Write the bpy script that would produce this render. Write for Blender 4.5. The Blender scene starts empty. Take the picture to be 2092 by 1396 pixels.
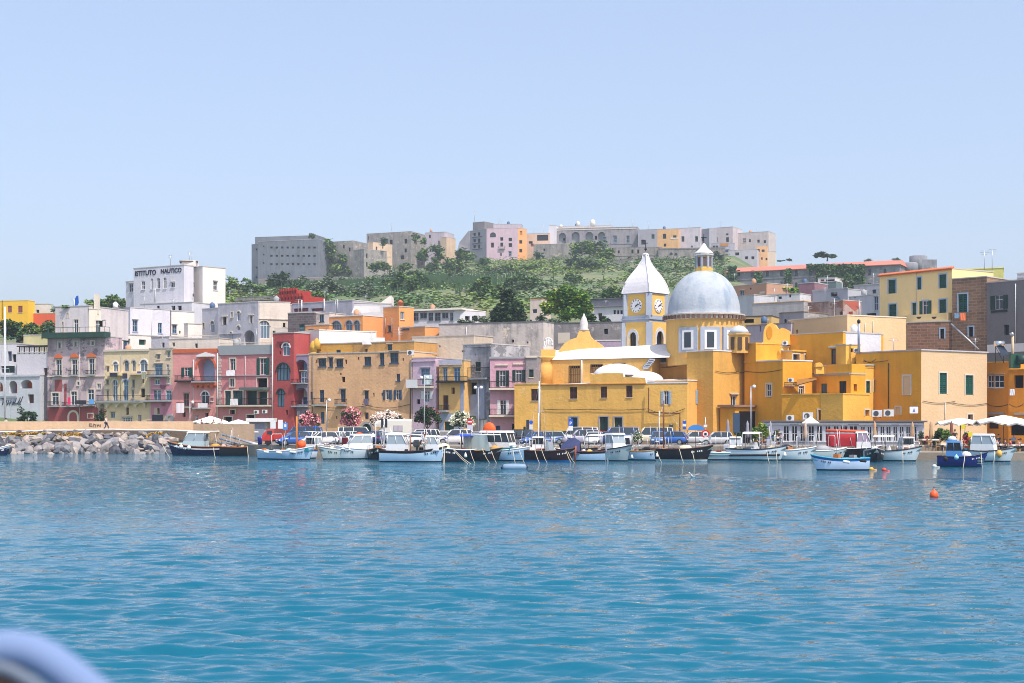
import bpy, math, random
import numpy as np
from mathutils import Vector, Matrix
random.seed(7); RNG = np.random.default_rng(11)
SC = bpy.context.scene; COL = SC.collection
F, CX, YH, HC = 2906.0, 1046.0, 852.0, 4.4          # focal length in photo pixels, centre column, horizon row, eye height
def gx(px, Y): return (px - CX) / F * Y
def gz(py, Y): return HC + (YH - py) / F * Y
def P(px, py, Y): return Vector((gx(px, Y), Y, gz(py, Y)))
def dw(py, z=0.0): return (HC - z) * F / (py - YH)    # distance of a point at height z seen at row py
def lin(c):
    c = c / 255.0
    return c / 12.92 if c <= .04045 else ((c + .055) / 1.055) ** 2.4
def C(r, g, b, k=1.0): return (lin(r) * k, lin(g) * k, lin(b) * k)

# ------------------------------------------------------------------ materials
class NT:
    def __init__(s, name):
        s.m = bpy.data.materials.new(name); s.m.use_nodes = True
        s.t = s.m.node_tree; s.t.nodes.clear()
        s.out = s.t.nodes.new('ShaderNodeOutputMaterial')
        s.b = s.t.nodes.new('ShaderNodeBsdfPrincipled')
        s.t.links.new(s.b.outputs[0], s.out.inputs[0])
    def n(s, ty, **kw):
        nd = s.t.nodes.new(ty)
        for k, v in kw.items():
            if k.startswith('_'): setattr(nd, k[1:], v)
            else: s.set(nd, k.replace('0', ' ') if not k.isdigit() else int(k), v)
        return nd
    def set(s, nd, k, v):
        sock = nd.inputs[k]
        if hasattr(v, 'is_linked') or isinstance(v, bpy.types.NodeSocket): s.t.links.new(v, sock)
        else: sock.default_value = v
    def bs(s, k, v): s.set(s.b, k, v)
    def pos(s, sx=1, sy=1, sz=1):
        g = s.n('ShaderNodeNewGeometry')
        m = s.n('ShaderNodeMapping'); m.inputs['Scale'].default_value = (sx, sy, sz)
        s.t.links.new(g.outputs['Position'], m.inputs['Vector'])
        return m.outputs[0]
    def noise(s, vec, scale, detail=3, rough=.55):
        nd = s.n('ShaderNodeTexNoise'); nd.inputs['Scale'].default_value = scale
        nd.inputs['Detail'].default_value = detail; nd.inputs['Roughness'].default_value = rough
        s.t.links.new(vec, nd.inputs['Vector']); return nd.outputs['Fac']
    def math(s, op, a, b=0.0, clamp=False):
        nd = s.t.nodes.new('ShaderNodeMath'); nd.operation = op; nd.use_clamp = clamp
        s.set(nd, 0, a); s.set(nd, 1, b); return nd.outputs[0]
    def ss(s, v, a, b):
        nd = s.t.nodes.new('ShaderNodeMapRange'); nd.interpolation_type = 'SMOOTHSTEP'
        s.set(nd, 0, v); nd.inputs[1].default_value = a; nd.inputs[2].default_value = b; return nd.outputs[0]
    def mix(s, f, a, b, mode='MIX'):
        nd = s.t.nodes.new('ShaderNodeMix'); nd.data_type = 'RGBA'; nd.blend_type = mode
        s.set(nd, 0, f)
        for i, v in ((6, a), (7, b)):
            if isinstance(v, bpy.types.NodeSocket): s.t.links.new(v, nd.inputs[i])
            else: nd.inputs[i].default_value = (*v, 1)
        return nd.outputs[2]
    def bump(s, h, st, dist=.1):
        nd = s.n('ShaderNodeBump'); nd.inputs['Strength'].default_value = st; nd.inputs['Distance'].default_value = dist
        s.t.links.new(h, nd.inputs['Height']); s.t.links.new(nd.outputs[0], s.b.inputs['Normal'])
MC = {}; DESAT = .05
def M(col, rough=.6, metal=0.0, var=.10, name='paint', spec=.4):
    k = (name, tuple(round(x, 4) for x in col), rough, metal)
    if k in MC: return MC[k]
    s = NT(name); v = s.pos()
    f = s.noise(v, 1.7, 4)
    s.bs('Base Color', s.mix(f, tuple(x * (1 - var) for x in col), tuple(min(1, x * (1 + var)) for x in col)))
    s.bs('Roughness', rough); s.bs('Metallic', metal); s.bs('Specular IOR Level', spec)
    MC[k] = s.m; return s.m
def MW(col, stain=.35, scol=None, peel=0.0, pcol=(.42, .39, .36), brick=0, seed=0.0):
    """weathered stucco: blotches, rain streaks, peeled patches"""
    g_ = .3 * col[0] + .6 * col[1] + .1 * col[2]; col = tuple(x + (g_ - x) * DESAT for x in col)
    k = ('w', tuple(round(x, 4) for x in col), stain, scol, peel, brick)
    if k in MC: return MC[k]
    s = NT('weathered_stucco'); v = s.pos()
    scol = scol or tuple(x * .45 + .02 for x in col)
    a = s.noise(v, .32, 6, .65)
    b = s.noise(s.pos(1.1, 1.1, .10), 1.0, 4, .6)
    c = s.noise(s.pos(1, 1, 1), 2.6, 5, .7)
    f = s.math('MULTIPLY', s.ss(s.math('ADD', s.math('MULTIPLY', a, .55), s.math('MULTIPLY', b, .45)), .42, .68), stain)
    col2 = s.mix(s.math('MULTIPLY', c, .5), tuple(x * .9 for x in col), tuple(min(1, x * 1.10) for x in col))
    o = s.mix(f, col2, scol)
    if peel:
        p = s.ss(s.noise(s.pos(.8, .8, 1), .55, 7, .72), .66 - peel * .3, .70 - peel * .3)
        o = s.mix(p, o, pcol)
    if brick:
        bn = s.n('ShaderNodeTexBrick'); bn.inputs['Scale'].default_value = 1.0
        mp = s.n('ShaderNodeMapping'); mp.inputs['Rotation'].default_value = (math.pi / 2, 0, 0)
        g = s.n('ShaderNodeNewGeometry'); s.t.links.new(g.outputs['Position'], mp.inputs[0])
        s.t.links.new(mp.outputs[0], bn.inputs['Vector'])
        bn.inputs['Brick Width'].default_value = .8; bn.inputs['Row Height'].default_value = .38; bn.inputs['Mortar Size'].default_value = .04
        bn.inputs['Color1'].default_value = (1, .95, .9, 1); bn.inputs['Color2'].default_value = (.6, .55, .52, 1); bn.inputs['Mortar'].default_value = (1.25, 1.2, 1.15, 1)
        o = s.mix(.75, o, bn.outputs['Color'], 'MULTIPLY')
    s.bs('Base Color', o); s.bs('Roughness', .9); s.bs('Specular IOR Level', .15)
    s.bump(s.math('ADD', s.noise(v, 3.0, 4), s.math('MULTIPLY', a, 1.5)), .35, .12)
    MC[k] = s.m; return s.m
def leafmat(col, col2, name='foliage'):
    k = (name, col, col2)
    if k in MC: return MC[k]
    s = NT(name); v = s.pos()
    f = s.ss(s.math('ADD', s.math('MULTIPLY', s.noise(v, .35, 2), .6), s.math('MULTIPLY', s.noise(v, 1.9, 2), .4)), .36, .64)
    s.bs('Base Color', s.mix(f, col, col2)); s.bs('Roughness', .7); s.bs('Specular IOR Level', .2)
    s.bs('Subsurface Weight', 0.0)
    MC[k] = s.m; return s.m
GLASS = M((.030, .045, .060), .08, name='window_glass', spec=.6)
GLASSB = M((.10, .17, .24), .07, name='blue_window_glass', spec=.7)
GLASSD = M((.012, .014, .018), .12, name='dark_window_glass', spec=.5)
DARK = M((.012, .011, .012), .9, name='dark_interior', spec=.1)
WHITE = M((.72, .72, .72), .5, name='white_paint')
GREYF = M((.30, .32, .34), .6, name='grey_paint')
GREEN = M(C(20, 78, 66), .55, name='green_shutter_paint')
DGREEN = M(C(16, 52, 46), .55, name='dark_green_paint')
BROWN = M(C(74, 46, 34), .6, name='brown_wood')
LBLUE = M(C(150, 178, 205), .5, name='pale_blue_paint')
IRON = M((.018, .022, .028), .5, name='dark_iron', metal=.3)
STEEL = M((.45, .47, .50), .35, metal=.6, name='galvanised_steel')
CHROME = M((.62, .64, .66), .2, metal=.9, name='stainless_steel')
TYRE = M((.012, .012, .013), .8, name='rubber')
WOOD = M(C(150, 92, 48), .45, name='varnished_wood')
CREAMC = M(C(228, 214, 180), .85, name='cream_canvas')

# ------------------------------------------------------------------ mesh builder
class MB:
    def __init__(s): s.v = []; s.f = []; s.mi = []; s.mats = []; s.sm = []
    def m(s, mat):
        if mat not in s.mats: s.mats.append(mat)
        return s.mats.index(mat)
    def face(s, pts, mat, smooth=False):
        i = len(s.v); s.v += [tuple(p) for p in pts]
        s.f.append(tuple(range(i, i + len(pts)))); s.mi.append(s.m(mat)); s.sm.append(smooth)
    def hexa(s, p, mat):
        """p: 4 bottom points CCW + 4 top points"""
        i = len(s.v); s.v += [tuple(q) for q in p]; k = s.m(mat)
        for f in ((0, 3, 2, 1), (4, 5, 6, 7), (0, 1, 5, 4), (1, 2, 6, 5), (2, 3, 7, 6), (3, 0, 4, 7)):
            s.f.append(tuple(i + j for j in f)); s.mi.append(k); s.sm.append(False)
    def box(s, c, d, mat, rz=0.0):
        cx, cy, cz = c; x, y, z = d[0] / 2, d[1] / 2, d[2] / 2; co, si = math.cos(rz), math.sin(rz)
        q = [(cx + a * x * co - b * y * si, cy + a * x * si + b * y * co) for a, b in ((-1, -1), (1, -1), (1, 1), (-1, 1))]
        s.hexa([(a, b, cz - z) for a, b in q] + [(a, b, cz + z) for a, b in q], mat)
    def tube(s, pts, r, mat, n=6, smooth=True, cap=True):
        pts = [Vector(p) for p in pts]; rs = r if isinstance(r, (list, tuple)) else [r] * len(pts)
        base = len(s.v); k = s.m(mat)
        for i, p in enumerate(pts):
            d = (pts[min(i + 1, len(pts) - 1)] - pts[max(i - 1, 0)])
            d = d.normalized() if d.length > 1e-9 else Vector((0, 0, 1))
            a = d.cross(Vector((0, 0, 1)) if abs(d.z) < .9 else Vector((1, 0, 0))).normalized(); b = d.cross(a)
            for j in range(n):
                t = 2 * math.pi * j / n; s.v.append(tuple(p + (a * math.cos(t) + b * math.sin(t)) * rs[i]))
        for i in range(len(pts) - 1):
            for j in range(n):
                s.f.append((base + i * n + j, base + i * n + (j + 1) % n, base + (i + 1) * n + (j + 1) % n, base + (i + 1) * n + j)); s.mi.append(k); s.sm.append(smooth)
        if cap:
            e = base + (len(pts) - 1) * n
            s.f.append(tuple(base + n - 1 - j for j in range(n))); s.mi.append(k); s.sm.append(False)
            s.f.append(tuple(e + j for j in range(n))); s.mi.append(k); s.sm.append(False)
    def lathe(s, c, prof, mat, n=24, smooth=True, a0=0.0, sx=1.0, sy=1.0):
        """prof: (radius, z) from bottom to top"""
        base = len(s.v); k = s.m(mat); c = Vector(c)
        for r, z in prof:
            for j in range(n):
                t = a0 + 2 * math.pi * j / n; s.v.append((c.x + r * sx * math.cos(t), c.y + r * sy * math.sin(t), c.z + z))
        for i in range(len(prof) - 1):
            for j in range(n):
                s.f.append((base + i * n + j, base + i * n + (j + 1) % n, base + (i + 1) * n + (j + 1) % n, base + (i + 1) * n + j)); s.mi.append(k); s.sm.append(smooth)
        e = base + (len(prof) - 1) * n
        s.f.append(tuple(base + n - 1 - j for j in range(n))); s.mi.append(k); s.sm.append(False)
        s.f.append(tuple(e + j for j in range(n))); s.mi.append(k); s.sm.append(False)
    def loft(s, secs, mats, closed=True, smooth=True, caps=True):
        """secs: list of equal-length point lists; mats: one material, or one per segment round the section"""
        n = len(secs[0]); base = len(s.v)
        for q in secs: s.v += [tuple(p) for p in q]
        m = n if closed else n - 1
        for i in range(len(secs) - 1):
            for j in range(m):
                s.f.append((base + i * n + j, base + i * n + (j + 1) % n, base + (i + 1) * n + (j + 1) % n, base + (i + 1) * n + j))
                s.mi.append(s.m(mats[j] if isinstance(mats, list) else mats)); s.sm.append(smooth)
        if caps:
            mm = mats[0] if isinstance(mats, list) else mats; e = base + (len(secs) - 1) * n
            s.f.append(tuple(base + n - 1 - j for j in range(n))); s.mi.append(s.m(mm)); s.sm.append(False)
            s.f.append(tuple(e + j for j in range(n))); s.mi.append(s.m(mm)); s.sm.append(False)
    def quads(s, arr, mat):
        """arr: numpy (n,4,3)"""
        i = len(s.v); n = len(arr); s.v += [tuple(p) for p in arr.reshape(-1, 3).tolist()]
        s.f += [(i + 4 * j, i + 4 * j + 1, i + 4 * j + 2, i + 4 * j + 3) for j in range(n)]
        s.mi += [s.m(mat)] * n; s.sm += [False] * n
    def mesh(s, name, off=(0, 0, 0)):
        me = bpy.data.meshes.new(name); v = np.array(s.v, dtype=float) - np.array(off, dtype=float)
        me.from_pydata(v.tolist(), [], s.f)
        for m in s.mats: me.materials.append(m)
        me.polygons.foreach_set('material_index', s.mi); me.polygons.foreach_set('use_smooth', s.sm); me.update()
        return me
    def build(s, name, parent=None, local=False):
        """vertices are in world space unless local; the object sits at the origin of its parent"""
        if not s.v: return None
        off = (0, 0, 0)
        if parent is not None and not local:
            p = parent; off = Vector((0, 0, 0))
            while p is not None: off = off + p.location; p = p.parent
        elif parent is None and not local:
            v = np.array(s.v); off = Vector(((v[:, 0].min() + v[:, 0].max()) / 2, (v[:, 1].min() + v[:, 1].max()) / 2, v[:, 2].min()))
        o = bpy.data.objects.new(name, s.mesh(name, off)); COL.objects.link(o); o.parent = parent
        if parent is None and not local: o.location = off
        return o
def tag(o, label=None, cat=None, group=None, kind=None):
    if label: o['label'] = label
    if cat: o['category'] = cat
    if group: o['group'] = group
    if kind: o['kind'] = kind
    return o
def thing(name, label, cat, loc=(0, 0, 0), rz=0.0, group=None):
    o = bpy.data.objects.new(name, None); COL.objects.link(o); o.empty_display_size = .2
    o.location = loc; o.rotation_euler = (0, 0, rz); return tag(o, label, cat, group)
def copy_tree(o, parent=None):
    c = o.copy(); COL.objects.link(c); c.parent = parent
    for ch in list(o.children): copy_tree(ch, c)
    return c
def struct(mb, name): return tag(mb.build(name), kind='structure')

# ------------------------------------------------------------------ camera, sky, sun
cd = bpy.data.cameras.new('camera'); cam = bpy.data.objects.new('camera', cd); COL.objects.link(cam)
cam.location = (0, 0, HC); cam.rotation_euler = (math.pi / 2, 0, 0)
cd.sensor_width = 36; cd.lens = F / 2092 * 36; cd.shift_y = (YH - 698) / 2092; cd.clip_end = 5000; cd.clip_start = .05
cd.dof.use_dof = True; cd.dof.focus_distance = 130; cd.dof.aperture_fstop = 3.0
SC.camera = cam
SUN_EL, SUN_AZ = math.radians(58), math.radians(-53)      # azimuth measured from +X towards +Y
sd = Vector((math.cos(SUN_EL) * math.cos(SUN_AZ), math.cos(SUN_EL) * math.sin(SUN_AZ), math.sin(SUN_EL)))
ld = bpy.data.lights.new('sun', 'SUN'); ld.energy = 2.5; ld.angle = math.radians(.53); ld.color = (1, .93, .84)
sun = bpy.data.objects.new('sun', ld); COL.objects.link(sun); sun.rotation_euler = sd.to_track_quat('Z', 'Y').to_euler(); sun.location = (60, -40, 120)
W = bpy.data.worlds.new('World'); SC.world = W; W.use_nodes = True
nt = W.node_tree; bg = nt.nodes['Background']
sky = nt.nodes.new('ShaderNodeTexSky'); sky.sky_type = 'NISHITA'; sky.sun_disc = False
sky.sun_elevation = SUN_EL; sky.sun_rotation = math.pi / 2 - SUN_AZ
sky.air_density = 1.0; sky.dust_density = 3.6; sky.ozone_density = 5.0; sky.altitude = 0
tint = nt.nodes.new('ShaderNodeMix'); tint.data_type = 'RGBA'; tint.blend_type = 'MULTIPLY'; tint.inputs[0].default_value = 1
tint.inputs[7].default_value = (1.15, .98, .88, 1)
nt.links.new(sky.outputs[0], tint.inputs[6]); hz_ = nt.nodes.new('ShaderNodeMix'); hz_.data_type = 'RGBA'; hz_.inputs[0].default_value = .5; hz_.inputs[7].default_value = (1.80, 2.27, 3.15, 1); nt.links.new(tint.outputs[2], hz_.inputs[6]); nt.links.new(hz_.outputs[2], bg.inputs[0]); bg.inputs[1].default_value = .15
SC.view_settings.view_transform = 'Standard'; SC.view_settings.look = 'None'; SC.view_settings.exposure = 0.96; SC.view_settings.gamma = 1.0
SC.render.engine = 'CYCLES'
cy = SC.cycles; cy.use_denoising = True; cy.max_bounces = 5; cy.diffuse_bounces = 3; cy.glossy_bounces = 3; cy.transmission_bounces = 4; cy.volume_bounces = 1; cy.transparent_max_bounces = 6
cy.caustics_reflective = False; cy.caustics_refractive = False; cy.sample_clamp_indirect = 6; cy.filter_width = 1.0; cy.denoising_prefilter = 'ACCURATE'
# ------------------------------------------------------------------ facades
CC = {'G': GREEN, 'D': DGREEN, 'W': WHITE, 'B': BROWN, 'L': LBLUE, 'K': IRON, 'Y': GREYF, 'O': WOOD, 'N': M(C(60, 84, 110), .5, name='slate_blue_paint'),
      'R': M(C(146, 76, 76), .7, name='dull_red_paint'), 'T': M(C(205, 196, 180), .7, name='pale_stone_trim'), 'P': M(C(196, 104, 62), .8, name='terracotta_trim'), 'M': M(C(176, 120, 60), .8, name='ochre_panel'),
      'g': GLASS, 'b': GLASSB, 'k': GLASSD, 'd': DARK}
class Fac:
    def __init__(s, A, B, z0, z1):
        s.A = Vector((A[0], A[1])); s.B = Vector((B[0], B[1])); d = s.B - s.A; s.W = d.length; s.e = d / s.W
        s.n = Vector((s.e.y, -s.e.x)); s.z0 = z0; s.z1 = z1
    def uz(s, px, py):
        k = (px - CX) / F; d = s.B - s.A; t = (k * s.A.y - s.A.x) / (d.x - k * d.y)
        Y = s.A.y + t * d.y; return t * s.W, gz(py, Y)
    def pt(s, u, z, d=0.0): q = s.A + s.e * u + s.n * d; return (q.x, q.y, z)
    def box(s, mb, u0, u1, z0, z1, d0, d1, mat):
        if u1 < u0: u0, u1 = u1, u0
        if d1 < d0: d0, d1 = d1, d0
        mb.hexa([s.pt(u0, z0, d1), s.pt(u1, z0, d1), s.pt(u1, z0, d0), s.pt(u0, z0, d0), s.pt(u0, z1, d1), s.pt(u1, z1, d1), s.pt(u1, z1, d0), s.pt(u0, z1, d0)], mat)
    def rect(s, x0, y0, x1, y1):
        xm = (x0 + x1) / 2; u0 = s.uz(x0, y0)[0]; u1 = s.uz(x1, y0)[0]; zt = s.uz(xm, y0)[1]; zb = s.uz(xm, y1)[1]
        return min(u0, u1), max(u0, u1), zb, zt
def railing(fc, mb, u0, u1, z0, z1, d0, d1, mat=None, gap=.16, bar=.030):
    mat = mat or IRON
    def seg(a, b):
        mb.tube([(*a, z1), (*b, z1)], .035, mat, 4); mb.tube([(*a, z0 + .08), (*b, z0 + .08)], .022, mat, 4)
        L = (Vector(b) - Vector(a)).length; n = max(1, int(L / gap))
        for i in range(n + 1):
            q = Vector(a).lerp(Vector(b), i / n); mb.tube([(q.x, q.y, z0), (q.x, q.y, z1)], bar / 2, mat, 3, cap=False)
    a, b, c, d = fc.pt(u0, 0, d0)[:2], fc.pt(u0, 0, d1)[:2], fc.pt(u1, 0, d1)[:2], fc.pt(u1, 0, d0)[:2]
    if d1 - d0 > .1: seg(a, b); seg(c, d)
    seg(b, c)
def parse(t):
    out = []
    for it in (t or '').replace('\n', ' ').split(';'):
        q = it.split()
        if len(q) >= 5: out.append((q[0], float(q[1]), float(q[2]), float(q[3]), float(q[4]), q[5:]))
    return out
ARCH = 'aAqx'
def facade(house, fc, mat, op, wall, fcol='W', gl='g', trim=None, rec=.2):
    """wall with cut openings (into mesh wall) and the windows, doors and balconies as parts of house"""
    holes = []; jobs = []
    for kd, x0, y0, x1, y1, ex in parse(op):
        u0, u1, zb, zt = fc.rect(x0, y0, x1, y1); k = kd[0]; col = kd[1:2]; g2 = kd[2:3]
        jobs.append((k, col, g2, u0, u1, zb, zt, ex))
        if k in 'wdshpaAqoxn':
            a, b = u0, u1
            if k == 'o': a, b = u0 + (u1 - u0) * .26, u1 - (u1 - u0) * .26
            a = max(a, .06); b = min(b, fc.W - .06); c = max(zb, fc.z0 + .03); d = min(zt, fc.z1 - .06)
            if b - a > .1 and d - c > .1: holes.append((a, b, c, d, k in ARCH, 1.6 if k == 'A' else .4 if k == 'h' else rec))
    us = sorted({0.0, fc.W} | {h[0] for h in holes} | {h[1] for h in holes}); zs = sorted({fc.z0, fc.z1} | {h[2] for h in holes} | {h[3] for h in holes})
    for i in range(len(us) - 1):
        for j in range(len(zs) - 1):
            if us[i + 1] - us[i] < 1e-4 or zs[j + 1] - zs[j] < 1e-4: continue
            um, zm = (us[i] + us[i + 1]) / 2, (zs[j] + zs[j + 1]) / 2
            if any(h[0] < um < h[1] and h[2] < zm < h[3] for h in holes): continue
            wall.face([fc.pt(us[i], zs[j]), fc.pt(us[i + 1], zs[j]), fc.pt(us[i + 1], zs[j + 1]), fc.pt(us[i], zs[j + 1])], mat)
    for a, b, c, d, arch, r in holes:
        wall.face([fc.pt(a, c), fc.pt(b, c), fc.pt(b, c, -r), fc.pt(a, c, -r)], mat)
        ha = min((b - a) / 2, (d - c) * .6) if arch else 0
        for u in (a, b): wall.face([fc.pt(u, c), fc.pt(u, d - ha), fc.pt(u, d - ha, -r), fc.pt(u, c, -r)], mat)
        if not arch: wall.face([fc.pt(a, d), fc.pt(b, d), fc.pt(b, d, -r), fc.pt(a, d, -r)], mat)
        else:
            m = (a + b) / 2; w = (b - a) / 2; N = 6
            for sg in (-1, 1):
                arc = [(m + sg * w * math.cos(t * math.pi / 2 / N), d - ha + ha * math.sin(t * math.pi / 2 / N)) for t in range(N + 1)]
                for i in range(N):
                    p, q = arc[i], arc[i + 1]
                    wall.face([fc.pt(m + sg * w, d), fc.pt(*q), fc.pt(*p)] if sg > 0 else [fc.pt(m + sg * w, d), fc.pt(*p), fc.pt(*q)], mat)
                    wall.face([fc.pt(*p), fc.pt(*q), fc.pt(*q, -r), fc.pt(*p, -r)], mat)
    def fbars(mb, u0, u1, z0, z1, cm, nv, zh, d=-.17, w=.07, fd=.06):
        w = min(w, (u1 - u0) * .14)
        fc.box(mb, u0, u0 + w, z0, z1, d, d + fd, cm); fc.box(mb, u1 - w, u1, z0, z1, d, d + fd, cm)
        fc.box(mb, u0 + w, u1 - w, z0, z0 + w, d, d + fd, cm); fc.box(mb, u0 + w, u1 - w, z1 - w, z1, d, d + fd, cm)
        for i in range(1, nv + 1):
            u = u0 + (u1 - u0) * i / (nv + 1); fc.box(mb, u - w / 2, u + w / 2, z0 + w, z1 - w, d, d + fd - .01, cm)
        for h in zh:
            z = z0 + (z1 - z0) * h; fc.box(mb, u0 + w, u1 - w, z - w / 2, z + w / 2, d, d + fd - .015, cm)
    for k, col, g2, u0, u1, z0, z1, ex in jobs:
        cm = CC.get(col or fcol, WHITE); gm = CC.get(g2 or gl, GLASS)
        tr = CC.get(next((e[1] for e in ex if e[0] == 't'), trim or ''), None)
        w = MB()
        if tr is not None and k in 'wdshpo':
            e = .16; a, b = (u0, u1) if k != 'o' else (u0 + (u1 - u0) * .26, u1 - (u1 - u0) * .26)
            fc.box(w, a - e, a, z0, z1 + e, 0.002, .05, tr); fc.box(w, b, b + e, z0, z1 + e, .002, .05, tr); fc.box(w, a, b, z1, z1 + e, .002, .05, tr)
        if k in 'wdax':
            fbars(w, u0, u1, z0, z1, cm, 1 if (u1 - u0) < 1.6 else 3, (.5,) if k == 'w' and (z1 - z0) > 1.3 else (.72,) if k in 'dax' else ())
            if k in 'wa': fc.box(w, u0 - .1, u1 + .1, z0 - .09, z0, -.1, .12, tr or cm)
            if k == 'x':
                N = 8; m = (u0 + u1) / 2; ww = (u1 - u0) / 2; ha = min(ww, (z1 - z0) * .6)
                ar = [(m + (ww + .18) * math.cos(math.pi * t / N), z1 - ha + (ha + .18) * math.sin(math.pi * t / N)) for t in range(N + 1)]
                ai = [(m + ww * math.cos(math.pi * t / N), z1 - ha + ha * math.sin(math.pi * t / N)) for t in range(N + 1)]
                for t in range(N): w.hexa([fc.pt(*ai[t], 0), fc.pt(*ar[t], 0), fc.pt(*ar[t], .07), fc.pt(*ai[t], .07), fc.pt(*ai[t + 1], 0), fc.pt(*ar[t + 1], 0), fc.pt(*ar[t + 1], .07), fc.pt(*ai[t + 1], .07)], tr or cm)
            if k in 'wd' and tr is None and random.random() < .7: fc.box(w, u0 - .14, u1 + .14, z1 + .10, z1 + .18, .002, .20, CC['T'] if random.random() < .5 else GREYF)
            o = w.build('door' if k == 'd' else 'window', house)
            p = MB(); p.face([fc.pt(u0, z0, -.185), fc.pt(u1, z0, -.185), fc.pt(u1, z1, -.185), fc.pt(u0, z1, -.185)], gm); p.build('pane', o)
        elif k == 's':
            if not w.v: fc.box(w, u0 - .05, u1 + .05, z0 - .07, z0, -.05, .09, tr or CC['T'])
            o = w.build('window', house); n = 2 if u1 - u0 > .7 else 1
            for i in range(n):
                a = u0 + (u1 - u0) * i / n + .02; b = u0 + (u1 - u0) * (i + 1) / n - .02; q = MB()
                fbars(q, a, b, z0, z1, cm, 0, (.5,), d=-.13, w=.08)
                ns = 10
                for j in range(ns):
                    za = z0 + (z1 - z0) * (j + .15) / ns; fc.box(q, a + .05, b - .05, za, za + (z1 - z0) / ns * .72, -.125, -.09, cm)
                q.face([fc.pt(a, z0, -.13), fc.pt(b, z0, -.13), fc.pt(b, z1, -.13), fc.pt(a, z1, -.13)], DARK); q.build('shutter', o)
        elif k == 'o':
            a, b = u0 + (u1 - u0) * .26, u1 - (u1 - u0) * .26
            fbars(w, a, b, z0, z1, WHITE, 1, (.7,), w=.05); o = w.build('window', house)
            p = MB(); p.face([fc.pt(a, z0, -.185), fc.pt(b, z0, -.185), fc.pt(b, z1, -.185), fc.pt(a, z1, -.185)], gm); p.build('pane', o)
            for aa, bb in ((u0, a - .02), (b + .02, u1)):
                q = MB(); fc.box(q, aa, bb, z0, z1, .03, .075, cm)
                for j in range(8):
                    za = z0 + (z1 - z0) * (j + .2) / 8; fc.box(q, aa + .05, bb - .05, za, za + (z1 - z0) / 8 * .6, .07, .10, cm)
                q.build('shutter', o)
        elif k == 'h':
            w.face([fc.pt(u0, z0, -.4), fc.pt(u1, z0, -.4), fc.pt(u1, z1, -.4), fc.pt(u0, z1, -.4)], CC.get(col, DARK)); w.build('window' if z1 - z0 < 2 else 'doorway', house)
        elif k in 'pq':
            fc.box(w, u0, u1, z0, z1, -.19, -.14, cm); o = w.build('door', house)
            if k == 'p' and u1 - u0 > .6:
                q = MB(); um = (u0 + u1) / 2; fc.box(q, um - .02, um + .02, z0, z1 - .05, -.139, -.12, DARK); q.build('door_gap', o)
            if k == 'q':
                q = MB(); N = 8; m = (u0 + u1) / 2; ww = (u1 - u0) / 2; ha = min(ww, (z1 - z0) * .6); st = tr or GREYF
                for t in range(N):
                    t0, t1 = math.pi * t / N, math.pi * (t + 1) / N; e = .3
                    A = [(m + (ww + x) * math.cos(y), z1 - ha + (ha + x) * math.sin(y)) for y in (t0, t1) for x in (0, e)]
                    q.hexa([fc.pt(*A[0], 0), fc.pt(*A[1], 0), fc.pt(*A[1], .1), fc.pt(*A[0], .1), fc.pt(*A[2], 0), fc.pt(*A[3], 0), fc.pt(*A[3], .1), fc.pt(*A[2], .1)], st)
                for uu in (u0 - .3, u1): fc.box(q, uu, uu + .3, z0, z1 - ha, 0, .1, st)
                q.build('stone_arch', o)
        elif k == 'A':
            w.face([fc.pt(u0, z0, -1.6), fc.pt(u1, z0, -1.6), fc.pt(u1, z1, -1.6), fc.pt(u0, z1, -1.6)], CC.get(col, CC['T'])); w.build('loggia', house)
        elif k == 'b':
            h = max(.1, min(.22, (z1 - z0) * .25)); dp = .85
            fc.box(w, u0, u1, z0, z0 + h, 0.0, dp, CC.get(col, GREYF)); o = w.build('balcony', house)
            q = MB(); railing(fc, q, u0 + .04, u1 - .04, z0 + h, z1, 0.0, dp - .05); q.build('railing', o)
        elif k == 'B':
            fc.box(w, u0, u1, z0, z1, 0.0, .9, mat if not col else cm); w.build('balcony', house)
        elif k == 'l':
            fc.box(w, u0, u1, z0, z1, 0.0, .16, mat if not col else cm); w.build('cornice', house)
        elif k == 'P':   # pediment
            um = (u0 + u1) / 2; zz = z0 + (z1 - z0) * .35
            fc.box(w, u0, u1, z0, zz, 0, .22, cm); w.hexa([fc.pt(u0, zz, .2), fc.pt(u1, zz, .2), fc.pt(u1, zz, 0), fc.pt(u0, zz, 0), fc.pt(um - .05, z1, .2), fc.pt(um + .05, z1, .2), fc.pt(um + .05, z1, 0), fc.pt(um - .05, z1, 0)], cm); w.build('pediment', house)
        elif k == 'f':   # flat painted or patched panel, a little proud
            fc.box(w, u0, u1, z0, z1, 0, .025, cm); w.build('wall_patch', house)
        elif k == 'c':   # row of corbel arches under a balcony
            n = max(3, int((u1 - u0) / 1.5)); fc.box(w, u0, u1, z1 - .18, z1, 0, .8, cm)
            for i in range(n):
                a, b = u0 + (u1 - u0) * i / n, u0 + (u1 - u0) * (i + 1) / n; m = (a + b) / 2; r = (b - a) / 2 - .1; zt = z1 - .18
                fc.box(w, a - .0, a + .1, z0, zt, 0, .5, cm); fc.box(w, b - .1, b, z0, zt, 0, .5, cm)
                for t in range(6):
                    t0, t1 = math.pi * t / 6, math.pi * (t + 1) / 6; hh = (zt - z0) - .08
                    p0, p1 = (m + r * math.cos(t0), z0 + hh * math.sin(t0)), (m + r * math.cos(t1), z0 + hh * math.sin(t1))
                    w.face([fc.pt(*p1, .5), fc.pt(*p0, .5), fc.pt(p0[0], zt, .5), fc.pt(p1[0], zt, .5)], cm)
                    w.face([fc.pt(*p0, .5), fc.pt(*p1, .5), fc.pt(*p1, 0), fc.pt(*p0, 0)], cm)
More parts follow.
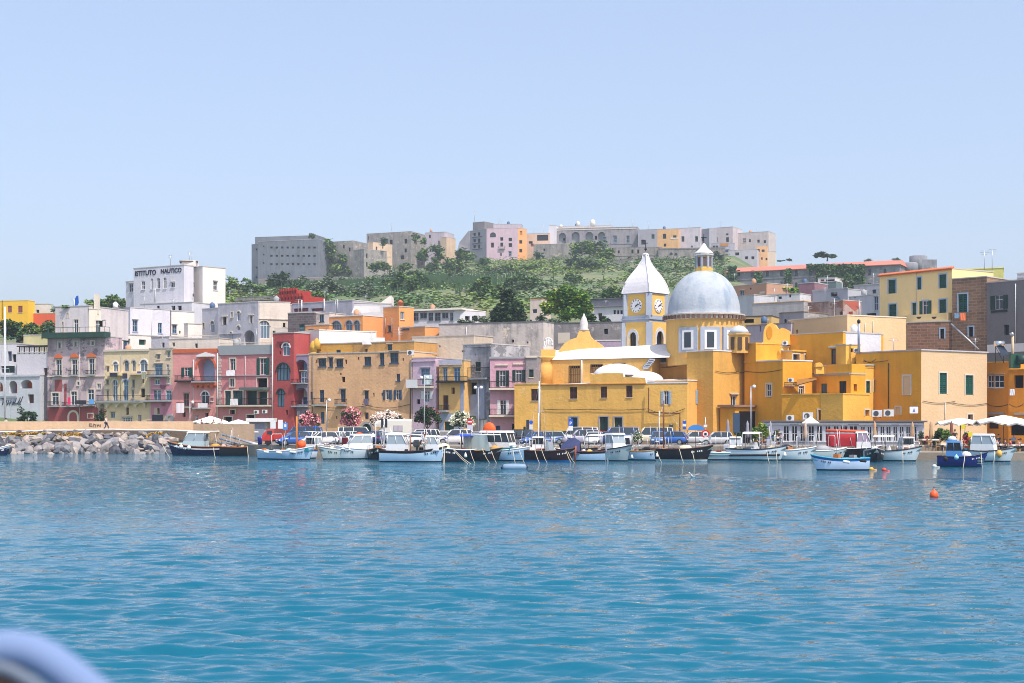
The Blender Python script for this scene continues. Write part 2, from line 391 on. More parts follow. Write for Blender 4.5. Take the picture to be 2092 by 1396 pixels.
            w.build('corbel_arches', house)
        elif k == 't':   # drain pipe or cable
            w.tube([fc.pt((u0 + u1) / 2, z0, .08), fc.pt((u0 + u1) / 2, z1, .08)], max(.04, (u1 - u0) / 2), cm, 5); w.build('drain_pipe', house)
        elif k == 'r':   # roof or terrace railing on the wall top
            railing(fc, w, u0, u1, z0, z1, -.12, -.12, cm if col else IRON); w.build('railing', house)
        elif k == 'y':   # cable swag
            N = 8; w.tube([fc.pt(u0 + (u1 - u0) * i / N, (z0 if i else z1) if 0 < i < 0 else z1 - (z1 - z0) * math.sin(math.pi * i / N), .1) for i in range(N + 1)], .03, IRON, 4); w.build('cable', house)
ROOFM = MW((.50, .48, .45), .3)
class House:
    def __init__(s, name, label, front, top, base, depth=8, mat=None, op='', rop='', lop='', roof=ROOFM, cat='house', group=None, ref='a', fcol='W', gl='g', trim=None, over=.06, rz=.14, cap=True):
        s.fcol, s.gl, s.trim = fcol, gl, trim; s.mat = mat
        xa, Ya, xb, Yb = front; A = (gx(xa, Ya), Ya); B = (gx(xb, Yb), Yb)
        zb = base if isinstance(base, float) else gz(base, (Ya + Yb) / 2)
        s.root = thing(name, label, cat, ((A[0] + B[0]) / 2, (A[1] + B[1]) / 2, zb), group=group)
        s.block(front, top, base, depth, mat, op, rop, lop, roof, ref, 'wall', over, rz, cap)
    def block(s, front, top, base, depth=8, mat=None, op='', rop='', lop='', roof=ROOFM, ref='a', name='wall', over=.06, rz=.14, cap=True, bop=''):
        mat = mat or s.mat; xa, Ya, xb, Yb = front; A = Vector((gx(xa, Ya), Ya)); B = Vector((gx(xb, Yb), Yb))
        e = (B - A).normalized(); n = Vector((-e.y, e.x)); D = A + n * depth; Cc = B + n * depth
        Yr = {'a': Ya, 'b': Yb, 'm': (Ya + Yb) / 2}[ref]; z1 = top if isinstance(top, float) else gz(top, Yr)
        z0 = base if isinstance(base, float) else gz(base, Yr)
        w = MB(); fs = [Fac(A, B, z0, z1), Fac(B, Cc, z0, z1), Fac(Cc, D, z0, z1), Fac(D, A, z0, z1)]
        for f, o in zip(fs, (op, rop, bop, lop)): facade(s.root, f, mat, o, w, s.fcol, s.gl, s.trim)
        w.build(name, s.root); s.f = fs; s.z1 = z1; s.z0 = z0
        if cap:
            r = MB(); o = over; P4 = [A - e * o - n * o, B + e * o - n * o, Cc + e * o + n * o, D - e * o + n * o]
            r.hexa([(p.x, p.y, z1) for p in P4] + [(p.x, p.y, z1 + rz) for p in P4], roof); r.build('roof', s.root)
        return s
    def part(s, mb, name): return mb.build(name, s.root)
# ------------------------------------------------------------------ houses along the quay (left to right)
G0 = 1.3
def Yq(px): return float(np.interp(px, [-60, 90, 215, 305, 446, 558, 630, 840, 945, 1050, 1340], [217, 212, 209, 206, 202, 198, 195, 188, 184, 179, 172]))
def fr(a, b, d=0.0): return (a, Yq(a) + d, b, Yq(b) + d)
wA = MW(C(196, 200, 208), .25, peel=.12, pcol=C(150, 140, 135))
hA = House('waterfront_building', 'white arcaded building at the left edge with painted grey script on its wall', fr(-40, 82), 769, G0, 9, wA,
  op='AP -16 779 6 800; AP 18 778 35 804; AP 42 776 66 794; hB 57 806 69 824; lY -40 809 34 813; l -40 766 82 770', trim='')
mb = MB(); fc = hA.f[0]                                           # brush-stroke script, partly legible only as strokes
for i, (x, y, dx, dy) in enumerate([(4, 815, 6, 0), (7, 815, -2, 12), (14, 818, -4, 10), (18, 818, -4, 10), (16, 823, 4, 0), (22, 817, -2, 10), (22, 817, 5, 9), (29, 816, -4, 11), (34, 813, -6, 13), (36, 824, -6, 1), (42, 812, -7, 14), (47, 810, -8, 16), (38, 826, 5, -1)]):
    a, b = fc.uz(x, y), fc.uz(x + dx, y + dy); mb.tube([fc.pt(a[0], a[1], .03), fc.pt((a[0] + b[0]) / 2 + .1, (a[1] + b[1]) / 2, .03), fc.pt(b[0], b[1], .03)], .10, M(C(92, 104, 122), .8, name='grey_wall_paint'), 4)
hA.part(mb, 'wall_script')
hB = House('rear_house', 'low white house with slatted pergola terrace between the script wall and the grey palazzo', (35, 219, 100, 217), 722, 2.0, 7, MW(C(200, 198, 204), .15),
  op='hB 89 752 97 766; f 50 736 51 737')
mb = MB(); fc = hB.f[0]
for i in range(17):
    u, z0 = fc.uz(39 + i * 3.4, 722); _, z1 = fc.uz(39 + i * 3.4, 709); fc.box(mb, u, u + .12, z0 - .1, z1, -.1, .02, WHITE if i % 3 else BROWN)
u0, z0, = fc.uz(36, 709); u1, z1 = fc.uz(98, 705.5); fc.box(mb, u0, u1, z0, z1, -2.5, .25, M(C(52, 44, 50), .8, name='dark_timber'))
hB.part(mb, 'pergola')
hB.block((48, 228, 99, 227), 686, 3.0, 6, MW(C(196, 190, 140), .3), op='hK 84 688 87 694', name='upper_wall')
House('rear_house', 'plain white block with green terrace railing behind the sailboat mast at the left edge', (-30, 222, 34, 221), 703, 2.0, 8, MW(C(205, 203, 208), .12),
  op='hN 16 718 24 738; hK 25 724 34 740; rG -30 690 33 703; hD 2 748 30 762')
House('far_house', 'bright yellow flat-roofed house with two red shutters at the far left', (-40, 330, 57, 327.5), 616, 10.0, 3, MW(C(236, 186, 40), .12),
  op='sR 16 625 24 638; sR 37 625 46 639; tK 4.5 614 5.5 652', roof=MW(C(220, 205, 175), .2))
House('far_house', 'orange terrace house with white upper block right of the bright yellow house', (57, 330, 112, 329), 641, 10.0, 3, MW(C(214, 96, 60), .2), roof=MW(C(220, 205, 175), .2)
  ).block((60, 336, 98, 335.5), 622, 10.0, 3, MW(C(215, 208, 196), .2), op='h 74 633 80 640')
gp = MW(C(198, 178, 182), .8, scol=C(88, 76, 82), peel=.35, pcol=C(128, 122, 128))
hC = House('grey_palazzo', 'tall weathered grey-pink palazzo with red terracotta pediments and a green mossy ledge', fr(97, 215), 690, G0, 4.5, gp,
  op='''w 119 699 125 713;w 152 698 158 709;w 186 697 192 706; d 115 735 126 768;d 147 735 158 768;dW 182 733 193 766; PP 112 723 128 732;PP 144 722 161 731;PP 178 721 196 730;
  w 158 780 163 788;wW 199 784 206 795; dW 106 803 120 828;dW 145 800 157 828;dW 179 796 192 826; fR 112 776 127 800; fR 131 784 136 830; b 113 758 128 769;b 145 757 160 769;b 180 757 196 768;
  b 103 821 122 832;b 132 822 168 832;b 170 820 194 830; t 163 692 164 860; q 142 842 158 864; lT 97 768 215 770; fR 97 832 200 866; w 180 846 190 854''', trim='T', fcol='W')
mb = MB(); fc = hC.f[0]; a = fc.uz(93, 690); b = fc.uz(222, 689); fc.box(mb, a[0], b[0], gz(691, Yq(150)), gz(680.5, Yq(150)), -.5, 1.0, M(C(40, 70, 60), .95, name='mossy_stone', var=.4)); hC.part(mb, 'mossy_ledge')
mb = MB(); railing(fc, mb, a[0] + .1, b[0] - .1, gz(681, Yq(150)), gz(670, Yq(150)), -.4, .9, M(C(60, 92, 100), .5, name='blue_grey_iron'), gap=1.0, bar=.06); hC.part(mb, 'terrace_railing')
hC.block((113, 214, 182, 212), 628, gz(690, 213), 10, MW(C(214, 205, 205), .5), op='hK 127 658 130 682;dW 151 653 160 684; hK 138 640 140 650', rop='', name='upper_storey')
hC.block((182, 211.9, 206, 213), 632, gz(690, 213), 6, MW(C(226, 214, 196), .3), op='dW 196 655 206 682', name='upper_storey_side', rop='h 209 656 215 668')
mb = MB(); fc = hC.f[0]; mb.box((gx(190, 211), 213, gz(620, 211)), (.7, .7, 3), MW(C(226, 214, 196), .3)); hC.part(mb, 'chimney')
mb = MB(); mb.tube([P(152, 632, 214), P(152, 612, 214)], .05, WHITE, 5); fl = M(C(30, 90, 185), .8, name='blue_cloth')
mb.loft([[P(152, 613, 214), P(152, 625, 214)], [P(156, 605, 213.7), P(159, 624, 214.2)], [P(160, 604, 214.1), P(161, 619, 213.8)]], fl, closed=False, caps=False)
tag(mb.build('flag'), 'blue flag flying on the roof terrace of the grey palazzo', 'flag')
hD = House('arched_house', 'cream yellow house with round-arched windows and a long balcony on white corbel arches', fr(213, 305), 719, G0, 10, MW(C(228, 206, 166), .35),
  op='''xW 231 739 241 760;x 254 737 263 759;x 270 737 277 759;xW 286 735 301 760; w 218 749 223 760; w 217 776 222 785;xW 230 776 240 820;xL 252 775 262 819; w 270 776 275 791; h 291 775 294 783; w 218 798 222 819; hK 287 794 296 812; w 269 797 274 814;
  b 203 808 307 822; cT 203 821 300 833; d 226 842 235 854;dW 250 853 270 866;hK 257 833 263 848; p 282 848 289 864; lT 213 714 305 718; t 247 724 248 818; B 224 760 252 768; B 268 762 300 766''', fcol='Y', gl='b')
hE = House('narrow_house', 'narrow house painted cream above and dusty pink below, with two blue balcony doors', fr(305, 353), 713, G0, 10, MW(C(204, 186, 160), .3),
  op='''wT 321 725 327 734;wT 341 718 348 731;dL 316 744 332 768;d 340 745 345 768; b 304 757 348 770; wW 316 775 326 786;wW 341 774 346 784;dW 313 797 329 819;dL 339 798 350 818; b 302 809 351 821; hN 312 851 333 859; h 321 834 326 846;q 343 850 352 866''', gl='b')
fc = hE.f[0]; mb = MB(); u = fc.rect(308, 771, 352, 866); fc.box(mb, u[0], u[1], u[2], u[3], .003, .02, MW(C(202, 138, 158), .35)) if 0 else None
for x0, y0, x1, y1 in ((308, 771, 315, 866), (351, 771, 352.6, 866), (315, 787, 351, 796), (327, 771, 340, 796), (330, 797, 338, 830), (315, 821, 351, 833), (327, 833, 351, 849)):
    u = fc.rect(x0, y0, x1, y1); fc.box(mb, u[0], u[1], u[2], u[3], .003, .02, MW(C(202, 138, 158), .35))
hE.part(mb, 'pink_render')
hF = House('pink_house', 'pink house with a tall white arched loggia and orange balcony underneath it', fr(353, 446), 716, G0, 11, MW(C(224, 152, 148), .45),
  op='''oG 371 751 393 770; bK 363 768 396 781; AL 403 731 439 781; b 397 770 443 782; P 403 720 439 729; wO 375 804 386 830; b 366 822 395 834; xW 411 800 427 828; b 399 822 431 836; h 373 842 379 852;h 419 844 426 852;dW 398 850 404 862; w 432 814 435 820; t 395 735 396 860; t 444 722 446 860;
  hK 440 795 441 796''')
fc = hF.f[0]; OR = MW(C(206, 102, 62), .2)
mb = MB(); u = fc.rect(354, 713, 445, 721); fc.box(mb, u[0], u[1], u[2], u[3], .003, .10, OR); hF.part(mb, 'orange_cornice')
mb = MB()
for i in range(9):
    a = fc.rect(395 + i * 5.4, 782, 395 + i * 5.4 + 5.4, 788 + (4 if i % 2 else 0)); fc.box(mb, a[0], a[1], a[2], a[3], .003, .5, OR)
hF.part(mb, 'orange_balcony_base')
mb = MB(); st = OR
for t in range(10):
    t0, t1 = math.pi * t / 10, math.pi * (t + 1) / 10; cu = fc.rect(403, 731, 439, 781); m = (cu[0] + cu[1]) / 2; r = (cu[1] - cu[0]) / 2; zc = cu[3] - r
    mb.hexa([fc.pt(m + r * math.cos(t0), zc + r * math.sin(t0), 0), fc.pt(m + (r + .3) * math.cos(t0), zc + (r + .3) * math.sin(t0), 0), fc.pt(m + (r + .3) * math.cos(t0), zc + (r + .3) * math.sin(t0), .09), fc.pt(m + r * math.cos(t0), zc + r * math.sin(t0), .09),
             fc.pt(m + r * math.cos(t1), zc + r * math.sin(t1), 0), fc.pt(m + (r + .3) * math.cos(t1), zc + (r + .3) * math.sin(t1), 0), fc.pt(m + (r + .3) * math.cos(t1), zc + (r + .3) * math.sin(t1), .09), fc.pt(m + r * math.cos(t1), zc + r * math.sin(t1), .09)], st)
hF.part(mb, 'arch_trim')
hG = House('red_house', 'faded red house with white stone quoins, grey cornice and a long covered balcony', fr(446, 558), 725, G0, 11, MW(C(214, 136, 138), .5),
  op='''dW 470 733 481 757; oG 525 732 550 766; wW 470 774 479 791; h 525 773 546 793; dG 460 799 472 828;dG 476 798 496 828; hD 503 799 525 828;hD 528 800 546 828; bT 448 815 558 831; h 470 838 480 846; h 458 852 474 868;h 504 848 520 866;
  lY 446 706 558 714; lY 448 714 558 720; lY 450 720 556 725; t 501 728 502 800; lY 446 767 558 768.5; lT 500 795 548 797;rT 448 700 556 706''', trim='T')
fc = hG.f[0]; mb = MB(); qm = MW(C(200, 186, 176), .3)
for i in range(17):
    for xa, xb in ((446.5, 453 if i % 2 else 451), (553 if i % 2 else 555, 557.5)):
        a = fc.rect(xa, 728 + i * 6, xb, 733 + i * 6); fc.box(mb, a[0], a[1], a[2], a[3], .003, .05, qm)
hG.part(mb, 'stone_quoins')
mb = MB(); a = fc.rect(500, 792, 550, 797); fc.box(mb, a[0], a[1], a[2], a[3], 0, 1.4, M(C(96, 104, 104), .9, name='awning_canvas')); hG.part(mb, 'awning')
hH = House('red_tower_house', 'slim brick-red tower house with three tall arched windows', (558, 197.6, 600, 195.6), 682, G0, 10, MW(C(184, 84, 82), .35),
  op='xW 577 701 592 727;xD 565 743 592 778;xD 566 796 581 832;h 571 703 574 712; h 571 718 574 724; h 584 838 588 848; lR 567 697 592 699; t 556.5 690 558.5 860;h 583 804 585 812', rop='', gl='b')
House('white_side_house', 'plain sunlit white wall block behind the red tower house', (598, 203, 652, 196.2), 681, G0, 9, MW(C(232, 222, 214), .12), roof=MW(C(226, 214, 200), .1))
House('lavender_house', 'peeling lavender house with stacked arches squeezed beside the red tower', fr(599, 631), 727, G0, 8, MW(C(164, 146, 172), .6, peel=.4, pcol=C(128, 124, 138)),
  op='AL 602 735 628 783;b 602 775 630 785; wW 615 760 626 783;AT 602 792 628 826; hN 617 812 628 826; b 602 820 630 832; p 604 840 612 866', gl='b')
bg_ = MW(C(222, 176, 130), .42, scol=C(160, 122, 98))
hJ = House('beige_house', 'wide ochre-beige house with a row of small top windows and wrought-iron balconies', fr(631, 842), 724, G0, 13, bg_,
  op='''w 651 733 666 749;w 672 731 680 750;w 687 734 701 750; h 645 735 647 742; h 705 735 709 744; h 731 730 734 736; w 744 729 758 747; w 776 722 785 746;w 797 719.5 814 742; h 822 732 825 738; h 698 770 705 781; h 694 763 698 766; w 810 764 817 779;
  s 634 801 639 817;d 653 797 662 822;d 696 796 706 822;w 745 799 753 816;o 783 797 801 817;o 805 797 821 817; b 643 814 668 830;b 689 816 709 830; h 762 803 765 811; h 779 803 782 810;
  p 655 842 663 866; hN 744 843 753 857; qD 740 866 759 892; t 638 726 639 870; t 668 824 669 870; t 838 736 840 870; y 631 828 760 834; y 740 826 840 834;h 686 850 689 856''', trim='', fcol='N')
hJ.block((634, 196.5, 722, 193.5), 704, gz(726, 195), 6, MW(C(204, 152, 66), .4), op='w 687 715 696 722; h 652 712 655 718', name='parapet', ref='a')
hJ.block((722, 193.4, 846, 188.8), 698, gz(724, 190), 6, MW(C(198, 150, 84), .5), op='hN 745 713 751 719; dN 792 704 801 716', name='upper_terrace', ref='b')
mb = MB(); fc = hJ.f[0]
for i, (px, py) in enumerate(((640, 704), (647, 699), (640, 716))): q = P(px, py, 195.5); mb.lathe(q - Vector((0, 0, 1)), [(.55, 0), (.52, .8), (.36, 1.2), (.12, 1.5)], MW(C(204, 160, 62), .3), 10)
hJ.part(mb, 'chimney_pots')
House('plastered_wall', 'tall sunlit cream retaining wall streaked grey behind the small pink and yellow houses', (842, 196, 968, 191), 690, G0, 5, MW(C(214, 196, 174), .55, peel=.2, pcol=C(190, 168, 140)), cat='wall', op='h 897 706 900 710; h 943 716 946 720', roof=MW(C(190, 182, 170), .3))
hK = House('small_pink_house', 'small pale lavender-pink house with white balcony beside the beige house', fr(843, 890), 733, G0, 8, MW(C(212, 184, 202), .4), op='dL 860 753 878 786; bT 838 776 886 793; d 866 799 877 822; o 861 799 884 816; l 843 735 890 739;h 851 816 858 826', gl='b')
fc = hK.f[0]; mb = MB(); a = fc.rect(837, 776, 860, 793); fc.box(mb, a[0], a[1], a[2], a[3], .85, .9, WHITE); hK.part(mb, 'balcony_panel')
hL = House('yellow_small_house', 'small yellow-fronted house with white parapet, blue doors and a slim upper balcony', fr(897, 948), 738, G0, 8, MW(C(228, 182, 112), .35),
  op='dL 905 752 914 781;dL 927 752 940 780; bK 897 770 955 782; hB 922 792 929 805; pB 905 808 916 838; b 903 828 918 842; pD 908 862 927 890', gl='b')
fc = hL.f[0]; mb = MB(); a = fc.rect(897, 736, 944, 746); fc.box(mb, a[0], a[1], a[2], a[3], .003, .12, MW(C(196, 192, 206), .3)); hL.part(mb, 'white_parapet')
mb = MB()
for x0, y0, x1, y1 in ((941, 782, 947.5, 892), (897, 844, 907.4, 892), (928, 844, 941, 892), (907.4, 844, 928, 860)): a = fc.rect(x0, y0, x1, y1); fc.box(mb, a[0], a[1], a[2], a[3], .003, .03, MW(C(160, 168, 194), .3))
hL.part(mb, 'blue_grey_render')
hM = House('grey_house', 'shabby grey house with one dark green shutter and iron terrace frames', (946, 186, 1004, 183), 706, G0, 8, MW(C(176, 174, 178), .75, scol=C(96, 98, 104), peel=.4, pcol=C(120, 120, 124)),
  op='sD 971 740 982 759; l 966 706 1003 709; b 940 752 1000 776; h 956 782 974 806; p 980 858 994 892')
fc = hM.f[0]; mb = MB(); sl = MW(C(150, 160, 184), .35)
for x0, y0, x1, y1 in ((947, 786, 955.5, 892), (975, 786, 992, 856), (955.5, 808, 975, 850)): a = fc.rect(x0, y0, x1, y1); fc.box(mb, a[0], a[1], a[2], a[3], .003, .25, sl)
hM.part(mb, 'blue_grey_bays')
hN = House('pink_balcony_house', 'pink house with paired dark green shutters and two balconies beside the yellow church', (1001, 182.2, 1074, 181.8), 733, G0, 9, MW(C(206, 160, 174), .5),
  op='oD 1014 757 1040 790;oD 1047 756 1073 780; bT 1000 780 1075 797; oW 1016 818 1040 848; bT 1000 836 1075 852; hN 1013 870 1022 892;h 1046 866 1058 890; lY 1000 729 1074 733; lT 1012 744 1038 747;lT 1048 742 1073 745', trim='')
House('grey_side_house', 'narrow raw grey house with a single dark shutter wedged against the church', (1074, 181.4, 1098, 181.2), 729, G0, 8, MW(C(140, 136, 140), .6, peel=.3), op='sD 1081 755 1090 771; lT 1074 728 1098 731')

# ------------------------------------------------------------------ the church
YL, YM, YO = MW(C(238, 186, 88), .42, peel=.08, pcol=C(226, 190, 130)), MW(C(228, 178, 94), .38), MW(C(222, 158, 44), .22)
GT = MW(C(164, 174, 190), .2); VAULT = MW(C(224, 222, 220), .3, scol=C(176, 170, 170))
church = House('church', 'yellow harbour church with grey dome, lantern and long plain side wings', (1105, 177, 1322, 170.4), 786, G0, 9, YL,
  op='''sB 1164 791 1179 815;sB 1227 790 1240 813;sB 1279 788 1292 812; pD 1164 853 1180 893 tY;pD 1225 852 1242 893 tY;pD 1255 853 1271 893 tY; lM 1105 784.5 1320 786; t 1103 786 1104.5 880; y 1110 836 1210 837.5; y 1200 836 1320 838''', cat='church', trim='', cap=False)
church.block((1051, 178.4, 1104.6, 177.1), 786, G0, 9, YL, op='sB 1085 795 1100 819', lop='', name='west_wing', roof=MW(C(220, 176, 96), .2))
church.block((1098, 187, 1330, 179.5), 737, G0, 10, YM, op='h 1163 748 1185 782;h 1207 745 1231 762;h 1252 743 1278 753; t 1188 736 1190.5 784', name='nave_wall', ref='a', cap=False)
mb = MB(); fcn = church.f[0]
for x0, y0, x1, y1 in ((1163, 748, 1185, 782), (1207, 745, 1231, 762), (1252, 743, 1278, 756)):
    a = fcn.rect(x0, y0, x1, y1); fcn.box(mb, a[0] + .1, a[1] - .1, a[2], a[3] - .3, -.3, -.25, M(C(196, 156, 90), .8, name='ochre_panel'))
    for t in range(6): u = a[0] + (a[1] - a[0]) * t / 5; fcn.box(mb, u - .04, u + .04, a[2], a[3], .02, .06, M(C(98, 72, 50), .7, name='rusty_iron'))
    for t in range(3): z = a[2] + (a[3] - a[2]) * t / 2; fcn.box(mb, a[0], a[1], z - .04, z + .04, .061, .09, M(C(98, 72, 50), .7, name='rusty_iron'))
church.part(mb, 'window_grates')
# raised curved parapet over the side chapels, white vaults behind it
fc = Fac((gx(1105, 177), 177), (gx(1322, 170.4), 170.4), G0, 10); mb = MB()
pr = [(1206, 786), (1206, 763), (1213, 765), (1225, 763.5), (1240, 762), (1258, 762), (1273, 763), (1274, 770), (1318, 772), (1320, 786)]
q = [fc.uz(*p) for p in pr]; fr_, bk_ = [fc.pt(u, z, 0) for u, z in q], [fc.pt(u, z, -.5) for u, z in q]
mb.face(fr_[::-1], YL); mb.face(bk_, YL)
for i in range(len(q)): j = (i + 1) % len(q); mb.face([fr_[i], fr_[j], bk_[j], bk_[i]], VAULT)
church.part(mb, 'parapet')
mb = MB()
def vault(mb, px, py, Y, rx, rz, ly, mat, n=14, cap=None):
    c = P(px, py, Y); secs = []
    for yy in (0, ly): secs.append([(c.x + rx * math.cos(math.pi * t / n), c.y + yy, c.z + rz * math.sin(math.pi * t / n)) for t in range(n + 1)])
    mb.loft(secs, mat, closed=False, caps=False); mb.face(secs[0], cap or mat)
def dome(mb, c, r, h, mat, n=32, k=10): mb.lathe(c, [(r * math.cos(math.pi / 2 * i / k) + .01, h * math.sin(math.pi / 2 * i / k)) for i in range(k + 1)], mat, n)
dome(mb, P(1262, 768, 175.5), 3.0, 1.5, VAULT); dome(mb, P(1312, 778, 175), 2.6, 1.2, VAULT)
A, B = (gx(1105, 177), 177), (gx(1330, 170), 170)
f2 = Fac(A, B, 0, 1); mb.hexa([f2.pt(0, gz(787, 177), -.55), f2.pt(f2.W, gz(780, 171), -.55), f2.pt(f2.W, gz(775, 177), -9), f2.pt(0, gz(786, 186), -9), f2.pt(0, gz(786.5, 177), -.55), f2.pt(f2.W, gz(779, 171), -.55), f2.pt(f2.W, gz(774, 177), -9), f2.pt(0, gz(785.5, 186), -9)], VAULT)
church.part(mb, 'chapel_roof')
# nave roof: long shallow white barrel
mb = MB(); f3 = fcn; n = 8
sec = []
for u in (-.2, f3.W + 2.5): sec.append([f3.pt(u, church.z1 + .05 + (1.5 + (u > 0) * .5) * math.sin(math.pi * t / n), .15 - 10.2 * t / n) for t in range(n + 1)])
mb.loft(sec, VAULT, closed=False, caps=False); mb.face(sec[0], VAULT); church.part(mb, 'nave_roof')
# curved gable of the west front seen side-on, with pinnacle and iron wheel ornament
mb = MB(); g = [(1133, 737), (1136, 728), (1142, 716), (1152, 703), (1165, 694), (1178, 690), (1180, 684), (1183, 676), (1202, 676), (1205, 686), (1210, 692), (1222, 700), (1232, 708), (1240, 722), (1242, 737)]
a = [P(x, y, 188.2) for x, y in g]; b = [P(x, y, 188.2) + Vector((.2, 1.1, 0)) for x, y in g]
mb.face(a[::-1], YM); mb.face(b, YM)
for i in range(len(g)): j = (i + 1) % len(g); mb.face([a[i], a[j], b[j], b[i]], YM)
church.part(mb, 'gable')
mb = MB(); mb.lathe(P(1193, 676, 188.7), [(.62, 0), (.66, .12), (.5, .4), (.56, .9), (.42, 1.4), (.3, 1.75), (.16, 1.95), (.14, 2.1), (.02, 2.3)], MW(C(214, 208, 204), .4), 12); church.part(mb, 'pinnacle')
mb = MB(); mb.box(P(1120, 724, 187.5) + Vector((0, 0, 0)), (1.9, 1.6, 1.2), YM); mb.box(P(1120, 714, 187.5), (1.3, 1.3, .7), MW(C(214, 208, 204), .3)); c = P(1120, 701, 187.5); R = .55
mb.tube([(c.x + R * math.cos(t * .4488), c.y, c.z + R * 1.2 * math.sin(t * .4488)) for t in range(15)], .10, WHITE, 5)
for t in (-.25, 0, .25): mb.tube([(c.x + t, c.y, c.z - .6), (c.x + t * .8, c.y, c.z + .5)], .06, WHITE, 4)
church.part(mb, 'wheel_ornament')
mb = MB(); fl = P(1112, 737, 187); mb.lathe(P(1110, 786, 186.5), [(1.3, 0), (1.3, 2.4), (1.0, 3.1), (1.4, 3.4), (1.5, 3.7)], YM, 12); church.part(mb, 'corner_pier')
# crossing blocks under the drum
church.block((1318, 184, 1460, 176), 742, G0, 6, MW(C(222, 166, 82), .28), op='y 1330 745 1400 751; y 1395 746 1460 747', name='transept', roof=VAULT, ref='m')
church.block((1394, 176.8, 1428, 174.5), 732, gz(744, 176), 5, YM, name='transept_block', roof=YM)
mb = MB(); vault(mb, 1352, 737, 184, 2.5, 2.2, 6, GT, cap=MW(C(128, 140, 156), .3)); church.part(mb, 'grey_half_vault')
mb = MB()
for i in range(6): mb.box(P(1318 + i * 2.6, 752 - i * 3.2, 178.6), (.7, 1.4, .28), GT)
church.part(mb, 'roof_steps')
# house wing right of the chapels
church.block((1322, 170.4, 1404, 168.4), 784, G0, 6, YL, op='oL 1351 799 1371 827; y 1322 835 1400 845', name='sacristy', ref='a', roof=VAULT)
church.block((1404, 168.4, 1457, 173.2), 778, G0, 6, MW(C(226, 174, 88), .35), op='oL 1421 797 1443 826', name='sacristy_end', ref='a', roof=VAULT)
mb = MB(); f4 = church.f[0]
pp = [P(1325, 792, 169.9), P(1325, 842, 169.8), P(1389, 845, 168.3), P(1389, 900, 168.3)]; mb.tube(pp, .09, M(C(88, 50, 34), .6, name='rusty_pipe'), 6); church.part(mb, 'rain_pipe')
# drum, dome, lantern
DC = P(1438, 716, 180.5); s_ = 2906 / 180.5
DG = MW(C(176, 184, 192), .6, scol=C(112, 134, 158), peel=.1, pcol=C(150, 158, 164))
mb = MB(); dr = 77 / s_; mb.lathe(DC + Vector((0, 0, -2)), [(dr, 0), (dr, 2 + 60 / s_)], YM, 16, smooth=False, a0=math.pi / 16); church.part(mb, 'drum')
for k, ang in enumerate((-122, -88, -54)):
    t = math.radians(ang); c = DC + Vector((math.cos(t), math.sin(t), 0)) * dr * .985; tx = Vector((-math.sin(t), math.cos(t), 0))
    f5 = Fac((c.x - tx.x * 2, c.y - tx.y * 2), (c.x + tx.x * 2, c.y + tx.y * 2), 0, 20); zb = gz(722, 175.5)
    m1 = MB(); f5.box(m1, .75, 3.25, zb + .15, zb + 3.3, -.3, .10, GT); f5.box(m1, 1.25, 2.75, zb + .5, zb + 2.9, .10, .16, WHITE); o = church.part(m1, 'drum_window')
    m1 = MB(); f5.box(m1, 1.55, 2.45, zb + .75, zb + 2.65, .165, .19, GLASS); m1.build('pane', o)
mb = MB(); zc = 60 / s_
mb.lathe(DC + Vector((0, 0, zc)), [(dr + .05, 0), (dr + .2, .05), (dr + .3, .5), (dr + .42, .55), (dr + .42, .72), (dr - .3, .82)], MW(C(196, 186, 176), .4), 40, smooth=False)
for i in range(48):
    t = 2 * math.pi * i / 48; mb.box(DC + Vector(((dr + .3) * math.cos(t), (dr + .3) * math.sin(t), zc + .28)), (.30, .34, .40), M(C(112, 86, 70), .9, name='brown_corbel'), t)
church.part(mb, 'drum_cornice')
mb = MB(); h = 90 / s_; R = 73.5 / s_
mb.lathe(DC + Vector((0, 0, zc + .8)), [(R + .06, -.05)] + [(R * math.cos(math.pi / 2 * i / 16) ** .92 + .02, h * math.sin(math.pi / 2 * i / 16)) for i in range(17)], DG, 48); church.part(mb, 'dome')
LC = DC + Vector((0, 0, zc + .8 + h - .25)); lr = 16.5 / s_
mb = MB(); mb.lathe(LC, [(lr * 1.12, 0), (lr * 1.12, .5), (lr, .55), (lr, 2.1)], MW(C(226, 178, 80), .1), 8, smooth=False, a0=math.pi / 8)
for i in range(8): t = math.pi / 8 + i * math.pi / 4; mb.box(LC + Vector((lr * math.cos(t), lr * math.sin(t), 1.3)), (.16, .26, 1.6), GT, t)
mb.lathe(LC + Vector((0, 0, 2.1)), [(lr * 1.1, 0), (lr * 1.22, .12), (lr * 1.1, .25)], WHITE, 16)
o = church.part(mb, 'lantern')
mb = MB()
for i in range(8):
    t = i * math.pi / 4; c = LC + Vector((lr * .93 * math.cos(t), lr * .93 * math.sin(t), 1.32)); mb.box(c, (.05, .42, 1.15), M(C(96, 84, 84), .5, name='lantern_glass'), t)
mb.build('lantern_windows', o)
mb = MB(); mb.lathe(LC + Vector((0, 0, 2.33)), [(lr * 1.2, 0), (lr * 1.1, .2), (lr * .75, .5), (lr * .45, .8), (lr * .25, 1.15), (.1, 1.35)], MW(C(226, 224, 222), .2), 20); mb.build('lantern_cap', o)
mb = MB(); c = LC + Vector((0, 0, 3.6)); mb.tube([c, c + Vector((0, 0, 1.3))], .05, IRON, 4); mb.tube([c + Vector((-.35, 0, .85)), c + Vector((.35, 0, .85))], .05, IRON, 4); mb.build('cross', o)
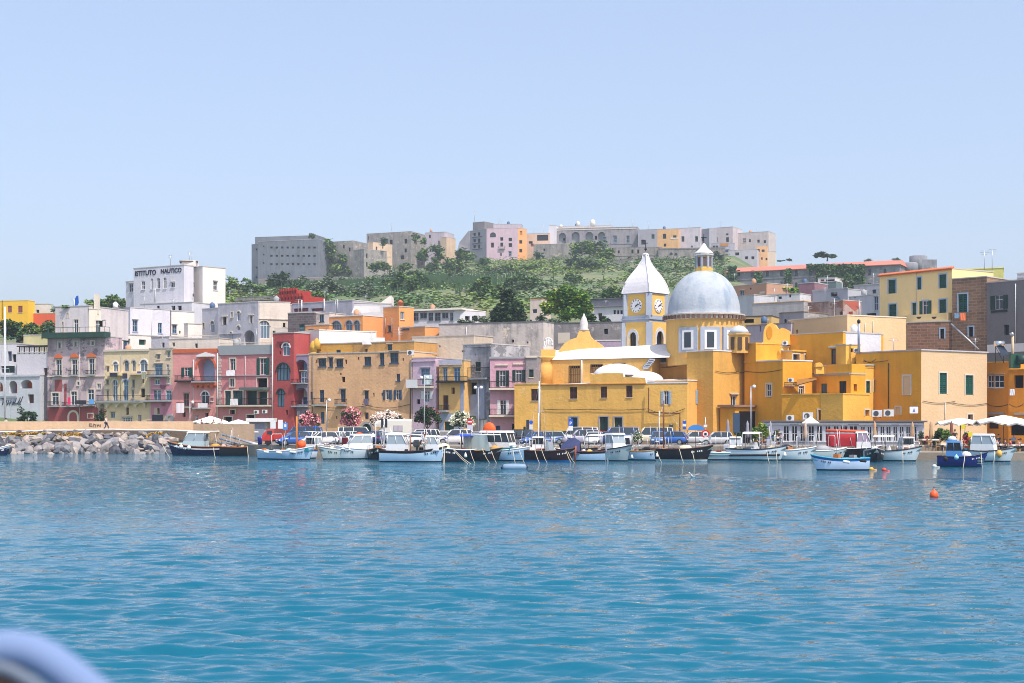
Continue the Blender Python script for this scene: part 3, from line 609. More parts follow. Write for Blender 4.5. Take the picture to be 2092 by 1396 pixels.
# small stair turret right of the drum
mb = MB(); c = P(1510, 722, 171.5); mb.lathe(c, [(1.25, 0), (1.25, 2.15), (1.42, 2.2), (1.42, 2.35)], YM, 8, smooth=False, a0=.39); mb.lathe(c + Vector((0, 0, 2.35)), [(1.25, 0), (1.05, .45), (.6, .85), (.1, 1.0)], MW(C(190, 198, 206), .3), 12)
for t in (-140, -95, -50, -5): a = math.radians(t); mb.box(c + Vector((1.2 * math.cos(a), 1.2 * math.sin(a), 1.15)), (.12, .5, 1.5), M(C(84, 62, 46), .7, name='dark_brown_frame'), a)
church.part(mb, 'stair_turret')
# bell tower, square, one edge towards us
TC = P(1319, 716, 190); ts = 2906 / 190; hd = 46.5 / ts * 1.0
def sq(r, a0=-math.pi / 2 + .06): return [Vector((TC.x + r * math.cos(a0 + i * math.pi / 2), TC.y + r * math.sin(a0 + i * math.pi / 2))) for i in range(4)]
bt = thing('bell_tower', 'square yellow bell tower with two clock faces and a white bell-shaped roof', 'bell tower', (TC.x, TC.y, G0))
def tower_stage(r, y0, y1, name, op0='', op1=''):
    Q = sq(r); w = MB(); z0, z1 = gz(y0, 190), gz(y1, 190)
    for i, o in ((3, op0), (0, op1), (1, ''), (2, '')): facade(bt, Fac(Q[i], Q[(i + 1) % 4], z0, z1), MW(C(232, 186, 92), .12), o, w, 'W', 'k', '')
    w.build(name, bt); return Q, z0, z1
mb = MB()
def cornice(r0, py, hh, mat=GT): 
    for j, (dr_, a, b) in enumerate(((.12, 0, .4), (.3, .4, .62), (.14, .62, 1.0))):
        Q = sq(r0 + dr_); mb.hexa([(q.x, q.y, gz(py, 190) + hh * a) for q in Q] + [(q.x, q.y, gz(py, 190) + hh * b) for q in Q], mat)
tower_stage(hd * 1.06, 905, 715, 'tower_base'); Q1, _, _ = tower_stage(hd * 1.04, 715, 660, 'bell_storey', 'aK 1287 679 1299 713', 'hK 1340 678 1356 706')
cornice(hd * 1.0, 661, 14 / ts); Q2, z0, z1 = tower_stage(hd * .96, 648, 601, 'clock_storey'); cornice(hd * .94, 603, 6 / ts); mb.build('cornice', bt)
mb = MB()
for Q, a, b in ((Q1, 714.5, 661), (Q2, 647.5, 603)):
    for q in Q: v = (q - Vector((TC.x, TC.y))).normalized(); mb.box((q.x - v.x * .33, q.y - v.y * .33, (gz(a, 190) + gz(b, 190)) / 2), (.85, .85, gz(b, 190) - gz(a, 190)), GT, math.atan2(v.y, v.x)); mb.build('pilaster', bt); mb = MB()
TXT = []
for i in (3, 0):
    A, B = Q2[i], Q2[(i + 1) % 4]; f6 = Fac(A, B, z0, z1); m = f6.W / 2; zc_ = gz(627, 190); m1 = MB(); n = 24; r = .92
    m1.loft([[f6.pt(m + rr * math.cos(2 * math.pi * t / n), zc_ + rr * math.sin(2 * math.pi * t / n), d) for t in range(n)] for rr, d in ((r, 0), (r, .08), (r * .97, .10), (.01, .10))], WHITE, smooth=False, caps=False)
    ck = m1.build('clock', bt); m1 = MB()
    for t in range(12):
        a = 2 * math.pi * t / 12; u, v = math.cos(a), math.sin(a); w_ = .06
        P4 = [(m + .64 * u - w_ * v, zc_ + .64 * v + w_ * u), (m + .68 * u + w_ * v, zc_ + .68 * v - w_ * u), (m + .84 * u + w_ * v, zc_ + .84 * v - w_ * u), (m + .84 * u - w_ * v, zc_ + .84 * v + w_ * u)]
        m1.hexa([f6.pt(*p, .102) for p in P4] + [f6.pt(*p, .12) for p in P4], IRON)
    m1.build('hour_marks', ck); m1 = MB()
    for a, L, w_ in ((math.radians(18), .78, .05), (math.radians(38), .5, .07)):
        u, v = math.cos(a), math.sin(a); P4 = [(m - .15 * u - w_ * v, zc_ - .15 * v + w_ * u), (m - .15 * u + w_ * v, zc_ - .15 * v - w_ * u), (m + L * u + w_ * .4 * v, zc_ + L * v - w_ * .4 * u), (m + L * u - w_ * .4 * v, zc_ + L * v + w_ * .4 * u)]
        m1.hexa([f6.pt(*p, .121) for p in P4] + [f6.pt(*p, .15) for p in P4], IRON)
    m1.build('clock_hands', ck)
    for xr in (.5,):
        if i == 3: pass
N = 10                       # white arch surrounds of the bell openings
for f7, cu, w0 in ((Fac(Q1[3], Q1[0], 0, 1), 1293, .62), (Fac(Q1[0], Q1[1], 0, 1), 1348, .78)):
    m1 = MB(); m = f7.uz(cu, 690)[0]; zb = gz(713, 190); zz = gz(690, 190)
    for s0 in (-1, 1): f7.box(m1, m + s0 * w0, m + s0 * (w0 + .32), zb, zz, 0.003, .07, MW(C(206, 206, 212), .15))
    for t in range(N):
        t0, t1 = math.pi * t / N, math.pi * (t + 1) / N; q = [(m + rr * math.cos(y), zz + rr * 1.15 * math.sin(y)) for y in (t0, t1) for rr in (w0 * .9, w0 + .32)]
        m1.hexa([f7.pt(*q[0], 0), f7.pt(*q[1], 0), f7.pt(*q[1], .07), f7.pt(*q[0], .07), f7.pt(*q[2], 0), f7.pt(*q[3], 0), f7.pt(*q[3], .07), f7.pt(*q[2], .07)], MW(C(206, 206, 212), .15))
    m1.build('arch_surround', bt)
mb = MB(); zt = gz(601, 190); prof = [(1.06, 0), (1.04, .15), (1.01, .5), (.965, .95), (.89, 1.45), (.78, 2.0), (.63, 2.6), (.47, 3.15), (.33, 3.7), (.22, 4.25), (.145, 4.8), (.11, 5.15), (.15, 5.2), (.15, 5.35), (.02, 5.5)]
mb.lathe((TC.x, TC.y, zt), [(hd * a, b) for a, b in prof], MW(C(222, 220, 224), .25, scol=C(190, 170, 168)), 4, smooth=False, a0=-math.pi / 2 + .06)
for i in range(4):
    a = -math.pi / 2 + .06 + i * math.pi / 2; mb.tube([(TC.x + hd * r * math.cos(a), TC.y + hd * r * math.sin(a), zt + z) for r, z in prof[:-3]], .1, MW(C(222, 220, 224), .25, scol=C(190, 170, 168)), 5)
mb.build('tower_roof', bt)
mb = MB(); mb.tube([(TC.x, TC.y, zt + 5.7), (TC.x, TC.y, zt + 7.2)], .05, IRON, 4); mb.tube([(TC.x - .3, TC.y, zt + 6.8), (TC.x + .3, TC.y, zt + 6.8)], .05, IRON, 4); mb.lathe((TC.x, TC.y, zt + 5.8), [(.05, 0), (.22, .2), (.05, .4)], IRON, 8); mb.build('cross', bt)
# ------------------------------------------------------------------ the orange house cluster right of the church
ORANGE_SHADE, OL = MW(C(232, 164, 34), .4, peel=.06, pcol=C(206, 152, 84)), MW(C(236, 180, 72), .38)  # shaded and sunlit copies of the orange walls, light put into the colour
CREAM = MW(C(214, 184, 144), .35, scol=C(206, 170, 120)); GREYW = MW(C(196, 196, 204), .45)
h = House('buttress_house', 'sunlit yellow house end with a small white balcony door and a projecting porch below', (1457, 168.4, 1527, 173), 719, G0, 4, MW(C(220, 166, 76), .35), op='wW 1493 809 1504 829; lT 1490 803 1508 805; y 1460 759 1508 762; y 1500 758 1527 762', ref='m', roof=VAULT)
mb = MB(); fc = h.f[0]; a = fc.rect(1464, 832, 1528, 906); fc.box(mb, a[0] + .4, a[1], G0, a[3], .2, 2.4, ORANGE_SHADE); fc.box(mb, a[0] - .1, a[1] + .2, a[3], a[3] + .25, .2, 2.7, MW(C(150, 120, 104), .4)); fc.box(mb, a[0] + 1.2, a[1] - .6, G0, a[3] - .5, 2.41, 2.44, DARK); h.part(mb, 'porch')
h = House('orange_house', 'deep orange house with stepped terraces, a yellow bell-cote and an ochre awning', (1521, 171.6, 1599, 166), 741, G0, 4.7, ORANGE_SHADE,
  op='wW 1566 785 1576 810; y 1522 757 1599 761; t 1558 700 1558.5 704', rop='b 1602 782 1622 790; dW 1632 789 1642 808', lop='', roof=VAULT, trim='T')
h.block((1521, 171.5, 1544, 169.8), 704, gz(742, 171), 4, ORANGE_SHADE, name='corner_tower', roof=OL)
h.block((1544, 171.5, 1612, 175.5), 706, gz(742, 172), 3, OL, op='hG 1563 714 1569 732;hG 1592 716 1598 735; t 1589 706 1590.5 740', name='upper_rooms')
h.block((1618, 172, 1656, 174.5), 718, gz(742, 172), 3, OL, op='hN 1620 724 1633 741;hN 1643 725 1654 741; l 1617 716 1657 719', name='upper_rooms')
h.block((1597, 165.2, 1724, 160.6), 806, G0, 5, ORANGE_SHADE, op='h 1672 838 1710 858', name='lower_wall', roof=OL, ref='b')
mb = MB(); fc = h.f[1]; p = [P(1628, 776, 166.5), P(1668, 770, 166.5), P(1668, 776, 163), P(1628, 787, 163)]; mb.face(p, M(C(150, 104, 44), .9, name='ochre_awning')); mb.face([q - Vector((0, 0, .08)) for q in p][::-1], M(C(150, 104, 44), .9, name='ochre_awning')); h.part(mb, 'awning')
mb = MB(); g = [(1559, 704), (1560, 678), (1563, 668), (1569, 662), (1576, 660), (1583, 663), (1588, 671), (1591, 673), (1598, 670), (1605, 672), (1612, 676), (1613, 704)]
a = [P(x, y, 174.5) for x, y in g]; b = [q + Vector((.5, 1.6, 0)) for q in a]; mb.face(a[::-1], OL); mb.face(b, OL)
for i in range(len(g)): j = (i + 1) % len(g); mb.face([a[i], a[j], b[j], b[i]], OL)
o = h.part(mb, 'bell_cote'); mb = MB(); c = P(1572, 680, 174.44); mb.face([(c.x + .36 * math.cos(t * .449), c.y, c.z + .8 * math.sin(t * .449)) for t in range(14)], M(C(196, 132, 30), .9, name='ochre_niche')); mb.build('niche', o)
h2 = House('orange_house', 'tall plain orange house with one dark blue door-window, topping the orange cluster', (1608, 176, 1722, 169.5), 679, 4.0, 8, ORANGE_SHADE, op='dN 1698 713 1713 744; lT 1694 707 1716 710; y 1620 760 1700 764', ref='b', fcol='N')
h2.block((1722, 169.6, 1800, 173), 680, 8.0, 6, MW(C(206, 206, 212), .2), name='white_side_wall', ref='a')
h2.block((1728, 168, 1758, 168.8), 705, gz(745, 168), 2, OL, name='roof_shed', op='h 1738 712 1744 720;h 1748 712 1757 720')
h3 = House('orange_house', 'low orange house with grey-rimmed terrace, a blue window and an arched chimney hood', (1668, 166.5, 1738, 162), 765, G0, 2.4, ORANGE_SHADE, op='wN 1677 784 1690 803; pK 1714 779 1729 804; lY 1667 763 1737 766.5', rop='hM 1744 785 1751 800', ref='b', fcol='N', gl='b')
h3.block((1688, 166, 1740, 162.6), 744, gz(766, 163), 2.2, ORANGE_SHADE, name='terrace_parapet', ref='b', cap=False)
mb = MB(); c = P(1674, 764, 165); mb.hexa([c + Vector(v) for v in ((-.5, -.5, 0), (.5, -.3, 0), (.5, .5, 0), (-.5, .5, 0), (-.45, -.45, .8), (.45, -.3, .8), (.45, .4, .8), (-.45, .4, .8))], OL); vault(mb, 1674, 749.5, 164.4, .45, .5, .9, OL); h3.part(mb, 'chimney_hood')
h4 = House('orange_house', 'sunlit ochre house with two narrow green windows next to the pale corner building', (1753, 163.6, 1800, 166.4), 746, G0, 5, OL, op='sG 1769 779 1777 803;sG 1785 777 1793 802; y 1754 748 1800 750', trim='T')
h4.block((1722, 160, 1776, 163.5), 806, G0, 3, OL, name='lower_buttress', roof=OL, op='hB 1767 838 1776 850', ref='a')
hZ = House('corner_building', 'pale cream corner building with two tall green shutters and a shaded orange left side', (1882, 160, 2016.5, 166.5), 716, G0, 9.6, CREAM, op='sG 1919 762 1934 805;sG 1972 767 1988 807; hB 1977 847 1987 870; y 1884 820 1950 824; y 1945 824 2016 828; t 1929 822 1930 868', trim='T', over=.12, roof=MW(C(190, 186, 190), .2))
fcl = hZ.f[3]; mb = MB(); facade(hZ.root, Fac(fcl.A + fcl.n * .03, fcl.B + fcl.n * .03, G0, hZ.z1 - .02), ORANGE_SHADE, 'wD 1845 768 1860 806; hB 1830 832 1840 848; t 1815 742 1816.5 835; y 1765 738 1815 740; y 1765 735 1790 741', mb, 'D', 'g', 'T'); hZ.part(mb, 'orange_side_wall')  # left face takes the shaded orange, its shade is part of the colour
hZ.block((1735, 169, 1792, 167), 727, G0, 3, ORANGE_SHADE, name='orange_annex', op='y 1740 739 1790 741', roof=OL)
# ------------------------------------------------------------------ upper right
h = House('terrace_house', 'long pale apricot terrace block behind the orange cluster', (1612, 191, 1731, 181), 645, 6.0, 10, MW(C(232, 196, 148), .15), op='h 1626 674 1630 684; lW 1690 684 1731 690', rop='t 1766 660 1766.8 690; t 1782 655 1783 690', ref='b', roof=MW(C(236, 220, 190), .1))
YH_ = MW(C(244, 214, 150), .15)
h = House('yellow_house', 'pale yellow upper house with teal shutters, scalloped tile eaves and a long rounded balcony', (1797, 201, 1945, 191), 549, 12.0, 9, YH_,
  op='sG 1815 572 1830 600;sG 1874 567 1882 592;sG 1919 561 1933 589; sG 1816 622 1831 650;sG 1864 619 1872 646;oG 1879 615 1903 645;sG 1919 612 1933 641; t 1872 556 1873 615; f 1884 608 1886 612;B 1841 643 1945 662', ref='b', trim='L', rop='')
fc = h.f[0]; mb = MB()
for i in range(46): u = fc.W * i / 45; mb.tube([fc.pt(u, h.z1 - .05, .35), fc.pt(u, h.z1 + .25, -.3)], .14, MW(C(196, 112, 74), .3), 5)
h.part(mb, 'tile_eaves')
mb = MB()
for x in (1851, 1881, 1912): a = fc.rect(x, 648, x + 10, 653); N = 6; m = (a[0] + a[1]) / 2; mb.face([fc.pt(m + .42 * math.cos(math.pi + math.pi * t / N), a[3] + .3 * math.sin(math.pi + math.pi * t / N), .91) for t in range(N + 1)], BROWN)
h.part(mb, 'balcony_scallops')
h.block((1960, 205, 2050, 203), 548, 12.0, 6, MW(C(206, 206, 120), .2), name='rear_wing', roof=MW(C(226, 222, 150), .1), ref='b')
h = House('brick_house', 'bare brown stone house side with one large green shutter and an outdoor pipe', (1945, 190, 2016, 186.5), 566, 6.0, 8, MW(C(150, 124, 104), .5, brick=1), op='sG 1958 601 1976 638;hK 1979 668 1988 688', ref='b', trim='L')
h.block((1852, 193, 1945, 190.2), 660, 6.0, 6, MW(C(150, 118, 100), .5, brick=1), name='stone_base', op='hK 1921 672 1929 692', ref='a')
mb = MB(); mb.tube([P(1943, 662, 189.4), P(2000, 715, 186)], .13, STEEL, 6); h.part(mb, 'drain_pipe')
h = House('grey_house', 'plain dark grey rendered house with green shutters and flower box at the right edge', (2016, 186.4, 2125, 180), 579, 6.0, 9, MW(C(124, 122, 124), .35), op='oD 2024 604 2059 632; lK 2026 634 2058 638; hK 2051 664 2061 685; fW 2017 703 2092 720; t 2075 580 2076.5 700', ref='a')
h.block((2078, 186, 2140, 184), 560, gz(585, 186), 5, GREYW, name='upper_floor', op='wD 2080 570 2090 584')
h = House('orange_restaurant', 'bright orange house with white-framed upper windows behind the big cream parasols at the right edge', (2016.6, 168.5, 2062, 166.4), 742, G0, 8, MW(C(224, 144, 30), .2), op='wW 2018 767 2030 792;wW 2031 767 2051 792; lY 2018 843 2052 847; hB 2018 850 2040 876; y 2018 826 2062 831', ref='a', roof=OL)
h.block((2060, 166, 2130, 163.4), 757, G0, 8, MW(C(224, 144, 30), .2), op='h 2072 767 2091 793; lY 2072 844 2110 848;h 2064 858 2110 890; y 2062 825 2092 832', name='right_wing', roof=OL, ref='a')
# ------------------------------------------------------------------ houses on the slope, left
WL = MW(C(214, 212, 220), .35, scol=C(166, 164, 176)); WW = MW(C(236, 226, 218), .22)
hI = House('nautical_school', 'tall white school building with dark rooftop lettering above the town', (273, 268.5, 376, 262), 542, 12.0, 2.5, WL, op='w 289 575 296 592;a 308 569 313 591;a 320 568 327 590;a 334 567 340 590;w 349 577 357 588;h 320 625 326 632;h 350 627 358 634; h 363 627 371 634; t 317 590 318 616', ref='b', cat='school', trim='')
hI.block((384, 268, 414, 264.5), 545, 12.0, 5.0, WW, rop='w 436 575 444 593; h 396 600 398 606', op='hR 385 577 397 587', name='right_block', ref='b')
hI.block((257, 274, 275, 272), 577, 12.0, 5, WL, op='w 264 580 272 597', name='annex', ref='a')
hI.block((286, 261, 392, 256), 618, 12.0, 6, WL, op='h 320 625 326 632;h 350 625 358 634;h 363 625 371 634', name='lower_floor', ref='b')
fc = hI.f[0]
FCI = Fac((gx(273, 268.5), 268.5), (gx(376, 262), 262), 0, 1)
def text(body, fc, px0, px1, py_base, parent, mat, name='lettering', d=.05, ext=.03):
    cu = bpy.data.curves.new(name, 'FONT'); cu.body = body; cu.size = 1; cu.extrude = ext; cu.offset = .018
    o = bpy.data.objects.new(name, cu); COL.objects.link(o); cu.materials.append(mat)
    bpy.context.view_layer.update(); w = o.dimensions.x; u0, z0 = fc.uz(px0, py_base); u1, _ = fc.uz(px1, py_base)
    s = (u1 - u0) / w; p = Vector(fc.pt(u0, z0, d)); e = Vector((fc.e.x, fc.e.y, 0)); R = Matrix((e, (0, 0, 1), Vector((fc.n.x, fc.n.y, 0)))).transposed()
    me = bpy.data.meshes.new_from_object(o.evaluated_get(bpy.context.evaluated_depsgraph_get())); bpy.data.objects.remove(o)
    ys = [v.co.y for v in me.vertices]; x0 = min(v.co.x for v in me.vertices)
    for v in me.vertices: v.co = R @ Vector(((v.co.x - x0) * s, v.co.y * s, v.co.z))
    q = bpy.data.objects.new(name, me); COL.objects.link(q); q.parent = parent
    q.location = p - (parent.location if parent else Vector((0, 0, 0))); return q
NAVY = M(C(24, 26, 44), .7, name='dark_letter_paint')
text('ISTITUTO', FCI, 276.5, 319, 564, hI.root, NAVY); text('NAUTICO', FCI, 329, 371, 559, hI.root, NAVY)
mb = MB(); a = P(372, 541, 263); mb.box(P(389, 540, 267), (2.6, 3, 1.2), WW); mb.box(P(386, 536, 267), (3.4, 3.4, .2), M(C(96, 84, 80), .9, name='roof_felt'), .2); hI.part(mb, 'roof_shed')
mb = MB()
for x, y in ((348, 520), (387, 512), (392, 516)): mb.tube([P(x, 543, 266), P(x, y, 266)], .06, STEEL, 4)
for x, y in ((348, 522), (348, 526), (387, 515), (387, 519)): mb.tube([P(x - 4, y, 266), P(x + 4, y, 266)], .035, STEEL, 4)
hI.part(mb, 'roof_antennas')
h = House('white_house', 'stepped sunlit white house with three tall windows below the nautical school', (206, 238, 266, 231), 629, 6.0, 7.3, WL, op='h 246 655 252 668', rop='wL 271 654 281 678;wL 323 660 331 681; t 309 640 309.6 690', ref='b')
h.block((240, 229, 246, 228.4), 684, 6.0, 8, WW, rop='hG 252 692 266 704;hG 284 694 298 705', name='lower_floor', ref='b')
h.block((345, 238, 350, 237.3), 636, 6.0, 4.2, WW, rop='wL 352 664 361 681;h 366 676 369 682', name='right_wing', ref='b'); h.block((376, 236, 384, 235), 662, 6.0, 2.6, WW, name='low_annex', ref='b')
h.block((309, 226, 346, 224), 690, 6.0, 5, WL, name='terrace_wall', op='h 330 700 336 712')
h = House('white_house', 'low cream terraced house with rooftop clutter above the pink loggia house', (345, 222, 447, 219), 694, 6.0, 6, MW(C(222, 212, 200), .3), op='h 352 700 357 708; h 398 702 404 711; rT 345 686 447 694')
h = House('palazzo', 'grey weathered palazzo with oddly scattered arched windows on the middle slope', (445, 236, 527, 231), 617, 8.0, 8, MW(C(182, 182, 190), .55, scol=C(120, 120, 130)), op='hK 455 648 463 664;w 472 638 476 649;xW 484 636 491 656;xW 484 665 490 676;hK 511 645 516 661;x 469 678 475 694;AY 498 675 520 706; q 482 694 490 703; lT 452 645 466 647; lT 508 642 519 644;l 445 682 494 683', ref='b', gl='b', trim='T')
h.block((413, 239.5, 446, 236.8), 630, 8.0, 6, MW(C(192, 192, 200), .5), op='xW 430 656 438 680; h 414 660 418 672', name='left_wing', ref='b')
h.block((527, 231.2, 593, 233), 617, 8.0, 6, MW(C(220, 206, 192), .45), op='xW 527.5 655 551 692;h 578 660 583 669;hB 557 676 563 690;l 528 651 592 653', name='right_wing', ref='a')
h = House('stone_house', 'dark rubble-stone house with a bright green door above the red tower', (588, 228, 642, 226), 639, 8.0, 6, MW(C(112, 106, 110), .5, brick=1), op='pG 611 663 622 682; rL 560 671 642 681', ref='b')
ORG = MW(C(232, 160, 96), .16)
h = House('orange_villa', 'apricot orange villa with fan-shaped upper windows and a square tower', (672, 222, 741, 218), 645, 8.0, 4.8, ORG, op='xY 676 656 698 683; xY 706 655 720 684;xY 723 655 735 683; pK 674 672 680.5 686', rop='', ref='b', gl='b', fcol='Y', roof=VAULT)
h.block((624, 223.4, 673, 221), 664, 8.0, 4, ORG, op='wW 632 674 640 682;h 662 672 668 684', name='left_wing', ref='b')
h.block((645, 226.5, 673, 225), 640, 8.0, 4, MW(C(216, 200, 190), .2), op='wD 653 643 662 658', name='white_dormer', ref='b')
h.block((783, 222, 815, 219.5), 627, 8.0, 3.1, ORG, op='wN 793 666 799 679; t 788 650 789 682; t 801 650 802 690', rop='wT 818 637 826 653', name='tower', ref='b')
h.block((818, 217.6, 868, 213.6), 668, 8.0, 3.6, ORG, op='wN 820 668 836 674', name='garden_wing', ref='b')
mb = MB(); mb.lathe(P(818, 627, 221), [(.45, 0), (.45, .6), (.6, .65), (.05, 1.1)], MW(C(196, 112, 74), .3), 4); h.part(mb, 'chimney')
mb = MB(); p = P(778, 646, 226); mb.hexa([P(718, 640, 226), P(777, 638, 226), P(777, 638, 232), P(718, 640, 232), P(724, 626, 226), P(777, 626, 226), P(777, 626, 232), P(724, 626, 232)], VAULT); h.part(mb, 'white_vault_roof')
h = House('glazed_house', 'long white single-storey house with a band of dark windows beside the big round tree', (841, 262, 940, 258), 633, 12.0, 9, WL, op='wY 844 639 855 656;wY 858 639 872 651;wY 875 639 885 656;wY 888 639 900 656;wY 903 639 916 651;wY 919 639 926 656; h 962 646 972 655', ref='b', over=.6, rz=.3, roof=MW(C(238, 228, 218), .1))
h.block((940, 258, 992, 262), 634, 12.0, 6, WL, name='right_end', op='h 950 646 960 655;h 968 645 976 656', ref='a', roof=MW(C(238, 228, 218), .1))
h = House('workshop', 'grey concrete workshop with ribbed walls and vaulted white roof behind the orange villa', (597, 258, 720, 250), 614, 10.0, 10, MW(C(176, 174, 188), .45), op='hR 600 630 630 637;hR 636 630 660 636; t 616 613 618 642;t 662 611 664 642; t 690 612 691 642', ref='b')
h.block((720, 250.3, 800, 252), 620, 10.0, 8, MW(C(206, 202, 208), .3), name='right_hall', ref='a')
mb = MB(); p = [P(772, 622, 262), P(795, 606, 262), P(799, 604, 262), P(799, 622, 262)]; q = [v + Vector((0, 6, 0)) for v in p]; mb.face(p, WW); mb.face(q[::-1], WW)
for i in range(4): j = (i + 1) % 4; mb.face([p[j], p[i], q[i], q[j]], WW)
h.part(mb, 'stair_head')
RD = MW(C(176, 56, 48), .3)
h = House('red_folly', 'small brick-red crenellated tower rising above the grey workshop', (560, 300, 620, 294), 605, 16.0, 6, RD, ref='b', cap=False, cat='tower')
h.block((570, 299, 606, 295.4), 593, 16.0, 4, RD, name='upper_tier', ref='b', cap=False)
for f, y in ((Fac((gx(560, 300), 300), (gx(620, 294), 294), 0, 1), 605), (Fac((gx(570, 299), 299), (gx(606, 295.4), 295.4), 0, 1), 593)):
    mb = MB(); n = 9 if y > 600 else 7; zz = gz(y, 295)
    for i in range(n): u = f.W * (i + .5) / n; f.box(mb, u - .22, u + .22, zz, zz + .55, -.4, .1, RD); f.box(mb, u - .1, u + .1, zz - .6, zz - .1, .0, .03, DARK)
    h.part(mb, 'merlons')
House('retaining_wall', 'long grey retaining wall with dark rain streaks below the big round tree', (897, 214, 1110, 207), 664, 6.0, 4, MW(C(208, 198, 190), .9, scol=C(92, 92, 100), peel=.2, pcol=C(222, 206, 184)), cat='wall', op='h 1045 694 1050 700; h 1076 698 1079 702; t 953 668 954 705; lY 968 706 1000 708', ref='a', roof=MW(C(120, 118, 122), .4))
House('retaining_wall', 'dark grey crumbling garden wall behind the church gable', (1106, 215, 1292, 211), 662, 6.0, 4, MW(C(142, 138, 138), .7, peel=.3, pcol=C(170, 164, 160)), cat='wall', op='hK 1234 672 1242 683; fT 1140 680 1164 702', ref='a', roof=MW(C(110, 108, 110), .4))
House('lavender_house', 'small lavender house with white roof tucked behind the bell tower', (1200, 199, 1280, 198), 697, 6.0, 5, MW(C(176, 160, 184), .4), roof=VAULT, ref='a')
House('white_house', 'white house with grey tiled roofs and a row of windows left of the bell tower', (1206, 290, 1284, 286), 626, 18.0, 8, WL, op='hK 1253 634 1258 642;hK 1260 634 1265 642;hK 1267 634 1272 642;hB 1222 640 1230 652', ref='b', roof=MW(C(120, 120, 128), .4), over=.4
  ).block((1208, 300, 1290, 297), 612, 18.0, 6, MW(C(150, 150, 158), .4), name='tiled_rear', roof=MW(C(112, 112, 120), .5), over=.5)
House('garden_hut', 'pale hut with blue window between the two big trees', (1083, 290, 1106, 289), 613, 18.0, 5, MW(C(214, 196, 186), .3), op='hN 1088 632 1097 640', roof=MW(C(214, 150, 120), .3))
# ------------------------------------------------------------------ roofs and walls on the slope, right
House('brown_block_house', 'plain brown-pink block house just right of the grey dome', (1478, 306, 1566, 296), 579, 14.0, 8, MW(C(190, 146, 122), .2), op='wL 1512 594 1520 608;h 1532 588 1535 592;fT 1552 596 1562 600', ref='b')
House('grey_house', 'low whitewashed wall house with stains beside the brown-pink block', (1500, 262, 1540, 258), 607, 10.0, 6, GREYW, ref='a')
House('grey_house', 'long grey house with sloping orange-edged parapet right of the dome', (1537, 236, 1642, 230), 616, 8.0, 6, MW(C(190, 186, 186), .5), ref='b', roof=MW(C(206, 160, 100), .3))
House('white_hut', 'cluster of small white roof huts below the long red-roofed convent', (1566, 268, 1634, 264), 600, 10.0, 5, MW(C(214, 212, 214), .5, peel=.3), op='hK 1570 602 1575 609;hK 1590 606 1597 611;h 1612 602 1616 608', ref='b')
House('ruined_house', 'mottled old house wall with peeling pink and ochre patches', (1638, 232, 1722, 226), 614, 8.0, 5, MW(C(186, 164, 158), .8, scol=C(120, 88, 80), peel=.45, pcol=C(150, 112, 96)), op='AP 1716 636 1730 647', ref='b')
House('grey_house', 'smooth light grey box house with a rooftop water heater', (1660, 268, 1732, 262), 591, 10.0, 6, MW(C(176, 176, 186), .2), ref='b', op='l 1660 590 1732 592')
House('mauve_house', 'dull mauve flat house left of the light grey box house', (1632, 276, 1664, 274), 580, 12.0, 6, MW(C(150, 112, 122), .4), ref='a')
House('white_house', 'white rooftop pavilion with dark window band in front of the ivy-covered convent wall', (1671, 330, 1706, 328), 569, 20.0, 6, MW(C(222, 216, 216), .2), op='hK 1687 571 1705 576;hR 1676 571 1684 575', ref='a'
  ).block((1676, 322, 1708, 320), 577, 20.0, 4, MW(C(104, 122, 126), .3), name='lower_wall')
House('grey_house', 'tiered pale house with blue window beside the yellow upper house', (1734, 252, 1800, 246), 602, 10.0, 6, MW(C(196, 194, 204), .4), op='wL 1786 606 1794 634;h 1745 606 1748 609;h 1770 640 1790 650', ref='b'
  ).block((1744, 300, 1800, 296), 584, 12.0, 6, MW(C(170, 170, 180), .4), name='rear_part', op='hN 1782 592 1790 600')
House('lavender_house', 'blank lavender-grey house wall behind the yellow bell-cote', (1524, 196, 1616, 190), 661, 6.0, 6, MW(C(190, 184, 196), .3), op='h 1552 666 1555 678', ref='b', roof=MW(C(150, 140, 140), .4))
House('grey_house', 'little grey house with one arched window above the bell-cote', (1592, 204, 1642, 201), 641, 6.0, 6, MW(C(160, 156, 160), .6, peel=.3), op='aK 1602 652 1607 662', ref='a', roof=MW(C(140, 120, 100), .5))
House('ochre_shed', 'small ochre shed with sagging dark roof right of the dome cornice', (1514, 222, 1576, 220), 648, 6.0, 6, MW(C(206, 172, 110), .4), op='h 1520 652 1540 660', ref='a', roof=MW(C(92, 84, 80), .5))
mb = MB(); p = [P(1722, 615, 224), P(1754, 615.5, 224), P(1755, 630, 222.5), P(1746, 636, 222)]
mb.face(p, M(C(140, 66, 48), .85, name='rust_sailcloth')); mb.face([q + Vector((0, .05, -.02)) for q in p][::-1], M(C(140, 66, 48), .85, name='rust_sailcloth')); mb.tube([P(1755, 660, 222.5), P(1755, 612, 222.5)], .07, STEEL, 5)
tag(mb.build('shade_sail'), 'rust-brown shade sail stretched on a roof terrace left of the pale yellow house', 'shade sail')
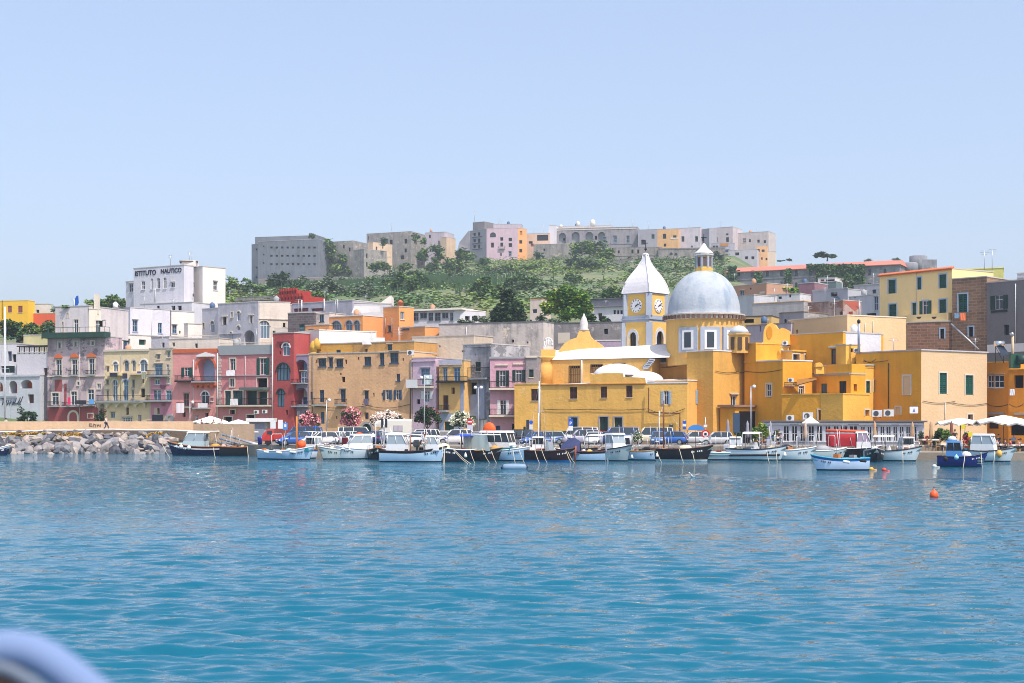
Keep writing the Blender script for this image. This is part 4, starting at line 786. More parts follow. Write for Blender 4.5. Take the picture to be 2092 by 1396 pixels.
# ------------------------------------------------------------------ the old walled town on the hilltop
FT = MW(C(118, 124, 134), .55, scol=C(84, 88, 98)); OLD = MW(C(150, 146, 142), .7, scol=C(92, 92, 94), peel=.3, pcol=C(176, 166, 148)); OLDL = MW(C(212, 186, 158), .5, scol=C(150, 130, 116)); LAV = MW(C(188, 176, 186), .4)
ft = 'h 537 502 540 505;h 537 519 540 522;h 537 536 540 539;' + ''.join('hK %d %d %d %d;' % (552 + i * 11, y, 557 + i * 11, y + 4) for i in range(9) for y in (504.5, 521.5, 538.5))
h = House('prison_fort', 'huge blank grey fortress block with three rows of small dark windows on the hilltop', (527, 700, 650, 690), 494, 62.0, 24, FT, op=ft, ref='a', cat='fortress')
h.block((514, 715, 529, 712), 500, 62.0, 20, FT, name='left_wing', op='h 522 508 526 512;h 522 545 526 549;h 522 565 526 569'); h.block((521, 730, 648, 722), 485, 62.0, 16, FT, name='upper_storey', ref='a')
h.block((528, 688, 700, 676), 566, 56.0, 6, MW(C(140, 130, 130), .5), name='terrace_base', ref='b')
h = House('ruined_palace', 'ruined palace wing with ivy and a sunlit end wall right of the fortress', (652, 706, 722, 698), 492, 62.0, 18, OLD, op='h 700 500 704 508; h 712 506 716 514', ref='b')
h.block((722, 690, 744, 684), 509, 60.0, 14, OLD, op='', rop='h 748 518 751 528;h 748 536 751 546', name='corner_wing', ref='b'); h.block((752, 700, 762, 698), 496, 60.0, 14, OLDL, op='', rop='h 768 504 771 514', name='rear_wing'); h.block((760, 690, 800, 700), 522, 60.0, 12, OLDL, name='low_sunlit_wing', op='h 764 526 767 534;h 775 528 778 536;h 786 532 788 538', ref='a')
h = House('ruined_palace', 'roofless grey stone ruin with broken openings on the hilltop skyline', (749, 730, 840, 720), 473, 70.0, 16, OLD, op='h 752 483 754 490;hD 782 488 792 498;h 796 490 802 500;h 826 488 832 498;h 826 508 831 516;h 818 522 826 530', rop='h 846 490 849 498', ref='b')
House('hilltop_house', 'small pale lavender house right of the roofless ruin', (868, 720, 908, 716), 474, 72.0, 12, LAV, op='h 876 480 880 487; h 895 492 898 500', rop='h 912 494 915 500', ref='b').block((900, 715, 912, 713), 486, 72.0, 8, OLDL, name='low_wing')
h = House('hilltop_house', 'tall grey house with dark balconies and a slanted left buttress on the skyline', (960, 700, 994, 692), 468, 68.0, 14, MW(C(146, 146, 156), .4), op='hK 967 476 972 482;hK 976 475 981 482;hK 967 489 972 495;hK 976 488 981 496;hK 967 501 972 507;hK 976 500 981 508;lK 965 484 985 485;lK 965 497 985 498;lK 965 509 985 510', ref='b')
h.block((966, 706, 990, 702), 453, 70.0, 8, MW(C(130, 126, 130), .5), name='roof_storey', ref='b')
mb = MB(); p = [P(934, 512, 702), P(962, 512, 700), P(962, 472, 700), P(957, 472, 700), P(938, 496, 702)]; q = [v + Vector((0, 10, 0)) for v in p]; mb.face(p, MW(C(160, 156, 164), .5)); mb.face(q[::-1], OLD)
for i in range(5): j = (i + 1) % 5; mb.face([p[j], p[i], q[i], q[j]], OLD)
h.part(mb, 'buttress')
House('hilltop_house', 'rose-lavender hilltop house with an arched loggia and one balcony', (994, 692, 1058, 690), 467, 64.0, 12, MW(C(206, 180, 192), .3), op='aK 1001 475 1013 484;hK 1003 496 1009 506;hK 1022 485 1028 492;hK 1022 496 1028 504;hK 1039 486 1046 493;hK 1039 497 1046 505; h 1022 517 1025 523; wL 1039 514 1045 523; b 1019 503 1032 509', ref='a'
  ).block((1008, 700, 1064, 698), 459, 70.0, 8, LAV, name='roof_storey', op='hK 1032 471 1040 476')
House('hilltop_house', 'narrow bright orange hilltop house between the rose house and grey ones', (1058, 690, 1076, 692), 467, 64.0, 10, MW(C(232, 166, 106), .2), op='hM 1062 472 1067 481;hK 1061 491 1067 498;hK 1061 509 1067 516', ref='a')
House('hilltop_house', 'pale peach low houses right of the narrow orange house', (1076, 700, 1122, 698), 478, 66.0, 10, MW(C(216, 186, 164), .4), op='hK 1080 493 1088 498;hR 1084 498 1090 504;hK 1097 480 1120 492', ref='a').block((1090, 690, 1160, 686), 500, 62.0, 8, OLD, name='lower_wall', op='h 1110 508 1114 513')
h = House('abbey', 'long grey arcaded abbey front with white end wall and roof domes on the skyline', (1122, 702, 1302, 694), 468, 62.0, 20, MW(C(150, 146, 152), .7, scol=C(96, 98, 110)), op='AY 1142 476 1156 498;AY 1168 474 1184 498;AY 1196 474 1212 498;AY 1222 474 1236 498; wL 1232 484 1239 496;wL 1253 482 1260 496;wL 1280 482 1286 496;h 1215 482 1220 490;h 1150 486 1155 492; l 1122 499 1300 500.5;h 1160 508 1166 516;h 1190 506 1196 512; h 1260 510 1264 516;lT 1135 468 1300 469.5', ref='a', cat='abbey')
h.block((1121, 700, 1136, 699.3), 461, 62.0, 12, MW(C(216, 212, 218), .2), name='white_end', ref='a'); h.block((1140, 712, 1250, 708), 463, 74.0, 8, MW(C(196, 190, 194), .3), name='roof_storey')
mb = MB()
for x, y0, y1, r in ((1146, 465, 459, .8), (1181, 463, 452, .9), (1211, 463, 448, 1.3)): c = P(x, y0, 706); hh = (y0 - y1) / F * 706; mb.lathe(c, [(r, 0), (r, hh * .6), (r * .7, hh * .85), (.05, hh)], MW(C(222, 216, 206), .2), 10)
h.part(mb, 'roof_turrets')
for n_, (a, b, t, c, lab, o) in enumerate([
  (1303, 1342, 470, C(160, 158, 168), 'grey hilltop house with one green window right of the abbey', 'hG 1331 479 1337 488;h 1310 490 1318 500'),
  (1342, 1386, 469, C(222, 176, 122), 'apricot hilltop house with two dark green windows and a small awning', 'hD 1354 478 1361 488;hD 1375 481 1382 488;hK 1356 498 1361 504;lW 1370 486 1386 488'),
  (1386, 1430, 467, C(206, 198, 206), 'whitish hilltop house with two green windows above the bell tower', 'hD 1392 483 1398 494;hD 1420 483 1426 494;h 1412 502 1415 506'),
  (1430, 1449, 470, C(160, 160, 170), 'narrow grey hilltop house above the dome lantern', 'hD 1432 484 1438 493'),
  (1449, 1497, 467, C(196, 184, 186), 'square pinkish-grey hilltop house with four dark windows right of the lantern', 'hK 1460 477 1465 481;hK 1460 485 1466 495;hK 1483 477 1488 481;hK 1483 485 1489 495'),
  (1507, 1570, 477, C(196, 186, 184), 'last long hilltop house at the right end of the skyline', 'wT 1517 487 1524 496;hK 1530 489 1534 495;hK 1547 490 1552 496;hK 1560 491 1565 497')]):
    House('hilltop_house', lab, (a, 690, b, 688 - n_), t, 60.0, 12, MW(c, .4), op=o, ref='a')
House('hilltop_house', 'stacked pale terrace houses with orange awning stepping down the right hilltop', (1452, 672, 1500, 670), 498, 56.0, 8, MW(C(170, 168, 180), .4), op='hD 1456 502 1461 508;hD 1462 502 1467 508;lM 1471 498 1488 503;hN 1476 510 1490 516', ref='a'
  ).block((1488, 664, 1546, 660), 512, 54.0, 8, MW(C(186, 182, 192), .4), name='middle_terrace', op='h 1502 516 1510 522;h 1522 524 1528 530;h 1535 524 1541 530')
House('hilltop_house', 'cream-orange small house at the lower right end of the hilltop town', (1546, 668, 1568, 667), 503, 54.0, 8, MW(C(224, 176, 130), .3), op='hK 1547 509 1552 515;hK 1556 510 1562 515;h 1555 526 1558 531;h 1564 527 1568 532', ref='a').block((1566, 669, 1584, 668), 515, 54.0, 6, MW(C(220, 206, 190), .3), name='right_wing')
RW = MW(C(150, 144, 142), .8, scol=C(92, 96, 92), peel=.35, pcol=C(120, 116, 108))
for a, b, Y, t, bs, lab, o in [
  (1238, 1352, 650, 505, 550, 'tall grey fortification wall below the abbey', 'h 1262 512 1266 518;h 1290 510 1294 518;h 1302 510 1306 518;h 1318 520 1322 524;l 1240 522 1350 523'),
  (1345, 1482, 645, 506, 556, 'grey terrace wall with little arches below the apricot hilltop house', 'aK 1368 516 1374 520;aK 1378 517 1384 521;h 1422 512 1426 518;aK 1395 524 1399 528;l 1346 508 1480 509;h 1440 528 1444 532'),
  (1352, 1470, 560, 561, 600, 'crumbling grey ruin wall between bell tower and dome', 'hK 1370 564 1375 571;hK 1392 563 1396 570;hK 1380 569 1385 576'),
  (1252, 1290, 620, 530, 562, 'streaked pale cliff wall left of the bell tower spire', ''),
  (900, 1112, 560, 567, 580, 'long straight grey terrace wall halfway up the green hill', ''),
  (1112, 1262, 565, 566, 578, 'grey terrace wall behind the bright round tree', ''),
  (836, 920, 450, 593, 612, 'light grey curved garden wall among the reeds', ''),
  (560, 700, 520, 583, 590, 'short grey terrace wall under the fortress trees', ''), (700, 850, 570, 567, 574, 'dry-stone terrace wall below the sunlit ruin wing', ''), (690, 800, 400, 607, 614, 'grey terrace wall just above the orange villa roofs', ''), (1010, 1110, 500, 580, 587, 'narrow terrace wall behind the dark round tree', ''), (1120, 1290, 470, 588, 596, 'dry-stone wall above the white house with grey tiled roofs', ''), (1250, 1345, 500, 574, 584, 'ruined wall stub left of the bell tower spire', ''), (480, 560, 380, 606, 613, 'low wall among the dark bushes right of the nautical school', ''),
  (940, 1040, 430, 590, 606, 'pale low vineyard wall sloping up left of the big trees', '')]:
    House('terrace_wall', lab, (a, Y + 4, b, Y), t, bs, 2, RW, op=o, ref='b', cat='wall', roof=RW)
# convent with the long red roof
CV = MW(C(136, 138, 146), .7, scol=C(84, 90, 98), peel=.25, pcol=C(168, 160, 156))
h = House('convent', 'long grey convent with pink-red tile roof and arched windows partly covered in ivy', (1484, 520, 1838, 492), 541, 30.0, 18, CV, cat='convent', ref='b',
  op=''.join('aK %d %d %d %d;' % (x, 553 - (x - 1505) * .012, x + 6, 565 - (x - 1505) * .012) for x in (1506, 1535, 1565, 1594, 1624, 1653, 1774, 1805)) + 'aK 1594 577 1599 586;aK 1624 577 1629 586;aK 1653 576 1658 586;wL 1772 578 1780 586;l 1484 569 1665 570;t 1763 541 1765 590', cap=False)
mb = MB(); fc = h.f[0]; z = h.z1; RT = MW(C(206, 122, 104), .3)
mb.hexa([fc.pt(-.6, z, .7), fc.pt(fc.W + .6, z, .7), fc.pt(fc.W + .6, z, -18), fc.pt(-.6, z, -18), fc.pt(-.6, z + .2, .7), fc.pt(fc.W + .6, z + .2, .7), fc.pt(fc.W - 1, z + 2.6, -9), fc.pt(1, z + 2.6, -9)], RT)
mb.face([fc.pt(fc.W + .6, z + .2, -18), fc.pt(-.6, z + .2, -18), fc.pt(1, z + 2.6, -9), fc.pt(fc.W - 1, z + 2.6, -9)], RT); h.part(mb, 'roof')
h.block((1826, 500, 1842, 499), 533, 30.0, 8, CV, name='end_tower')
mb = MB(); c = P(1876, 560, 505); mb.lathe(c, [(3.1, 0), (3.1, (560 - 524) / F * 505), (2.6, (560 - 523) / F * 505)], CV, 16)
mb.lathe(P(1858, 560, 503), [(3.0, 0), (3.0, 20 / F * 503), (2.4, 23 / F * 503)], CV, 14); mb.box(P(1890, 556, 506), (6, 8, 8), CV)
tag(mb.build('round_tower'), 'round grey lookout tower at the right end of the convent', 'tower')
# ------------------------------------------------------------------ terrain
Ds = [150, 165, 172, 200, 230, 270, 330, 400, 480, 550, 640, 700, 790, 1000]
prof = {  # ground row of the photo at those distances, by column
 -500: [860, 903, 897, 897, 815, 715, 672, 655, 646, 644, 646, 650, 660, 680], 300: [860, 903, 897, 897, 815, 712, 668, 650, 640, 640, 642, 646, 655, 680],
 440: [860, 903, 897, 897, 815, 706, 650, 618, 598, 590, 592, 596, 620, 660], 520: [860, 903, 897, 897, 815, 702, 640, 612, 598, 592, 590, 588, 584, 600],
 760: [860, 903, 897, 897, 815, 700, 634, 608, 592, 584, 578, 566, 540, 560], 1000: [860, 903, 897, 897, 815, 700, 632, 606, 586, 572, 548, 534, 520, 550],
 1260: [860, 903, 897, 897, 815, 700, 632, 606, 588, 566, 534, 520, 514, 550], 1500: [860, 903, 897, 897, 815, 716, 660, 625, 596, 560, 532, 512, 520, 560],
 1600: [860, 903, 897, 897, 815, 720, 665, 628, 600, 590, 575, 575, 580, 610],
 1840: [860, 903, 897, 897, 815, 720, 665, 625, 590, 578, 575, 575, 580, 610], 2600: [860, 903, 897, 897, 815, 720, 665, 625, 592, 580, 575, 575, 580, 610]}
pk = sorted(prof)
def ground(px, Y):
    zz = [float(np.interp(Y, Ds, [HC + (YH - r) / F * d for r, d in zip(prof[k], Ds)])) for k in pk]
    return max(G0 - .15, float(np.interp(px, pk, zz))) if Y > 172 else G0 - .15
mb = MB(); pxs = list(range(-500, 2601, 50)); Ys = list(np.concatenate([np.arange(172, 300, 9), np.arange(300, 800, 18), np.arange(800, 1001, 50)]))
rows = [[(gx(p, Y), Y, ground(p, Y) + (random.uniform(-.6, .6) if Y > 240 else 0)) for p in pxs] for Y in Ys]
s = NT('scrub_earth'); v = s.pos(); f = s.ss(s.noise(v, .06, 6, .7), .42, .6)
s.bs('Base Color', s.mix(f, (.085, .135, .05), (.19, .18, .10))); s.bs('Roughness', .95); HILLM = s.m
mb.loft(rows, HILLM, closed=False, smooth=True, caps=False); struct(mb, 'hill_terrain')
# ------------------------------------------------------------------ quay, road and mole
ASPH = MW(C(128, 124, 122), .3); STONE = MW(C(150, 138, 122), .5, brick=0); 
mb = MB(); QE = 150.5
def slab(mb, pts, z0, z1, mat):
    a, b = [(x, y, z0) for x, y in pts], [(x, y, z1) for x, y in pts]; mb.face(a[::-1], mat); mb.face(b, mat)
    for i in range(len(pts)): j = (i + 1) % len(pts); mb.face([a[i], a[j], b[j], b[i]], mat)
slab(mb, [(gx(405, 175.5), 175.5), (gx(520, 158), 158), (gx(640, QE), QE), (150, QE), (150, 186), (gx(405, 175.5), 186)], -1.5, G0 - .03, STONE); struct(mb, 'quay')
TAN = MW(C(226, 192, 154), .4, scol=C(176, 146, 116))
mb = MB(); slab(mb, [(gx(-160, 175), 175), (gx(405, 175.4), 175.4), (gx(405, 178.6), 178.6), (gx(-160, 178.6), 178.6)], -1.5, 2.72, MW(C(120, 104, 90), .6)); struct(mb, 'mole')
mb = MB(); slab(mb, [(gx(-160, 177.4), 177.4), (gx(395, 177.4), 177.4), (gx(395, 178.1), 178.1), (gx(-160, 178.1), 178.1)], 2.72, 3.84, TAN)
slab(mb, [(gx(395, 177.42), 177.42), (gx(520, 171), 171), (gx(520, 171.6), 171.6), (gx(395, 178), 178)], G0, 3.55, TAN)
o = mb.build('mole_wall'); tag(o, 'long low tan parapet wall along the top of the breakwater', 'wall')
mb = MB()                                                    # dark graffiti on the parapet, only strokes can be made out
fw = Fac((gx(-160, 177.4), 177.4), (gx(395, 177.4), 177.4), 2.72, 3.84)
for i, (x, y, dx, dy) in enumerate([(182, 866, 2, 6), (182, 866, 6, 0), (188, 868, 0, 5), (191, 866, 1, 7), (191, 866, 4, 2), (195, 867, 1, 6), (198, 866, 2, 6), (198, 869, 5, 0), (202, 866, 1, 6), (205, 867, 1, 5), (184, 870, 5, 1)]):
    a, b = fw.uz(x, y), fw.uz(x + dx, y + dy); mb.tube([fw.pt(*a, .02), fw.pt(*b, .02)], .04, M(C(112, 92, 84), .9, name='dark_wall_paint'), 4)
mb.build('graffiti', o)
mb = MB(); mb.tube([P(x, 880.5 + 2.2 * math.sin(x * .011 + 2.2) + .6 * math.sin(x * .05), 174.7) for x in range(-60, 540, 12)], .11, MW(C(220, 218, 214), .3), 6)
tag(mb.build('water_pipe'), 'long white pipe sagging along the edge of the breakwater', 'pipe')
mb = MB(); slab(mb, [(gx(1850, 143), 143), (gx(2200, 143), 143), (gx(2200, 150.6), 150.6), (gx(1850, 150.6), 150.6)], -1.0, .82, STONE); struct(mb, 'dock')
mb = MB(); mb.face([(gx(640, QE + 1.2), QE + 1.2, G0), (150, QE + 1.2, G0), (150, 230, G0), (-130, 230, G0), (-130, 178.2, G0), (gx(406, 176), 176, G0), (gx(521, 158.6), 158.6, G0)], ASPH); struct(mb, 'road')
mb = MB(); mb.hexa([(gx(642, QE), QE + .1, G0 - .02), (150, QE + .1, G0 - .02), (150, QE + .8, G0 - .02), (gx(642, QE), QE + .8, G0 - .02), (gx(642, QE), QE + .1, G0 + .14), (150, QE + .1, G0 + .14), (150, QE + .8, G0 + .14), (gx(642, QE), QE + .8, G0 + .14)], MW(C(190, 184, 174), .3)); struct(mb, 'quay_kerb')
# water: waves are real geometry, the grid gets coarser with distance; ripples finer than the grid are bump
def calm(X, Y):
    e = np.interp(X / Y * F + CX, [0, 500, 1100, 1500, 2092], [150, 139, 128, 100, 97]); e = e + 2.0 * np.sin(X * .5) + 1.5 * np.sin(X * 1.3 + 1)
    return np.clip((Y - e) / 3.0, 0, 1)
ys = [14.0]
while ys[-1] < 175: ys.append(ys[-1] + max(.045, ys[-1] ** 1.4 * .00045))
ys = np.array(ys); NXW = 620; kx = np.linspace(-.47, .47, NXW)
Xw = np.outer(ys, kx); Yw = np.repeat(ys[:, None], NXW, 1)
H = np.zeros_like(Xw); amp0 = 0
for i in range(60):
    L = 1.8 * (.30 / 1.8) ** ((i / 59.0) ** .8); th = math.radians(-96 + RNG.normal(0, 17)); k = 2 * math.pi / L; kx_, ky_ = k * math.cos(th), k * math.sin(th)
    A = .0082 * L * RNG.uniform(.5, 1.4); w = np.clip((L - 3.2 * np.gradient(ys)[:, None]) / (1.2 * L), 0, 1) ** .7
    ph = kx_ * Xw + ky_ * Yw + RNG.uniform(0, 6.28) + 1.3 * np.sin(.31 * Xw + .17 * Yw + i) + .8 * np.sin(.13 * Xw - .37 * Yw + 2 * i)
    H += A * w * (np.sin(ph) + .22 * np.sin(2 * ph + 1.57))
H *= .86 + .30 * np.sin(.083 * Xw + .031 * Yw + 1) * np.sin(.061 * Yw - .02 * Xw) + .16 * np.sin(.21 * Xw - .11 * Yw) * np.sin(.17 * Yw + 2); cm = calm(Xw, Yw); H *= (1 - .90 * cm)
verts = np.stack([Xw, Yw, H], -1).reshape(-1, 3); nr = len(ys)
idx = np.arange(nr * NXW).reshape(nr, NXW); fcs = np.stack([idx[:-1, :-1], idx[:-1, 1:], idx[1:, 1:], idx[1:, :-1]], -1).reshape(-1, 4)
me = bpy.data.meshes.new('sea_water'); me.from_pydata(verts.tolist(), [], fcs.tolist()); me.polygons.foreach_set('use_smooth', [True] * len(fcs))
s = NT('sea_water'); v = s.pos()
g = s.n('ShaderNodeNewGeometry'); sx = s.n('ShaderNodeSeparateXYZ'); s.t.links.new(g.outputs['Position'], sx.inputs[0])
px = s.math('ADD', s.math('MULTIPLY', s.math('DIVIDE', sx.outputs[0], sx.outputs[1]), F), CX)
mp = s.n('ShaderNodeMapRange'); s.set(mp, 0, px); mp.inputs[1].default_value = 500; mp.inputs[2].default_value = 1500; mp.inputs[3].default_value = 139; mp.inputs[4].default_value = 100
cal = s.ss(s.math('SUBTRACT', s.math('ADD', sx.outputs[1], s.math('MULTIPLY', s.noise(v, .25, 3), 6.0)), mp.outputs[0]), 1.0, 5.0)
r1 = s.noise(s.pos(.62, 1.25, 1), 1.9, 4, .55); r2 = s.noise(s.pos(.6, 1.2, 1), 2.4, 2, .5); r3 = s.noise(s.pos(.7, 1.4, 1), 5.0, 1)
far = s.ss(sx.outputs[1], 50.0, 110.0)
hh = s.math('ADD', s.math('MULTIPLY', s.math('MULTIPLY', r1, far), .85), s.math('ADD', s.math('MULTIPLY', r2, .04), s.math('MULTIPLY', r3, .012)))
hh = s.math('MULTIPLY', hh, s.math('SUBTRACT', 1.0, s.math('MULTIPLY', cal, .84)))
s.bump(hh, 1.0, 1.0)
s.bs('Base Color', s.mix(s.noise(v, .05, 2), (.0, .092, .158), (.0, .112, .180))); s.bs('Roughness', .03); s.bs('IOR', 1.5); s.bs('Specular IOR Level', .5)
me.materials.append(s.m); me.update(); o = bpy.data.objects.new('sea_water', me); COL.objects.link(o); tag(o, kind='structure')
mb = MB()                                                     # the sea around and behind the eye, coarse
for q in ([(-900, -300), (900, -300), (900, 13.9), (-900, 13.9)], [(-900, 14), (-14 * .47, 14), (-175 * .47, 175), (-900, 175)], [(14 * .47, 14), (900, 14), (900, 175), (175 * .47, 175)]): mb.face([(x, y, 0) for x, y in q], s.m)
struct(mb, 'outer_sea_water')
# ------------------------------------------------------------------ vegetation
LG = [leafmat((0.057, 0.120, 0.042), (0.101, 0.192, 0.055)), leafmat((0.035, 0.081, 0.039), (0.059, 0.127, 0.048), 'dark_foliage'), leafmat((0.144, 0.232, 0.057), (0.218, 0.301, 0.073), 'light_foliage')]
LDK = [leafmat((0.027, 0.062, 0.031), (0.050, 0.095, 0.041), 'deep_foliage'), leafmat((0.046, 0.088, 0.039), (0.073, 0.127, 0.050), 'mid_foliage')]
LBR = [leafmat((.12, .25, .04), (.21, .38, .06), 'bright_foliage'), leafmat((.32, .42, .07), (.44, .48, .11), 'yellow_green_foliage'), leafmat((.06, .15, .035), (.11, .22, .045), 'green_foliage')]
LGY = [leafmat((0.136, 0.193, 0.126), (0.218, 0.273, 0.174), 'grey_green_foliage'), leafmat((0.077, 0.116, 0.073), (0.127, 0.164, 0.101), 'olive_foliage')]
BARK = M((.09, .065, .045), .9, name='bark')
def rq(cs, size, flat=0.0):
    """random leaf quads at the points cs"""
    n = len(cs); a = RNG.normal(size=(n, 3)); a[:, 2] *= (1 - flat); a /= np.linalg.norm(a, axis=1)[:, None]
    b = np.cross(a, RNG.normal(size=(n, 3))); b /= np.linalg.norm(b, axis=1)[:, None]
    if flat: a[:, 2] *= 1 - flat; b[:, 2] *= 1 - flat
    s = (size * RNG.uniform(.6, 1.35, n))[:, None]; a = a * s * .5; b = b * s * .32
    return np.stack([cs - a, cs - b, cs + a, cs + b], 1)
def blobpts(c, r, n, shell=.42):
    d = RNG.normal(size=(n, 3)); d /= np.linalg.norm(d, axis=1)[:, None]
    lump = 1 + .16 * np.sin(d[:, 0] * 5 + c[0]) * np.sin(d[:, 2] * 6 + c[1]) + .10 * np.sin(d[:, 1] * 9 + d[:, 2] * 7 + c[2])
    return np.array(c) + d * np.array(r) * (RNG.uniform(0, 1, n) ** shell * lump)[:, None]
def crown(mb, Y, blobs, dens, size, mats, w=None, sub=7):
    """blobs: (px, py, rx_px, ry_px); each splits into smaller leafy clumps with gaps between them"""
    for px, py, rx, ry in blobs:
        c = P(px, py, Y); r = np.array([rx / F * Y, (rx + ry) / 2 / F * Y, ry / F * Y])
        for c2 in blobpts(c, r * .78, sub, .5):
            rr = r * RNG.uniform(.34, .55); n = int(dens * (rx * ry) / sub)
            pts = blobpts(c2, rr, n); k = RNG.choice(len(mats), p=w)
            for m in range(len(mats)):
                sel = RNG.uniform(size=len(pts)) < (.72 if m == k else .28 / max(1, len(mats) - 1))
                if sel.any(): mb.quads(rq(pts[sel], size, .3), mats[m])
def tree(name, label, Y, base, blobs, dens, size, mats, cat='tree', w=None, trunk=.25, group=None, sub=7, flowers=None, fl_n=0, fl_size=.2):
    bx, by = base; b = P(bx, by, Y); t = thing(name, label, cat, b, group=group)
    mb = MB(); crown(mb, Y, blobs, dens, size, mats, w, sub); mb.build('crown', t)
    if flowers:
        mb = MB()
        for px, py, rx, ry in blobs:
            c = P(px, py, Y); r = np.array([rx / F * Y, (rx + ry) / 2 / F * Y, ry / F * Y]); q = blobpts(c, r * 1.02, int(fl_n * rx * ry), .2); q = q[q[:, 1] < Y + .3]
            for i, m in enumerate(flowers): mb.quads(rq(q[i::len(flowers)], fl_size), m)
        mb.build('blossom', t)
    if trunk:
        mb = MB(); mb.tube([b, b + Vector((trunk * .3, 0, (blobs[0][1] - by) / F * Y * -.5)), P(blobs[0][0], blobs[0][1], Y)], [trunk, trunk * .8, trunk * .35], BARK, 6)
        for px, py, rx, ry in blobs[1:]: mb.tube([b.lerp(P(blobs[0][0], blobs[0][1], Y), .45), P(px, py, Y)], [trunk * .5, trunk * .15], BARK, 5)
        mb.build('trunk', t)
    return t
tree('round_tree', 'big dark dense round tree above the streaked retaining wall', 250, (1038, 672), [(1038, 632, 36, 32), (1020, 645, 24, 22), (1058, 642, 24, 26), (1036, 606, 22, 18), (1010, 655, 18, 12), (1066, 658, 20, 12)], 2.1, .62, LDK)
tree('round_tree', 'large bright yellow-green tree left of the bell tower', 246, (1158, 668), [(1158, 622, 44, 34), (1125, 630, 26, 24), (1190, 632, 26, 26), (1155, 598, 32, 20), (1140, 612, 24, 18), (1180, 610, 24, 18), (1200, 652, 18, 14)], 1.9, .62, LBR)
tree('garden_tree', 'dark green garden tree just behind the church gable pinnacle', 222, (1222, 696), [(1222, 664, 22, 20), (1206, 652, 16, 12), (1238, 660, 14, 14), (1225, 682, 16, 12)], 2.0, .5, LDK + LBR[2:])
tree('bush', 'grey-green oleander bush in front of the white glazed house', 245, (962, 676), [(962, 660, 24, 13), (940, 664, 14, 10), (984, 656, 16, 14)], 2.2, .5, LGY, cat='bush', trunk=.1)
tree('bush', 'small dark olive bush beside the apricot garden wing', 225, (908, 682), [(908, 670, 14, 10), (918, 676, 10, 8)], 2.2, .45, LDK, cat='bush', trunk=.1)
tree('bush', 'grey olive shrub between the dark and the bright round trees', 238, (1124, 672), [(1124, 656, 20, 12), (1106, 650, 12, 12), (1146, 660, 14, 9)], 2.2, .5, LGY, cat='bush', trunk=.1)
tree('hedge', 'thick green creeper hedge below the bright yellow far-left house', 238, (55, 712), [(10, 676, 30, 20), (45, 678, 28, 20), (85, 670, 28, 18), (60, 690, 26, 16), (100, 676, 16, 16), (42, 706, 12, 14), (20, 664, 24, 10)], 1.5, .55, LG, cat='hedge', trunk=.15)
tree('hill_tree', 'bushy green trees rising left of the nautical school', 305, (212, 655), [(212, 618, 26, 16), (236, 616, 22, 16), (190, 626, 20, 13), (250, 624, 14, 14), (172, 634, 16, 9)], 1.7, .75, LG)
tree('hill_tree', 'small grey-green tree behind the blue flag', 290, (128, 645), [(128, 632, 18, 11), (112, 634, 10, 8), (150, 632, 14, 6)], 1.8, .6, LGY)
tree('roof_plants', 'low potted shrubs along the grey palazzo roof edge', 213.5, (140, 632), [(138, 627, 20, 3.5), (165, 628, 18, 3)], 4, .3, LG, cat='plants', trunk=0)
tree('hill_tree', 'dark spreading bushes right of the nautical school below the fortress', 430, (490, 612), [(478, 582, 22, 16), (506, 586, 24, 14), (530, 590, 20, 10), (462, 592, 14, 14), (500, 572, 8, 6)], 1.5, .85, LG)
